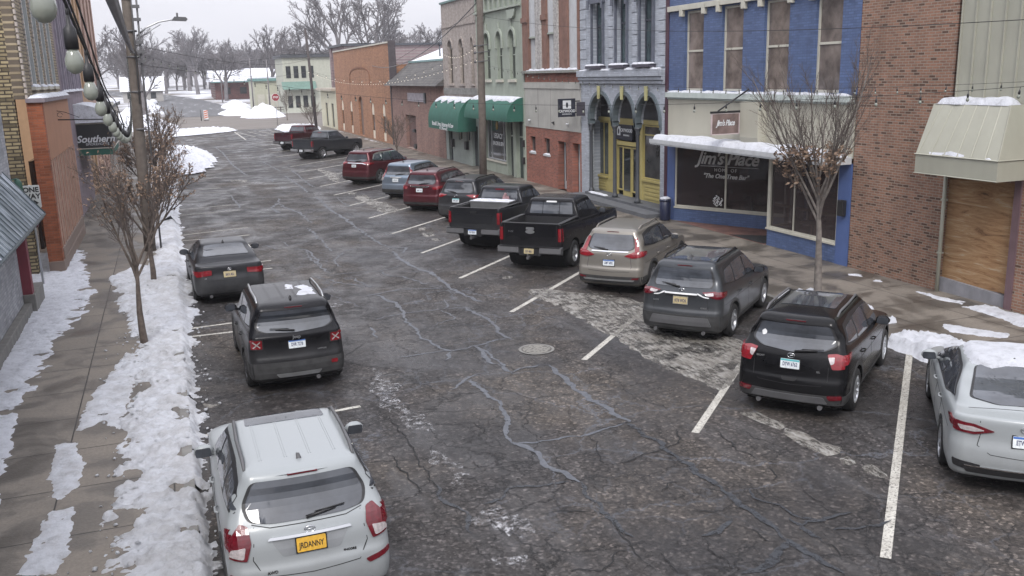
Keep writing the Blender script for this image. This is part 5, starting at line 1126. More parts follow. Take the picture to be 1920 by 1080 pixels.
def window_x(par, y0, y1, z0, z1, x, fm, gm, rails=(.5,), mull=(), w=.06, d=.07, label=None, blind=None, name='window'):
    q = MB(); q.box(x, x+d, y0, y0+w, z0, z1); q.box(x, x+d, y1-w, y1, z0, z1); q.box(x, x+d, y0+w, y1-w, z0, z0+w); q.box(x, x+d, y0+w, y1-w, z1-w, z1)
    for r in rails: z = z0+(z1-z0)*r; q.box(x+.004, x+d-.004, y0+w, y1-w, z-w*.45, z+w*.45)
    for m in mull: y = y0+(y1-y0)*m; q.box(x+.006, x+d-.006, y-w*.35, y+w*.35, z0+w, z1-w)
    o = q.build(name, fm, par)
    g = MB(); g.box(x+d*.45, x+d*.6, y0+w*.8, y1-w*.8, z0+w*.8, z1-w*.8); g.build('pane', gm, o)
    if blind:
        b = MB(); zt = z0+(z1-z0)*blind[0]; N = int((z1-zt)/.07)
        for k in range(N): b.box(x+d*.6+.02, x+d*.6+.035, y0+w, y1-w, z1-w-(k+1)*.07+.012, z1-w-k*.07)
        b.build('blind', blind[1], o)
    return o
def txt_w(name, s, size, mat, par, y, z, x=F, **k): return text(name, s, size, mat, par, (x, y, z), (0,-1,0), (0,0,1), **k)
def snow_strip(par, x0, x1, y0, y1, z, h=.07, name='ledge_snow', seed=0, amp=.5, n=None):
    q = MB(); n = n or max(4, int((y1-y0)/.12)); m = 6
    def f(u, v):
        e = 1-abs(2*v-1)**3; e2 = 1-abs(2*u-1)**14; yy = y0+(y1-y0)*u
        k = noise.noise(Vector((yy*2.7, v*3, seed)))
        return (x0+(x1-x0)*v + (.0 if 0 < v < 1 else .03*k*(1 if v else -1)), yy, z+.003+h*max(0, e*e2)**.5*(1+amp*k) - (0 if 0 < v < 1 else .012))
    q.grid(f, n, m); o = q.build(name, SNOW, par); return o
BRB = brick('brown_brick', (.27,.14,.095), (.21,.11,.077), (.3,.25,.2), .2, .068, .011, dark=.12, stain=.4)
RDB = brick('red_brick', (.31,.105,.07), (.24,.085,.06), (.29,.2,.17), .2, .068, .008, stain=.35)
BLUEB = brick('blue_painted_brick', (.09,.135,.265), (.08,.122,.245), (.065,.1,.21), .22, .075, .01, stain=.25, bump=.9, rough=.55)
GREYB = brick('grey_painted_brick', (.4,.43,.485), (.385,.41,.46), (.32,.35,.395), .22, .075, .008, stain=.3, bump=.6, rough=.6)
TANS = plain('mottled_stone', (.34,.3,.275), .85, var=.5, scale=7, mode='world', bump=.5)
GREENP = plain('sage_stucco', (.28,.315,.265), .75, var=.22, scale=1.2, mode='world'); GREENT = plain('sage_trim', (.3,.335,.285), .6, var=.15, scale=5, mode='world')
BEIGE = plain('beige_panel', (.4,.385,.32), .6, var=.1, scale=1.0, mode='world', bump=.1); BEIGEM = plain('beige_metal', (.33,.328,.272), .5, var=.12, scale=1.5, mode='world', bump=.1)
CREAM = plain('cream_trim', (.48,.465,.4), .6, var=.15, scale=3, mode='world'); WTRIM = plain('white_trim', (.46,.475,.49), .55, var=.18, scale=5, mode='world')
BLUEP = plain('blue_paint', (.075,.12,.28), .45, var=.15, mode='world'); MAROON = plain('maroon_paint', (.06,.02,.035), .5, mode='world')
DGREY = plain('charcoal_paint', (.055,.06,.07), .5, var=.2, mode='world'); YELLOW = plain('ochre_paint', (.42,.355,.14), .5, var=.14, scale=4, mode='world')
t = NT('weathered_boards'); p = t.pos('world', 'yz-', (.35, 2.2, 1)); n = t.noise(p, 3, 8, .7, 1.2)
t.set(t.ramp(n, [(.3, (.07,.038,.02)), (.42, (.24,.13,.06)), (.58, (.33,.21,.11)), (.7, (.38,.32,.24))]), .8); t.bump(n, .5, .03); BOARDS = t.mat
ROOFM = plain('roof_felt', (.08,.08,.085), .9, mode='world')
def shell(par, y0, y1, zt, depth, side, x=F, snow=True, z0=.0, th=.3):
    """side and back walls and flat roof behind a street front"""
    q = MB(); q.box(x+th, x+depth, y0, y0+.3, z0, zt); q.box(x+th, x+depth, y1-.3, y1, z0, zt); q.box(x+depth-.3, x+depth, y0+.3, y1-.3, z0, zt); q.build('side_walls', side, par)
    q = MB(); q.box(x+th, x+depth-.3, y0+.3, y1-.3, zt-.5, zt-.35); q.build('roof', ROOFM, par)
    if snow: q = MB(); q.grid(lambda u, v: (x+th+(depth-.3-th)*v, y0+.3+(y1-y0-.6)*u, zt-.33+.12*(1+.4*noise.noise(Vector((u*5, v*5, zt))))), 16, 16); q.build('roof_snow', SNOW, par)

# 1 --- brown brick shop with boarded window, nearest on the right
b = thing('brick_building', 'brown brick shop with a beige metal awning and a boarded up window', 'building', (F, 12, 0))
q = MB(); wall_x(q, 17.12, 20.36, .1, 10, []); wall_x(q, 8, 15.1, .1, 10, []); wall_x(q, 15.1, 17.12, 3.0, 4.2, []); q.build('wall', BRB, b)
q = MB(); q.box(F+.12, F+.2, 15.1, 17.12, .45, 3.0); q.build('boarded_window', BOARDS, b)
q = MB(); q.prism([(15.1, .12), (17.12, .12), (17.12, .5), (15.1, .42)], 'x', F+.03, F+.3); q.build('base_course', plain('grey_base', (.22,.22,.24), .8, var=.3, mode='world'), b)
q = MB(); q.box(F-.04, F+.3, 14.95, 15.13, .12, 3.1); q.build('pilaster', plain('mauve_brick_paint', (.13,.08,.09), .7, mode='world', var=.3), b)
q = MB(); q.tube([(F-.06, 17.06, .14), (F-.06, 17.06, 3.15)], .045, 8); q.box(F-.11, F, 17.0, 17.12, 1.1, 1.14); q.box(F-.11, F, 17.0, 17.12, 2.4, 2.44); q.build('downspout', BEIGEM, b)
# metal cladding above with standing seams
q = MB(); q.box(F-.05, F-.003, 8, 17.0, 4.2, 10)
for k in range(23): y = 16.96-k*.4; q.box(F-.085, F-.05, y-.015, y+.015, 4.2, 10)
q.build('metal_cladding', BEIGEM, b)
q = MB(); A = [(16.45, 17.08), (16.45, 14.75), (F-.09, 14.75), (F-.09, 17.08)]; T = [(16.95, 17.14), (16.95, 15.0), (F-.09, 15.0), (F-.09, 17.14)]
q.add([(x, y, 3.13) for x, y in A]+[(x, y, 3.58) for x, y in A]+[(x, y, 4.72) for x, y in T], [(3,2,1,0), (0,1,5,4), (1,2,6,5), (3,0,4,7), (4,5,9,8), (5,6,10,9), (7,4,8,11), (8,9,10,11)])
for k in range(7):
    y = 17.0-k*.38
    if y > 14.8: a = Vector((16.45, y, 3.6)); c = Vector((16.95, y*.86+.14*16.1, 4.72)); q.tube([a, c], .014, 4, smooth=False)
q.tube([(16.45, 14.75, 3.58), (16.95, 15.0, 4.72)], .02, 4, smooth=False); q.tube([(16.44, 14.74, 3.58), (16.44, 17.1, 3.58)], .018, 4, smooth=False); q.tube([(16.44, 14.74, 3.14), (16.44, 17.1, 3.14)], .012, 4, smooth=False); q.tube([(16.44, 14.74, 3.58), (F-.09, 14.74, 3.58)], .018, 4, smooth=False)
q.build('awning', BEIGEM, b)
snow_strip(b, 16.45, 16.62, 14.9, 16.95, 3.585, .07, 'awning_snow', 3, 1.1); snow_strip(b, 16.93, F-.1, 15.05, 17.1, 4.72, .15, 'awning_snow', 5, .3)
shell(b, 8, 20.36, 10, 14, BRB)
def see_through(name, col, fac):
    if name in MC: return MC[name]
    t = NT(name); t.set(col, .04, 0, 0, .8); tr = t.node('ShaderNodeBsdfTransparent'); tr.inputs[0].default_value = (.8,.8,.8,1); mx_ = t.node('ShaderNodeMixShader'); mx_.inputs[0].default_value = fac
    t.link(tr.outputs[0], mx_.inputs[1]); t.link(t.b.outputs[0], mx_.inputs[2]); t.link(mx_.outputs[0], t.out.inputs[0]); MC[name] = t.mat; return t.mat
# 2 --- blue brick bar
b = thing('blue_building', 'bright blue painted brick bar with tall upper windows and a snowy white canopy', 'building', (F, 25, 0))
UW = [(28.09,29.31), (25.76,26.97), (23.41,24.65), (21.11,22.23)]
q = MB(); wall_x(q, 20.38, 30.4, 4.86, 10, [(a, c, 4.9, 7.62) for a, c in UW]); q.build('upper_wall', BLUEB, b)
for a, c in UW: window_x(b, a, c, 4.9, 7.62, F+.1, CREAM, glass('bar_upper_glass', (.16,.135,.122), .08, .6), (.5,), w=.075, blind=(.1, plain('brown_blind', (.2,.16,.13), .8)))
q = MB(); q.box(F-.12, F-.002, 20.45, 30.38, 7.66, 7.84)
for a, c in UW: q.box(F-.14, F-.125, a-.2, a-.02, 7.46, 7.8); q.box(F-.14, F-.125, c+.02, c+.2, 7.46, 7.8); q.box(F-.13, F-.001, a-.2, a-.02, 7.45, 7.655); q.box(F-.13, F-.001, c+.02, c+.2, 7.45, 7.655)
q.build('head_moulding', CREAM, b, bevel=.02)
q = MB(); q.box(F-.16, F-.002, 20.45, 30.38, 4.66, 4.84); q.box(F-.08, F-.002, 20.45, 30.38, 4.6, 4.655); q.build('sill_band', plain('pale_sill', (.45,.5,.48), .6, mode='world'), b)
snow_strip(b, F-.16, F-.02, 20.5, 30.3, 4.84, .05, 'ledge_snow', 1, 1.2)
q = MB(); q.box(F-.02, F+.28, 20.4, 30.38, 3.15, 4.6); q.build('fascia_panel', BEIGE, b)
q = MB(); q.box(F-.33, F-.021, 24.35, 25.3, 3.5, 4.6); q.prism([(F-.33, 3.5), (F-.021, 3.5), (F-.021, 3.25), (F-.25, 3.25)], 'y', 24.35, 25.3); q.build('boxed_pilaster', BEIGE, b)
q = MB(); cx = 16.6; q.prism([(cx, 3.0), (cx, 3.17), (F-.03, 3.2), (F-.03, 3.0)], 'y', 20.4, 30.2); q.box(cx-.02, cx, 20.38, 30.22, 3.05, 3.19); q.build('canopy', WTRIM, b)
q = MB()
def cs(u, v):
    y = 20.45+9.7*u; x = cx+.02+(F-.05-cx)*v; k = noise.noise(Vector((y*1.1, x*2, 2))); return (x, y, 3.185+.17*max(0, (1-abs(2*u-1)**30)*(1-abs(2*v-1)**10))**.5*(1+.5*k))
q.grid(cs, 90, 10); q.build('canopy_snow', SNOW, b)
# storefront: angled left window, recess, right window
Ax, Ay, Bx, By = F-.02, 29.85, 19.45, 25.9
def ang(u, off, z):  # point along the angled front, off = outward
    d = Vector((Bx-Ax, By-Ay)).normalized(); n = Vector((-abs(d.y), -d.x)) ; n = Vector((d.y, -d.x)); n = n if n.x < 0 else -n
    L = math.hypot(Bx-Ax, By-Ay); return (Ax+d.x*u*L+n.x*off, Ay+d.y*u*L+n.y*off, z)
def abox(q, u0, u1, z0, z1, o0, o1, mi=0):
    P = [ang(u0, o0, z0), ang(u1, o0, z0), ang(u1, o1, z0), ang(u0, o1, z0)]; T = [ang(u0, o0, z1), ang(u1, o0, z1), ang(u1, o1, z1), ang(u0, o1, z1)]
    q.add(P+T, [(0,1,2,3), (7,6,5,4), (1,0,4,5), (2,1,5,6), (3,2,6,7), (0,3,7,4)], mi)
q = MB(); q.box(F-.02, F+.3, 29.86, 30.4, .14, 3.0); q.build('blue_pilaster', BLUEP, b); q = MB(); q.box(F-.03, F+.3, 20.38, 20.88, .14, 3.0); q.build('blue_pilaster', BLUEP, b)
t = MB(); abox(t, .0, 1, .14, .62, -.25, 0)
t.box(F-.01, F+.25, 20.88, 24.12, .14, .66); t.box(F+.25, 19.0, 23.95, 24.12, .14, .66); t.build('knee_wall', BLUEB, b)
q = MB(); abox(q, 0, 1, .625, .68, -.2, .04); q.box(F-.05, F+.2, 20.88, 24.16, .665, .72); q.build('window_sill', CREAM, b)
q = MB(); abox(q, 0, 1, .685, .74, -.1, -.03); abox(q, 0, 1, 2.93, 3.0, -.1, -.03)
for u in (0.0, .47, .985): abox(q, u, u+.015, .74, 2.93, -.1, -.03)
fr = q.build('shop_window', CREAM, b); q = MB(); abox(q, .012, .985, .74, 2.93, -.07, -.062); q.build('pane', see_through('bar_glass', (.07,.055,.055), .5), fr)
d_ = Vector((Bx-Ax, By-Ay, 0)).normalized(); gx = (d_.x, d_.y, 0); GW = plain('painted_letters', (.5,.5,.5), .6, bump=0)
def at_(s, size, u, z, mat=GW, **k): text('window_lettering', s, size, mat, fr, ang(u, -.05, z), gx, (0,0,1), **k)
at_("Jim's Place", .62, .48, 2.5, shear=.35, bold=.012, space=.95); at_("HOME OF", .17, .47, 2.1, space=1.3); at_('"The One Tree Bar"', .22, .47, 1.88, shear=.3, bold=.006)
q = MB(); abox(q, .24, .76, 2.22, 2.235, -.055, -.05); q.build('underline', GW, fr)
q = MB(); rs = random.Random(3); C = ang(.41, -.045, 1.0)
for k in range(60):
    a = rs.random()*2*PI; r = rs.random()**.6*.2; c0 = Vector(C)+Vector(gx)*(math.cos(a)*r)+Vector((0,0,math.sin(a)*r)); q.blob(c0, (.025,.025,.025), k, 3)
q.build('white_flowers', WHITE, fr)
# things seen inside: brick partition lightened to stand in for a reflection, tables, red sign glow-free shapes
q = MB(); q.box(19.9, 20.0, 22, 31, .15, 3.0); q.box(F+.3, 22, 30.3, 30.38, .15, 3.0); q.build('inner_wall', brick('lightened_inner_brick', (.5,.26,.2), (.38,.2,.16), (.4,.3,.27)), b)
q = MB(); q.box(F+.3, 22, 20.7, 30.3, .1, .149); q.build('inner_floor', plain('bar_floor', (.12,.08,.06), .6), b)
for k, (x, y) in enumerate([(18.9, 29.2), (19.2, 28.2), (19.6, 27.2), (18.5, 23.2), (18.5, 22.0)]):
    q = MB(); q.lathe([(.38, .9), (.38, .94)], (x, y, 0), 'z', 16); q.lathe([(.03, .15), (.03, .9)], (x, y, 0), 'z', 8); q.build('bar_table', plain('dark_table', (.05,.03,.025), .4), b)
    for dx in (-.5, .5): q = MB(); q.box(x+dx-.18, x+dx+.18, y-.18, y+.18, .62, .68); q.box(x+dx-.18, x+dx-.14, y-.18, y+.18, .68, 1.1); q.box(x+dx-.16, x+dx+.16, y-.02, y+.02, .15, .62); q.build('bar_stool', BLACKP, b)
q = MB(); q.box(19.7, 19.75, 26.2, 26.5, 1.6, 2.7); q.build('red_banner', plain('red_cloth', (.4,.03,.04), .7), b); q = MB(); q.box(19.8, 19.85, 27.5, 28.6, 1.7, 2.4); q.build('green_board', plain('green_board', (.05,.12,.1), .6), b)
for k in range(5): q = MB(); q.blob((19.0+.1*k, 29.3-k*.7, 1.15+.1*(k%2)), (.07,.07,.1), k, 5); q.build('pale_ornament', CREAM, b)
q = MB(); q.box(F+.0, 21, 24.12, 30.3, 3.02, 3.06); q.build('soffit', WTRIM, b)
window_x(b, 20.9, 24.1, .72, 2.98, F+.02, CREAM, see_through('bar_glass', (.07,.055,.055), .5), (), (.62,), w=.06, name='shop_window')
q = MB(); q.box(F+.0, F+.14, 24.02, 24.16, .72, 3.0); q.box(F+.14, 19.0, 24.05, 24.1, .72, .8); q.box(18.3, 18.36, 24.04, 24.12, .72, 3.0); q.box(18.94, 19.0, 24.04, 24.12, .15, 3.0); q.build('corner_post', CREAM, b)
q = MB(); q.box(F+.16, F+.2, 21.0, 24.0, 1.42, 1.5); q.build('window_counter', plain('pale_wood', (.4,.3,.18), .6), b)
q = MB(); q.box(18.99, 19.05, 24.15, 25.05, .15, 2.5); dr = q.build('door', plain('door_blue', (.05,.08,.2), .5), b); q = MB(); q.box(18.975, 18.988, 24.3, 24.9, .6, 2.3); q.build('pane', WGLASS, dr)
q = MB(); q.prism([(17.42, 29.6), (17.42, 24.2), (19.4, 24.2), (19.4, 25.9)], 'z', .14, .158); q.build('entry_tiles', brick('entry_tile', (.2,.1,.08), (.17,.085,.07), (.1,.07,.06), .3, .3, .01, 'xy'), b)
q = MB(); q.prism([(17.46, 26.2), (17.46, 24.3), (18.6, 24.3), (18.6, 25.2)], 'z', .16, .172); q.build('door_mat', plain('black_mat', (.02,.02,.022), .95, var=.5, scale=8, bump=.8), b)
q = MB(); q.box(F-.18, F-.03, 20.5, 20.72, 1.55, 2.0); q.build('post_box', BLACKP, b, bevel=.02)
q = MB(); q.box(F-.03, F+.05, 30.4, 30.62, .14, 10); q.build('party_strip', MAROON, b)
shell(b, 20.38, 30.6, 10, 14, BLUEB)
# 3 --- grey arcade building
b = thing('grey_building', 'pale grey painted brick building with three charcoal arches over a mustard yellow shopfront', 'building', (F, 34, 0))
AR = [(35.08, 37.2), (33.05, 34.92), (31.0, 32.9)]; W3 = [(35.85,36.85), (33.7,34.6), (31.57,32.55)]
q = MB(); wall_x(q, 30.63, 38.13, 4.86, 10, [(a, c, 5.9, 9.0) for a, c in W3]); wall_x(q, 30.63, 38.13, 3.55, 4.86, [(a, c, 3.55, 4.72) for a, c in AR], th=.3)
for a, c in AR: arch_corners(q, a, c, 3.6, 4.72, F, .3)
wall_x(q, 37.45, 38.13, .2, 3.55, []); wall_x(q, 30.63, 30.98, .2, 3.55, []); q.build('wall', GREYB, b)
q = MB()
for a, c in AR: arch_ring(q, a, c, 3.6, 4.72, .13, F-.07, F+.2)
for a, c in AR: q.box(F-.05, F+.25, a-.13, a+.0, 3.42, 3.6); q.box(F-.05, F+.25, c, c+.13, 3.42, 3.6)
q.build('arch_ring', plain('grey_green_paint', (.1,.125,.14), .5, var=.2, mode='world'), b)
q = MB()
for a, c in AR: y = (a+c)/2; q.prism([(y-.11, 5.05), (y+.11, 5.05), (y+.07, 4.5), (y-.07, 4.5)], 'x', F-.14, F-.071)
q.build('keystone', plain('keystone_yellow', (.42,.4,.2), .6), b, bevel=.01)
for y in (37.32, 35.0, 32.97):
    q = MB(); q.lathe([(.13, .42), (.13, .5), (.1, .56), (.085, .62), (.075, 2.2), (.07, 3.1), (.1, 3.16), (.075, 3.22), (.12, 3.34), (.16, 3.42)], (F+.1, y, 0), 'z', 16); q.box(F-.06, F+.26, y-.16, y+.16, .32, .42); q.build('column', DGREY, b)
for a, c in W3:
    window_x(b, a+.02, c-.02, 5.92, 8.98, F+.16, plain('slate_frame', (.05,.055,.075), .5), glass('teal_glass', (.03,.05,.055), .06, .6), (.52,), (.5,), w=.07)
q = MB()
for a, c in W3: q.box(F-.09, F-.002, a-.1, a-.0, 5.9, 9.1); q.box(F-.09, F-.002, c, c+.1, 5.9, 9.1); q.box(F-.16, F-.002, a-.16, c+.16, 8.42, 8.66); q.box(F-.2, F-.161, a-.24, a-.08, 8.2, 8.6); q.box(F-.2, F-.161, c+.08, c+.24, 8.2, 8.6)
q.build('window_hood', plain('slate_paint', (.09,.1,.13), .5), b)
for ya, yb in ((37.55, 38.1), (34.95, 35.35), (32.85, 33.25), (30.66, 31.15)):
    q = MB()
    for k in range(10): z = 5.75+k*.42; q.box(F-.05, F-.002, ya, yb, z, z+.385)
    q.build('quoins', GREYB, b, bevel=.01)
q = MB(); q.box(F-.24, F-.002, 30.64, 38.12, 5.42, 5.68); q.box(F-.17, F-.002, 30.64, 38.12, 5.28, 5.415); q.box(F-.1, F-.002, 30.64, 38.12, 5.14, 5.275); q.build('ledge', GREYB, b, bevel=.012)
for k, (a, c) in enumerate(W3):
    q = MB(); q.box(F-.3, F+.1, a-.2, c+.2, 5.76, 5.88); q.build('window_sill', plain('dark_sill', (.06,.055,.075), .6), b); snow_strip(b, F-.3, F-.02, a-.25, c+.3, 5.685 if False else 5.885, .06, 'sill_snow', k)
snow_strip(b, F-.24, F-.02, 30.8, 37.9, 5.69, .05, 'ledge_snow', 8, 1.)
# yellow shopfront set back
X2 = 18.2
q = MB(); q.box(X2, X2+.1, 36.95, 38.1, .4, .95); q.box(X2, X2+.1, 30.7, 33.75, .4, 1.2); q.box(X2, X2+.1, 36.35, 36.95, .4, 1.0)
q.box(X2-.02, X2+.1, 37.98, 38.12, .95, 3.5); q.box(X2-.03, X2+.1, 30.7, 38.12, 3.5, 3.68); q.box(X2-.02, X2+.1, 33.7, 34.1, .4, 3.5); q.box(X2-.02, X2+.1, 36.3, 36.85, .95, 3.5); q.box(X2-.02, X2+.1, 36.0, 36.3, .4, 3.5); q.box(X2-.01, X2+.1, 34.1, 36.0, 3.42, 3.5)
q.box(X2-.08, X2-.021, 36.85, 38.1, 1.0, 1.1); q.box(X2-.08, X2-.001, 30.75, 33.7, 1.2, 1.3); q.box(X2-.06, X2+.1, 34.12, 36.0, 2.55, 2.72)
for k in range(4): q.box(X2-.03, X2-.001, 37.1, 37.9, .48+k*.12, .55+k*.12); q.box(X2-.03, X2-.001, 31.0, 33.5, .5+k*.16, .6+k*.16)
q.build('shopfront', YELLOW, b, bevel=.006)
window_x(b, 36.85, 37.98, 1.1, 3.48, X2+.03, YELLOW, glass('shop_glass', (.06,.07,.065), .08, .5), (), (.5,), w=.05, name='shop_window'); window_x(b, 30.75, 33.7, 1.3, 3.48, X2+.03, YELLOW, glass('shop_glass_b', (.05,.05,.05), .08, .5), (.82,), (), w=.06, name='shop_window')
q = MB(); q.box(X2+.02, X2+.08, 34.72, 35.5, .4, 2.5); dr = q.build('door', YELLOW, b); q = MB(); q.box(X2+.005, X2+.018, 34.82, 35.4, .62, 2.42); q.build('pane', glass('door_glass', (.025,.03,.03), .05, .6), dr)
window_x(b, 34.1, 34.7, .6, 2.5, X2+.03, YELLOW, WGLASS, (), (), w=.06, name='side_light'); window_x(b, 35.52, 36.0, .6, 2.5, X2+.03, YELLOW, WGLASS, (), (), w=.06, name='side_light')
SIGND = plain('sign_navy', (.02,.022,.035), .5); LET = plain('sign_letters', (.6,.62,.64), .5, bump=0)
q = MB(); q.box(X2-.06, X2-.012, 34.55, 36.0, 2.78, 3.42); sg = q.build('shop_sign', SIGND, b)
txt_w('sign_lettering', 'CAYWOOD', .2, LET, sg, 35.05, 3.18, X2-.066, bold=.006); txt_w('sign_lettering', 'INSURANCE', .1, LET, sg, 35.05, 2.98, X2-.066)
q = MB(); q.box(X2-.07, X2-.062, 35.6, 35.9, 2.96, 3.34); q.build('sign_logo', LET, sg); q = MB(); q.blob((X2-.075, 35.75, 3.13), (.006, .07, .12), 1, 6, amp=.1); q.build('flame_mark', SIGND, sg)
q = MB(); q.box(F+.3, X2, 30.7, 38.1, 4.8, 4.85); q.box(X2+.1, X2+.14, 30.7, 38.1, 3.68, 4.85); q.build('porch_ceiling', DGREY, b)
q = MB(); q.box(16.7, X2+.1, 30.63, 38.13, .14, .3); q.box(F-.1, X2+.1, 30.63, 37.6, .3, .4); q.build('porch_step', plain('dark_step', (.1,.105,.115), .8, var=.3, mode='world'), b)
snow_strip(b, F-.1, F+.12, 35.6, 37.3, .4, .05, 'step_snow', 4)
shell(b, 30.63, 38.13, 10, 14, GREYB)
# 4 --- red brick and white building
b = thing('red_brick_building', 'narrow building with a red brick ground floor, pale panel above and peeling white upper columns', 'building', (F, 41.6, 0))
q = MB(); ops = [(43.72,44.42,1.72,2.5), (41.85,42.56,1.72,2.5), (39.85,40.82,.15,2.45), (38.3,39.15,.15,2.45)]
wall_x(q, 38.15, 45.02, .1, 2.97, ops); wall_x(q, 38.15, 45.02, 5.2, 5.62, []); q.build('brick_wall', RDB, b)
q = MB(); q.box(F-.03, F+.3, 38.15, 45.05, 2.975, 5.195); q.box(F-.07, F-.031, 38.15, 45.05, 4.9, 5.19); q.build('pale_panel', plain('stained_white_panel', (.37,.365,.34), .7, var=.2, scale=1.5, mode='world'), b)
q = MB()
for y in (43.2, 41.6): q.box(F-.034, F-.0305, y, y+.012, 2.98, 4.89)
q.build('panel_joint', DARK, b)
for a, c in ((43.72,44.42), (41.85,42.56)):
    window_x(b, a, c, 1.72, 2.5, F+.12, plain('brown_frame', (.15,.12,.11), .6), WGLASS, (), (), w=.05)
    q = MB(); q.box(F-.04, F+.12, a-.08, c+.08, 1.62, 1.715); q.build('window_sill', WTRIM, b); snow_strip(b, F-.04, F+.1, a-.05, c+.05, 1.715, .04, 'sill_snow', a)
for (a, c), m in (((39.85,40.82), WTRIM), ((38.3,39.15), plain('pale_door', (.45,.5,.52), .6))):
    q = MB(); q.box(F+.32, F+.38, a, c, .15, 2.45); dr = q.build('door', m, b)
    if m is WTRIM: q = MB(); q.box(F+.305, F+.318, a+.22, c-.2, .55, 2.3); q.build('pane', WGLASS, dr)
    q = MB(); q.box(F+.29, F+.319, a+.08, a+.12, 1.05, 1.2); q.build('door_handle', BLACKP, dr)
for y in (44.3, 39.5, 41.2):
    q = MB(); q.blob((F-.1, y, 3.3), (.07,.1,.05), 2, 5, amp=.2); q.box(F-.06, F-.031, y-.03, y+.03, 3.2, 3.36); q.build('flood_lamp', WTRIM if y != 41.2 else BLACKP, b)
q = MB(); q.box(F-.2, F-.002, 38.15, 45.05, 5.63, 5.75); q.build('cornice', plain('worn_green_cornice', (.25,.25,.23), .8, mode='world', var=.4), b); snow_strip(b, F-.2, F-.02, 38.3, 44.4, 5.75, .07, 'ledge_snow', 12, 1.3)
PEEL = plain('peeling_white', (.42,.405,.39), .8, var=.75, scale=11, mode='world', bump=.9); BRN = plain('worn_brown', (.2,.11,.085), .8, var=.35, scale=4, mode='world')
for y0, y1, m, z1, pr in ((44.25,45.02,BRN,10,.1), (42.45,43.15,PEEL,10,.15), (41.85,42.45,BRN,10,.08), (40.35,40.85,PEEL,10,.15), (39.4,40.35,BRN,10,.08), (38.16,38.35,BRN,10,.08)):
    q = MB(); q.box(F-pr, F+.3, y0, y1, 5.76, z1)
    if m is BRN and y0 in (44.25, 41.85): q.box(F-pr-.07, F-pr, y0-.03, y1+.03, 8.1, 8.35)
    q.build('upper_pilaster', m, b)
for y0, y1, z in ((43.15,44.25,7.35), (40.85,41.85,7.45)):
    q = MB(); q.box(F+.0, F+.1, y0, y1, z, 10); q.build('window_panel', WTRIM, b); q = MB(); q.box(F-.05, F-.002, y0+.02, y1-.02, z-.03, z+.05); q.build('panel_lip', GREENT, b)
    window_x(b, y0+.05, y1-.42, 5.78, z-.03, F+.08, WTRIM, glass('old_glass', (.07,.065,.06), .15, .4), (.5,), (), w=.05); q = MB(); q.box(F+.06, F+.12, y1-.42, y1, 5.78, z-.03); q.build('side_panel', WTRIM, b)
q = MB(); q.box(F+.02, F+.1, 38.35, 39.4, 5.77, 10); q.build('window_panel', WTRIM, b)
q = MB(); q.box(F-.06, F+.3, 45.05, 45.22, .14, 10); q.build('party_strip', GREENT, b)
shell(b, 38.15, 45.1, 10, 14, RDB)
# 5 --- sage green building
def barrel_awning(par, y0, y1, z0, z1, out, skirt, mat, seed):
    q = MB(); n = 12; pr = [(F-.005-out*math.sin(PI/2*k/n), z0+(z1-z0)*math.cos(PI/2*k/n)) for k in range(n+1)]+[(F-out, z0-skirt)]
    vs = [(x, y, z) for y in (y0, y1) for x, z in pr]; m = len(pr)
    q.add(vs, [(k, k+1, m+k+1, m+k) for k in range(m-1)], 0, True)
    for y, fl in ((y0, 0), (y1, 1)):
        c = [(F-.005, y, z0-skirt)]+[(x, y, z) for x, z in pr]; f = tuple(range(len(c))); q.add(c, [f if fl else f[::-1]])
    o = q.build('awning', mat, par, sharp=50)
    sn = MB()
    def f(u, v):
        a = PI/2*(.02+.36*v*(1+.35*noise.noise(Vector((u*9, 0, seed))))); y = y0+.05+(y1-y0-.1)*u; th = .07*(1-abs(2*v-1)**4)*(1-abs(2*u-1)**20)
        return (F-.005-(out+th)*math.sin(a), y, z0+(z1-z0+th)*math.cos(a)+.004)
    sn.grid(f, 60, 8); sn.build('awning_snow', SNOW, o); return o
AWG = plain('green_canvas', (.022,.105,.078), .75, var=.2, scale=2, mode='world', bump=.3)
b = thing('green_building', 'sage green stucco building with ornate window hoods and a green canopy shop', 'building', (F, 49, 0))
GW3 = [(50.35,51.3), (48.35,49.15), (46.35,47.2)]
q = MB(); wall_x(q, 45.24, 52.75, 3.35, 10, [(a, c, 5.35, 7.9) for a, c in GW3])
for a, c in GW3: arch_corners(q, a, c, 7.45, 7.9)
wall_x(q, 45.24, 52.75, .14, 3.35, [(48.15,51.5,.85,3.2), (47.0,47.9,.14,3.2), (45.5,46.55,.14,3.2)]); q.build('wall', GREENP, b)
for a, c in GW3:
    window_x(b, a, c, 5.35, 7.88, F+.14, GREENT, glass('green_up_glass', (.03,.035,.035), .07, .6), (.5,), (), w=.055)
    q = MB(); arch_ring(q, a-.02, c+.02, 7.45, 7.92, .13, F-.09, F-.002); q.box(F-.09, F-.002, a-.2, a-.02, 7.0, 7.46); q.box(F-.09, F-.002, c+.02, c+.2, 7.0, 7.46)
    q.prism([((a+c)/2-.06, 8.0), ((a+c)/2+.06, 8.0), ((a+c)/2, 8.4)], 'x', F-.08, F-.01); q.build('window_hood', GREENT, b)
    q = MB(); q.box(F-.1, F+.14, a-.14, c+.14, 5.2, 5.34); q.build('window_sill', CREAM, b)
q = MB()
for y0 in (51.0, 46.0): q.prism([(y0, 8.9), (y0+1.3, 8.9), (y0+1.1, 8.55), (y0+.2, 8.55)], 'x', F-.12, F-.002); q.prism([(y0+.2, 8.54), (y0+1.1, 8.54), (y0+1.0, 8.45), (y0+.3, 8.45)], 'x', F-.16, F-.002)
q.box(F-.16, F-.002, 45.3, 52.7, 9.0, 9.1)
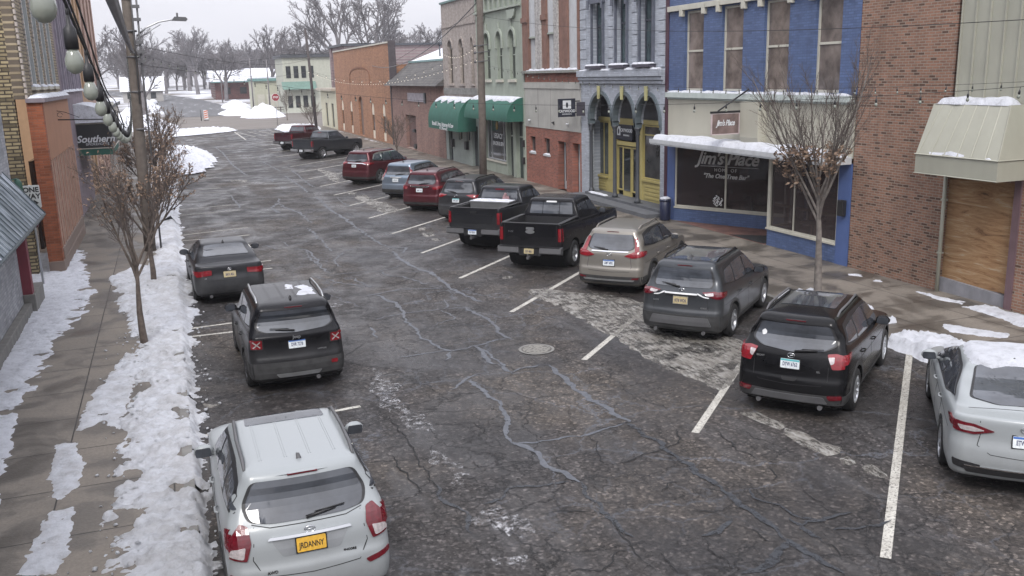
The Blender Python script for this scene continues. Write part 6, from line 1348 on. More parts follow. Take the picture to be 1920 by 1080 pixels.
for k in range(9): y = 46+k*.8; q.box(F-.12, F-.002, y, y+.16, 9.1, 9.9)
q.box(F-.2, F-.002, 45.3, 52.7, 9.9, 10.15); q.build('frieze', GREENT, b)
o = barrel_awning(b, 45.3, 52.6, 3.3, 4.42, .95, .1, AWG, 3)
window_x(b, 48.15, 51.5, .85, 3.2, F+.1, WTRIM, glass('salon_glass', (.05,.055,.06), .06, .6), (), (.18,.8), w=.07, name='shop_window')
q = MB(); q.box(F-.06, F+.1, 48.1, 51.55, .74, .85); q.build('window_sill', CREAM, b)
for s, z, sz in (('LEGACY', 2.2, .4), ('SALON & SPA', 1.78, .3)): txt_w('window_lettering', s, sz, LET, b, 49.7, z, F+.11, bold=.006)
q = MB(); q.blob((F+.11, 49.9, 2.8), (.008,.2,.25), 4, 6, amp=.1); q.build('gold_emblem', plain('gold_paint', (.45,.28,.06), .5), b)
for (a, c), m, nm in (((47.0,47.9), WGLASS, 'glass_door'), ((45.5,46.55), plain('dark_green_door', (.03,.045,.04), .5), 'door')):
    q = MB(); q.box(F+.2, F+.25, a, c, .14, 3.2); dr = q.build(nm, m, b)
    q = MB(); q.box(F+.17, F+.199, a, a+.07, .14, 3.2); q.box(F+.17, F+.199, c-.07, c, .14, 3.2); q.box(F+.17, F+.199, a+.07, c-.07, 2.3, 2.38); q.build('door_frame', GREENT, dr)
for z in (1.9, 1.0): q = MB(); q.box(F-.2, F-.061, 45.06, 45.2, z, z+.35); q.build('meter_box', BLACKP, b)
shell(b, 45.24, 52.75, 10.2, 14, GREENP)
# 6 --- mottled stone building
b = thing('stone_building', 'mottled pinkish stone building with three narrow arched windows over a green law office awning', 'building', (F, 56, 0))
TW = [(57.5,58.75), (55.2,56.3), (53.15,54.0)]
q = MB(); wall_x(q, 52.78, 59.85, 3.35, 10.1, [(a+.15, c-.15, 5.1, 7.8) for a, c in TW])
for a, c in TW: arch_corners(q, a+.15, c-.15, 7.3, 7.8)
q.box(F-.05, F-.002, 52.8, 59.8, 8.6, 8.7); q.build('wall', TANS, b)
for a, c in TW:
    window_x(b, a+.15, c-.15, 5.1, 7.3, F+.15, plain('tan_frame', (.24,.21,.18), .7), glass('tan_glass', (.035,.032,.03), .1, .5), (.55,), (), w=.06)
    q = MB(); q.box(F+.16, F+.2, a+.15, c-.15, 7.3, 7.8); q.build('arch_panel', plain('arch_fill', (.25,.25,.26), .8), b); q = MB(); arch_ring(q, a+.13, c-.13, 7.3, 7.82, .12, F-.05, F-.002); q.build('window_hood', TANS, b)
    q = MB(); q.box(F-.08, F+.15, a, c, 4.98, 5.09); q.build('window_sill', TANS, b)
q = MB(); q.box(F-.06, F-.002, 52.8, 59.8, 4.45, 4.85); q.build('stone_band', plain('grey_band', (.2,.2,.19), .9, var=.5, scale=6, mode='world'), b)
q = MB(); q.box(F-.1, F+.4, 52.78, 59.9, 10.1, 10.22); q.build('coping', plain('green_coping', (.12,.2,.19), .6), b)
q = MB(); wall_x(q, 52.78, 59.85, .14, 3.35, [(53.0,54.2,.14,2.6), (58.35,59.2,.14,2.6), (54.6,55.3,1.6,2.6), (56.2,56.9,1.6,2.6)]); q.build('lower_wall', plain('green_grey_render', (.27,.31,.29), .75, mode='world'), b)
for a, c in ((53.0,54.2), (58.35,59.2)):
    q = MB(); q.box(F+.2, F+.25, a, c, .14, 2.6); dr = q.build('glass_door', WGLASS, b); q = MB(); q.box(F+.17, F+.199, a, a+.08, .14, 2.6); q.box(F+.17, F+.199, c-.08, c, .14, 2.6); q.build('door_frame', DGREY, dr)
for a, c in ((54.6,55.3), (56.2,56.9)): window_x(b, a, c, 1.6, 2.6, F+.1, CREAM, WGLASS, (), (), w=.05)
for y in (54.9, 57.9): q = MB(); q.box(F-.2, F-.003, y, y+.35, 1.1, 1.6); q.build('letter_box', BLACKP, b)
o = barrel_awning(b, 53.3, 59.95, 2.75, 4.28, 1.15, .45, AWG, 6)
txt_w('awning_lettering', 'Brandi S. Ives, Attorney At Law', .37, LET, o, 56.6, 2.62, F-1.165, bold=.006); txt_w('awning_lettering', '41 S. Monroe St.', .26, LET, o, 56.4, 2.38, F-1.165, bold=.004)
shell(b, 52.78, 59.85, 10.1, 14, TANS)
# 7 --- single-storey brick with mansard roof
PKB = brick('rose_brick', (.25,.135,.11), (.21,.11,.092), (.34,.27,.235), .25, .085, .012, stain=.3)
b = thing('mansard_building', 'one storey rose brick building with a snow covered mansard roof', 'building', (F, 67, 0))
q = MB(); wall_x(q, 59.9, 75.4, .1, 4.95, [(67.7,70.8,.25,2.75)]); q.build('wall', PKB, b)
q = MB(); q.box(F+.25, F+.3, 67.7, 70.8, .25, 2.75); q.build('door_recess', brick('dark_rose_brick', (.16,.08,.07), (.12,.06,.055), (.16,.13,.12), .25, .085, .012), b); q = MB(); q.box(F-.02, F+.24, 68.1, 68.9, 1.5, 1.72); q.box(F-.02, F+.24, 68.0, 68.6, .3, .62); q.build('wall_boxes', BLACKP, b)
q = MB(); q.add([(F-.6, 59.9, 4.95), (F-.6, 75.4, 4.95), (F+1.7, 75.4, 6.75), (F+1.7, 59.9, 6.75), (F, 59.9, 4.95), (F, 75.4, 4.95)], [(0,3,2,1), (0,1,5,4), (0,4,3), (1,2,5)]); q.build('mansard', brick('slate_shingles', (.11,.105,.1), (.09,.085,.085), (.05,.05,.05), .35, .16, .012), b)
q = MB(); q.grid(lambda u, v: (F+1.62+.3*v+6*v, 59.9+15.5*u, 6.76+2.3*v+.1*noise.noise(Vector((u*8, v*3, 1)))), 30, 10); q.build('roof_snow', SNOW, b)
q = MB(); q.box(F+1.55, F+1.7, 59.9, 75.4, 6.68, 6.82); q.build('eave', plain('teal_eave', (.2,.32,.32), .5), b)
q = MB(); q.tube([(F+2.4, 68.8, 6.9), (F+2.4, 68.8, 7.9)], .06, 6); q.lathe([(.12, 7.85), (.12, 8.1), (.02, 8.15)], (F+2.4, 68.8, 0), 'z', 8); q.build('vent_pipe', DGREY, b)
q = MB(); q.box(F+5.6, F+12, 60.5, 66, 8.0, 10.2); q.build('raised_roof', plain('dark_raised_wall', (.06,.065,.075), .7), b)
q = MB(); q.add([(F+3.2, 66, 7.4), (F+3.2, 60.5, 7.4), (F+5.7, 60.5, 9.6), (F+5.7, 66, 9.6)], [(0,1,2,3)]); q.build('upper_snow', SNOW, b)
shell(b, 59.9, 75.4, 5.3, 14, PKB, snow=False)
sg = thing('shop_sign', 'faded pale lettered panel on the rose brick wall under the mansard roof', 'sign', (F-.05, 67.2, 4.1)); q = MB(); q.box(F-.08, F-.006, 64.9, 69.6, 3.8, 4.42); q.build('panel', plain('faded_sign', (.36,.33,.36), .7, var=.3, scale=4), sg)
q = MB(); q.box(F-.1, F-.004, 64.5, 64.88, 3.74, 4.46); q.build('dark_end', DGREY, sg)
# 8 --- orange brick hall
ORB = brick('orange_brick', (.33,.165,.09), (.28,.14,.08), (.3,.17,.11), .3, .1, .008, stain=.25, bump=.3)
b = thing('orange_building', 'tall orange brick hall with narrow arched white topped windows', 'building', (F, 88, 0))
OW = [(77.9,79.0), (82.3,83.4), (92.6,93.7), (97.4,98.5)]
q = MB(); wall_x(q, 75.45, 101.5, .1, 6.0, [(a, c, .25, 3.4) for a, c in OW]+[(87.3,89.3,.25,3.9)]); 
for a, c in OW: arch_corners(q, a, c, 2.9, 3.4, n=6)
arch_corners(q, 87.3, 89.3, 3.2, 3.9, n=6)
q.prism([(75.45, 6.0), (101.5, 6.0), (101.5, 8.3), (75.45, 8.3)], 'x', F, F+.3); q.build('wall', ORB, b)
for a, c in OW:
    q = MB(); q.box(F+.1, F+.15, a, c, .25, 3.4); w_ = q.build('window', WGLASS, b); q = MB(); q.box(F+.05, F+.099, a, c, 2.35, 3.4); q.box(F+.05, F+.099, a, c, .25, .95); q.build('white_panel', plain('cream_panel', (.62,.55,.45), .6), w_)  # plain cream panels over head and foot of each window
q = MB(); q.box(F+.2, F+.25, 87.3, 89.3, .25, 3.9); q.build('door', plain('brown_door', (.14,.09,.07), .6), b)
q = MB(); arch_ring(q, 83.5, 92.8, 5.0, 6.5, .1, F-.05, F-.002, pt=.35); q.box(F-.05, F-.002, 83.4, 83.5, 4.9, 5.0); q.build('blind_arch', plain('dark_orange_trim', (.2,.09,.05), .8), b)
q = MB(); q.box(F-.08, F+.4, 75.45, 101.5, 8.3, 8.42); q.build('coping', CREAM, b); q = MB(); q.box(F-.04, F+.5, 75.1, 75.44, .1, 8.5); q.build('corner_pier', plain('dark_pier', (.06,.05,.055), .8), b)
shell(b, 75.45, 101.5, 6.6, 16, ORB)
# 9 --- cream low shop and mauve brick block at the corner
b = thing('cream_building', 'low cream rendered corner shop beyond the orange hall', 'building', (F, 105, 0)); q = MB(); wall_x(q, 101.6, 112, .1, 4.3, [(103.5,105,.3,2.9), (107.5,109,.3,2.9)]); q.box(F+.3, F+12, 111.7, 112, .1, 4.3); q.build('wall', plain('cream_render', (.46,.44,.33), .8, mode='world'), b)
for a in (103.5, 107.5): window_x(b, a, a+1.5, .3, 2.9, F+.1, DGREY, WGLASS, (), (), w=.08)
q = MB(); q.box(F-.5, F+12, 101.6, 112.3, 4.3, 4.55); q.build('roof', plain('beige_roof', (.4,.36,.3), .8), b)
MVB = brick('mauve_brick', (.22,.16,.17), (.19,.14,.15), (.26,.22,.22), .5, .16, .02, stain=.2)
b = thing('mauve_building', 'flat roofed mauve brick block rising behind the cream corner shop', 'building', (F+6, 107, 0)); q = MB(); q.box(F+1.5, F+22, 103.5, 111.5, 4.56, 9.0); q.box(F+1.3, F+2.0, 110.6, 111.6, 4.56, 9.1); q.build('wall', MVB, b)
q = MB(); q.box(F+1.2, F+22.2, 103.3, 111.7, 9.0, 9.25); q.build('coping', DGREY, b); q = MB(); q.grid(lambda u, v: (F+1.6+20*u, 103.6+7.8*v, 9.27+.1*noise.noise(Vector((u*5, v*5, 0)))), 10, 6); q.build('roof_snow', SNOW, b)
# hanging signs and small street things on the right
sg = thing('hanging_sign', "brown wooden sign lettered Jim's Place hanging from a black bracket", 'sign', (F, 25.35, 4.3))
q = MB(); q.box(16.08, F-.02, 25.33, 25.39, 4.26, 4.33); q.box(F-.06, F-.02, 25.28, 25.44, 4.15, 4.45); q.tube([(16.35, 25.36, 4.33), (F-.01, 25.36, 4.97)], .025, 6); q.build('bracket', BLACKP, sg)
q = MB(); q.box(16.14, 17.12, 25.34, 25.38, 3.62, 4.24); bd = q.build('board', plain('sign_wood', (.17,.12,.11), .7, var=.5, scale=3), sg)
q = MB()
for a, c, d, e in ((16.12,17.14,3.59,3.62), (16.12,17.14,4.24,4.255), (16.11,16.14,3.6,4.25), (17.12,17.15,3.6,4.25)): q.box(a, c, 25.33, 25.39, d, e)
q.build('rim', plain('pink_rim', (.5,.42,.42), .6), bd); text('sign_lettering', "Jim's Place", .25, LET, bd, (16.63, 25.335, 3.95), (1,0,0), (0,0,1), shear=.35, space=.9, sx=.72, bold=.005)
sg = thing('hanging_sign', 'square dark sign with a white flame mark over the word CAYWOOD on the pale panel', 'sign', (F, 38.05, 4.1))
q = MB(); q.box(16.38, 17.22, 38.2, 38.26, 3.7, 4.5); bd = q.build('board', SIGND, sg, bevel=.01); q = MB(); q.box(17.22, F, 38.21, 38.25, 4.35, 4.4); q.box(17.22, F, 38.21, 38.25, 3.85, 3.9); q.build('bracket', BLACKP, sg)
text('sign_lettering', 'CAYWOOD', .165, LET, bd, (16.8, 38.195, 3.95), (1,0,0), (0,0,1), sx=.9, bold=.004); text('sign_lettering', 'INSURANCE', .085, LET, bd, (16.8, 38.195, 3.82), (1,0,0), (0,0,1))
q = MB(); q.box(16.6, 17.0, 38.185, 38.199, 4.06, 4.42); q.build('logo_square', LET, bd); q = MB(); q.blob((16.8, 38.18, 4.22), (.06,.006,.12), 1, 6, amp=.1); q.build('flame_mark', SIGND, bd)
sg = thing('wall_sign', 'small dark panel sign edge on beside the left arch of the grey building', 'sign', (F, 37.6, 4.1)); q = MB(); q.box(17.0, F-.08, 37.55, 37.61, 3.75, 4.35); q.build('board', plain('dark_purple_sign', (.05,.045,.06), .6), sg)
bn = thing('litter_bin', 'dark navy litter bin with snow on its lid beside the blue pilaster', 'bin', (17.15, 30.0, .15)); q = MB(); q.lathe([(.17, .15), (.2, .2), (.21, .85), (.19, .87)], (17.15, 30.0, 0), 'z', 20); q.build('body', plain('navy_plastic', (.015,.02,.05), .4), bn); q = MB(); q.lathe([(.22, .87), (.22, .93), (.12, .99)], (17.15, 30.0, 0), 'z', 20); q.build('lid', plain('navy_plastic', (.015,.02,.05), .4), bn); q = MB(); q.blob((17.15, 30, .97), (.19,.19,.06), 3, 7); q.build('lid_snow', SNOW, bn)
# ------------------------------------------------------------------ left-hand side
def wall_l(q, y0, y1, z0, z1, ops, x, th=.3, mi=0): wall_x(q, y0, y1, z0, z1, ops, x-th, th, mi)
TANB = brick('buff_brick', (.34,.28,.165), (.25,.2,.115), (.07,.055,.04), .34, .105, .022, 'xz', stain=.35, dark=.1, bump=.9)
TANB2 = brick('buff_brick_front', (.33,.27,.18), (.27,.22,.145), (.13,.105,.08), .3, .1, .02, 'yz', stain=.3)
ORE = brick('orange_end_brick', (.3,.09,.04), (.24,.07,.03), (.24,.1,.06), .26, .075, .01, 'xz', stain=.3); ORS = brick('orange_front_brick', (.34,.12,.06), (.26,.09,.045), (.25,.14,.1), .26, .075, .01, 'yz', stain=.3)
XL = -3.75
# near painted building with a metal canopy
b = thing('white_building', 'whitewashed building at the left edge with a blue grey metal canopy streaked with snow', 'building', (-4, 18, 0))
WW = brick('whitewashed_brick', (.38,.39,.42), (.33,.34,.37), (.3,.31,.33), .25, .08, .008, 'yz', stain=.6, bump=.5)
q = MB(); q.box(-14, -3.95, 2, 27, .1, 7.5); q.box(-3.95, -3.78, 2, 26.4, .1, 2.6); q.build('wall', WW, b)
q = MB(); q.box(-3.78, -3.6, 2, 25.0, .1, .42); q.box(-3.78, -3.5, 25.0, 26.6, .1, .62); q.build('stone_base', KERB, b, bevel=.02)
q = MB(); q.box(-3.78, -3.56, 25.05, 25.35, .62, 2.3); q.build('maroon_post', plain('maroon_post_paint', (.17,.03,.045), .6, mode='world'), b)
t = NT('streaked_metal'); p = t.pos('world', 'yz-', (2.6, .35, 1)); n = t.noise(p, 2.2, 7, .7, .3)
t.set(t.ramp(n, [(.4, (.07,.09,.105)), (.52, (.14,.17,.195)), (.6, (.42,.46,.51)), (.7, (.6,.63,.69))]), .5, .1); t.bump(n, .4, .02); CAN = t.mat
q = MB(); q.add([(-3.99, 25.8, 3.6), (-3.15, 25.8, 2.5), (-3.15, 2, 2.5), (-3.99, 2, 3.6), (-3.99, 25.8, 3.52), (-3.15, 25.8, 2.42), (-3.15, 2, 2.42), (-3.99, 2, 3.52)], [(0,3,2,1), (4,5,6,7), (1,2,6,5), (0,1,5,4)])
for k in range(60): y = 25.8-k*.4; q.tube([(-3.97, y, 3.6), (-3.15, y, 2.52)], .013, 4, smooth=False)
q.build('canopy', CAN, b)
q = MB(); q.tube([(-3.13, 25.84, 2.5), (-3.13, 2, 2.5)], .03, 6); q.tube([(-3.13, 25.84, 2.52), (-3.99, 25.84, 3.64)], .03, 6); q.build('canopy_edge', plain('dark_teal_edge', (.06,.08,.09), .5), b)
q = MB()
for k in range(34): y = 25.6-k*.55; q.prism([(-3.78, 2.42), (-3.25, 2.42), (-3.78, 2.0)], 'y', y, y+.08)
q.box(-3.78, -3.3, 2, 25.7, 2.34, 2.4); q.build('canopy_brackets', plain('maroon_bracket', (.09,.03,.04), .7), b)
q = MB(); q.box(-3.77, -3.3, 25.6, 25.8, 2.2, 2.34); q.build('end_bracket', plain('maroon_bracket', (.09,.03,.04), .7), b)
lm = thing('wall_lamp', 'dark green wall lamp above the canopy corner', 'lamp', (-3.9, 27.1, 3)); q = MB(); q.lathe([(.05, 3.3), (.11, 3.2), (.12, 2.85), (.05, 2.75)], (-3.84, 27.2, 0), 'z', 10); q.tube([(-3.95, 27.0, 3.3), (-3.84, 27.2, 3.3)], .02, 5); q.build('lantern', plain('dark_green_metal', (.02,.08,.055), .5), lm)
# ONE WAY sign on a post in the alley
sg = thing('one_way_sign', 'white ONE WAY sign with an arrow in front of the buff brick wall', 'sign', (-3.75, 28.55, 0)); q = MB(); q.tube([(-3.75, 28.56, .1), (-3.75, 28.56, 3.0)], .03, 8); q.build('post', SILVER, sg)
q = MB(); q.prism(rnd([(-3.94, 2.36), (-3.5, 2.36), (-3.5, 2.99), (-3.94, 2.99)], .03), 'y', 28.49, 28.51); pn = q.build('panel', plain('sign_white', (.62,.64,.62), .5, bump=0), sg)
for s, z in (('ONE', 2.86), ('WAY', 2.68)): text('sign_lettering', s, .19, PTBK, pn, (-3.72, 28.485, z), (1,0,0), (0,0,1), bold=.006)
q = MB(); q.prism([(-3.88, 2.47), (-3.68, 2.47), (-3.68, 2.41), (-3.56, 2.5), (-3.68, 2.59), (-3.68, 2.53), (-3.88, 2.53)], 'y', 28.48, 28.489); q.build('arrow', PTBK, pn)
# buff brick corner building with orange shopfront
b = thing('buff_building', 'buff brick corner building with an orange brick shopfront and tall narrow upper windows', 'building', (XL, 34, 0))
q = MB(); q.box(-22, XL-.3, 30.3, 30.6, .1, 12); q.build('end_wall', TANB, b)
LW = [(32.1+1.95*k, 33.15+1.95*k) for k in range(4)]
q = MB(); wall_l(q, 30.3, 40.45, 5.3, 12, [(a, c, 5.65, 11) for a, c in LW], XL); q.build('front_wall', TANB2, b)
q = MB()
for k in range(40): z = 5.3+k*.17; q.box(XL-.02, XL+.05, 30.3, 30.55, z, z+.12)
for a, c in LW:
    for k in range(36): z = 5.7+k*.15; q.box(XL+.001, XL+.045, a-.16, a-.03, z, z+.1)
q.build('corner_bricks', plain('pale_quoin', (.42,.37,.33), .8, mode='world'), b)
for k, (a, c) in enumerate(LW):
    q = MB(); q.box(XL-.2, XL+.04, a, a+.12, 5.65, 11); q.box(XL-.2, XL+.04, c-.1, c, 5.65, 11); q.box(XL-.1, XL-.02, a+.12, c-.1, 8.3, 8.4); w_ = q.build('window', plain('pale_grey_frame', (.38,.4,.4), .6, mode='world'), b); q = MB(); q.box(XL-.14, XL-.12, a+.12, c-.1, 5.7, 11); q.build('pane', WGLASS, w_)
    q = MB(); q.box(XL-.1, XL+.12, a-.1, c+.1, 5.55, 5.64); q.build('window_sill', CREAM, b); snow_strip(b, XL-.05, XL+.14, a-.1, c+.1, 5.645, .07, 'sill_snow', k)
x1 = -3.34
q = MB(); q.box(XL+.002, x1, 30.28, 30.62, .5, 5.2); q.build('orange_end', ORE, b)
q = MB(); q.box(XL, x1, 30.62, 38.2, 3.5, 5.2); q.build('salmon_panel', plain('salmon_stucco', (.34,.17,.1), .75, var=.15, scale=1.5, mode='world'), b)
q = MB(); 
for k in range(8):
    y = 30.62+.0+k*1.0; q.box(XL, x1-.02, y+.35, y+.75, .85, 3.5)
q.build('brick_piers', ORS, b)
q = MB()
for k in range(8): y = 30.62+k*1.0; q.box(x1-.1, x1+.004, y+.30, y+.345, .85, 3.5); q.box(x1-.1, x1+.004, y+.755, y+.80, .85, 3.5)
q.build('pale_mullions', plain('salmon_mullion', (.5,.34,.27), .7), b)
q = MB(); q.box(XL-.2, XL-.1, 30.62, 38.2, .85, 3.5); q.build('shop_glazing', glass('dim_glass', (.04,.025,.02), .15, .4), b)
q = MB(); q.box(XL, x1+.03, 30.26, 38.2, .12, .5); q.box(XL, x1+.02, 30.62, 38.2, .5, .84); q.build('plinth', plain('brown_plinth', (.2,.15,.125), .8, var=.2, mode='world'), b, bevel=.02)
q = MB(); q.box(XL, x1+.1, 30.2, 38.3, 5.2, 5.32); q.build('coping', plain('mauve_coping', (.2,.17,.19), .7), b); snow_strip(b, XL+.05, x1+.1, 30.2, 38.3, 5.32, .11, 'coping_snow', 2, .4)
q = MB(); q.box(-18, XL-.3, 30.6, 40.4, 11.5, 11.6); q.build('roof', ROOFM, b)
# projecting bracket with scroll
sg = thing('sign_bracket', 'black iron bracket with a scroll projecting over the pavement from the salmon panel', 'bracket', (x1, 34.04, 4.56)); q = MB(); q.tube([(x1, 34.04, 4.56), (-1.8, 34.04, 4.52)], .022, 6); q.tube([(x1, 34.04, 4.85), (-3.1, 34.04, 4.8), (-2.7, 34.04, 4.62)], .01, 5)
q.tube([(x1+.08+.08*math.cos(a), 34.04, 4.72+.07*math.sin(a)) for a in np.linspace(0, 5.5, 12)], .008, 5); q.build('iron_arm', BLACKP, sg); q = MB(); q.box(-1.92, -1.78, 34.0, 34.08, 4.36, 4.5); q.build('end_tag', WHITE, sg)
# mauve building with snow loaded awning and black sign
MB2 = plain('mauve_facade', (.21,.17,.195), .8, var=.3, scale=2, mode='world')
b = thing('mauve_facade_building', 'mauve fronted building with close set tall windows above a snow loaded awning', 'building', (XL, 45, 0))
LW = [(41.2+1.9*k, 42.5+1.9*k) for k in range(5)]; q = MB(); wall_l(q, 40.5, 51, 0.1, 12, [(a, c, 5.4, 11) for a, c in LW], XL); q.build('wall', MB2, b)
for k, (a, c) in enumerate(LW):
    q = MB(); q.box(XL-.2, XL+.07, a, a+.14, 5.4, 11); q.box(XL-.2, XL+.07, c-.14, c, 5.4, 11); w_ = q.build('window', plain('mauve_frame', (.27,.24,.29), .6), b); q = MB(); q.box(XL-.14, XL-.12, a+.14, c-.14, 5.4, 11); q.build('pane', WGLASS, w_)
    snow_strip(b, XL-.1, XL+.16, a-.1, c+.1, 5.4, .08, 'sill_snow', k)
q = MB(); n = 10
pr = [(XL+1.4*math.sin(PI/2*k/n), 4.0+.72*math.cos(PI/2*k/n)) for k in range(n+1)]+[(XL+1.4, 3.95), (XL, 3.95)]
q.prism(pr, 'y', 45, 50.5); aw = q.build('awning', plain('grey_awning', (.3,.28,.24), .8), b)
q = MB(); q.grid(lambda u, v: (XL+1.46*math.sin(PI/2*v), 44.95+5.6*u, 4.03+.8*math.cos(PI/2*v)+.03*noise.noise(Vector((u*9, v*4, 3)))), 20, 12)
q.prism([(XL, 4.02)]+[(XL+1.46*math.sin(PI/2*v/8), 4.03+.8*math.cos(PI/2*v/8)) for v in range(9)], 'y', 44.9, 44.99); q.build('awning_snow', SNOW, aw)
q = MB(); q.box(XL-.05, XL+1.42, 45.0, 50.4, 2.92, 3.94); bx_ = q.build('sign_box', BLACKP, b)
text('sign_lettering', 'Southern', .42, LET, bx_, (-3.02, 44.99, 3.3), (1,0,0), (0,0,1), shear=.3, bold=.01); text('sign_lettering', 'SMOKEHOUSE', .15, LET, bx_, (-2.95, 44.99, 3.08), (1,0,0), (0,0,1))
q = MB(); q.box(XL, XL+1.45, 44.97, 50.4, 2.88, 2.915); q.build('pale_strip', CREAM, bx_); q = MB(); q.box(XL, XL+1.4, 45.0, 50.3, 2.6, 2.875); q.build('green_valance', AWG, bx_)
def tall_front(name, lab, y0, y1, zt, mat, tm, sill=5.3, n=3, x=XL):
    b = thing(name, lab, 'building', (x, y0, 0)); s = (y1-y0)/n; LW = [(y0+s*(k+.25), y0+s*(k+.75)) for k in range(n)]; q = MB(); wall_l(q, y0, y1, .1, zt, [(a, c, sill, zt-1.2) for a, c in LW]+[(a, c, .6, 3) for a, c in LW], x); q.box(x-10, x-.3, y0, y0+.3, .1, zt); q.build('wall', mat, b)
    for k, (a, c) in enumerate(LW):
        for z0, z1 in ((sill, zt-1.2), (.6, 3)): window_x(b, a, c, z0, z1, x-.2, tm, WGLASS, (.5,), (), w=.1)
        snow_strip(b, x-.1, x+.12, a-.1, c+.1, sill, .08, 'sill_snow', k)
    q = MB(); q.box(x-.1, x+.3, y0, y1, zt, zt+.3); q.build('cornice', tm, b); snow_strip(b, x-.1, x+.3, y0, y1, zt+.3, .12, 'cornice_snow', 3)
tall_front('tan_facade_building', 'tan plastered tall narrow front next to the mauve one', 51, 55.5, 12, plain('tan_plaster', (.42,.27,.16), .8, mode='world'), CREAM, 5.3, 2)
tall_front('pink_facade_building', 'pinkish plaster tall front ending the high buildings on the left', 55.5, 67, 12, plain('pink_plaster', (.4,.27,.22), .8, mode='world'), plain('red_trim', (.2,.06,.06), .7), 5.3, 4)
tall_front('low_brick_building', 'low dark red brick shop beyond the pink front on the left', 68, 88, 3.9, brick('dark_red_brick', (.16,.05,.04), (.12,.04,.035), (.15,.1,.09), .3, .1, .01), CREAM, 1.2, 5, -4.4)
tall_front('low_cream_building', 'low pale shop near the far left corner of the crossing', 89, 106, 3.6, plain('pale_render', (.42,.4,.36), .8, mode='world'), DGREY, 1.2, 4, -4.6)
# ------------------------------------------------------------------ trees
BARK = plain('grey_bark', (.12,.095,.08), .9, var=.45, scale=9, bump=.9); BARKL = plain('pale_bark', (.17,.15,.135), .9, var=.4, scale=9, bump=.9); BARKF = plain('hazy_bark', (.17,.16,.168), .95, var=.3, scale=1); TWIG = plain('dark_twig', (.1,.08,.072), .9, var=.3, scale=6, bump=0)  # bark of far trees is paler: distance haze put into its colour
t = NT('dead_leaf'); n = t.noise(t.pos('object'), 8, 3); t.set(t.ramp(n, [(.35, (.08,.05,.035)), (.5, (.17,.11,.075)), (.65, (.28,.2,.14))]), .8); LEAF = t.mat
def grow(mbs, p, d, L, r, lv, maxlv, rs, P, tips):
    seg = P['seg'][lv]; pts = [p.copy()]; rad = [r]; dd = d.copy(); q = p.copy()
    for k in range(seg):
        j = P['jit'][lv]; dd = (dd + Vector((rs.gauss(0, j), rs.gauss(0, j), rs.gauss(0, j)*.6)) + Vector((0,0,P['up'][lv]))).normalized()
        q = q + dd*L/seg; pts.append(q.copy()); rad.append(r*(1-.75*(k+1)/seg)+P['rmin'])
    mbs[0 if lv <= P.get('tl', 0) else 1].tube(pts, rad, 7 if lv == 0 else (5 if lv == 1 else 3), cap=False)
    if lv == maxlv: tips.append((pts, dd)); return
    n = P['n'][lv]; st = P['st'][lv]
    for k in range(n):
        u = st + (1-st)*(k+rs.random()*.8)/n; u = min(u, .99); i = min(int(u*seg), seg-1); f = u*seg-i
        b = pts[i].lerp(pts[i+1], f); a0 = (pts[i+1]-pts[i]).normalized(); ax = a0.orthogonal().normalized(); ax.rotate(Matrix.Rotation(2.4*k+rs.random()*1.2, 3, a0))
        ang = P['ang'][lv]*(.75+.5*rs.random()); nd = (a0*math.cos(ang)+ax*math.sin(ang)).normalized()
        grow(mbs, b, nd, L*P['len'][lv]*(1-.45*(u-st)/(1.01-st))*(.8+.4*rs.random()), r*P['rr'][lv]*(1-.4*u), lv+1, maxlv, rs, P, tips)
def tree(name, label, cat, loc, H, P, seed, barks, leaves=0, group=None, leafz=(0, .7), lsz=.05, lean=(0, 0)):
    rs = random.Random(seed); mbs = [MB(), MB()]; tips = []
    grow(mbs, Vector((0,0,0)), Vector((lean[0], lean[1], 1)).normalized(), H*P['trunk'], P['r0'], 0, P['lv'], rs, P, tips)
    root = thing(name, label, cat, loc, 0, group, True)
    mbs[0].build('trunk', barks[0], root); mbs[1].build('branches', barks[1], root)
    if leaves:
        q = MB(); pool = [t_ for t_ in tips if leafz[0]*H <= t_[0][0].z <= leafz[1]*H] or tips
        for k in range(leaves):
            pts, d = rs.choice(pool); i = rs.randrange(len(pts)); c = pts[i]+Vector((rs.gauss(0,.02), rs.gauss(0,.02), rs.gauss(0,.02)-.01))
            a = Vector((rs.gauss(0,1), rs.gauss(0,1), rs.gauss(0,1))).normalized(); b = a.orthogonal().normalized(); s = lsz*(.6+.8*rs.random())
            q.add([c-a*s, c-b*s*.45+Vector((0,0,s*.2)), c+a*s, c+b*s*.45+Vector((0,0,s*.15))], [(0,1,2), (0,2,3)])
        q.build('dead_leaves', LEAF, root)
    return root
VASE = dict(lv=4, trunk=.42, r0=.085, seg=[5,7,6,5,3], jit=[.03,.07,.1,.13,.16], up=[.0,.035,.05,.06,.05], n=[9,8,7,5], st=[.58,.22,.2,.2], ang=[.52,.5,.55,.65], len=[1.32,.48,.45,.45], rr=[.5,.5,.5,.55], rmin=.0022, tl=1)
T1 = tree('street_tree', 'slim street tree with few brown leaves, rooted in the snow bank, nearest on the left', 'tree', (-.93, 20.67, .12), 5.9, dict(VASE, trunk=.33, r0=.088, n=[7,7,7,5], rmin=.0011, st=[.66,.25,.2,.2], ang=[.42,.42,.5,.6]), 3, (BARK, TWIG), 700, leafz=(.4, .95), lsz=.033, lean=(-.05, 0))
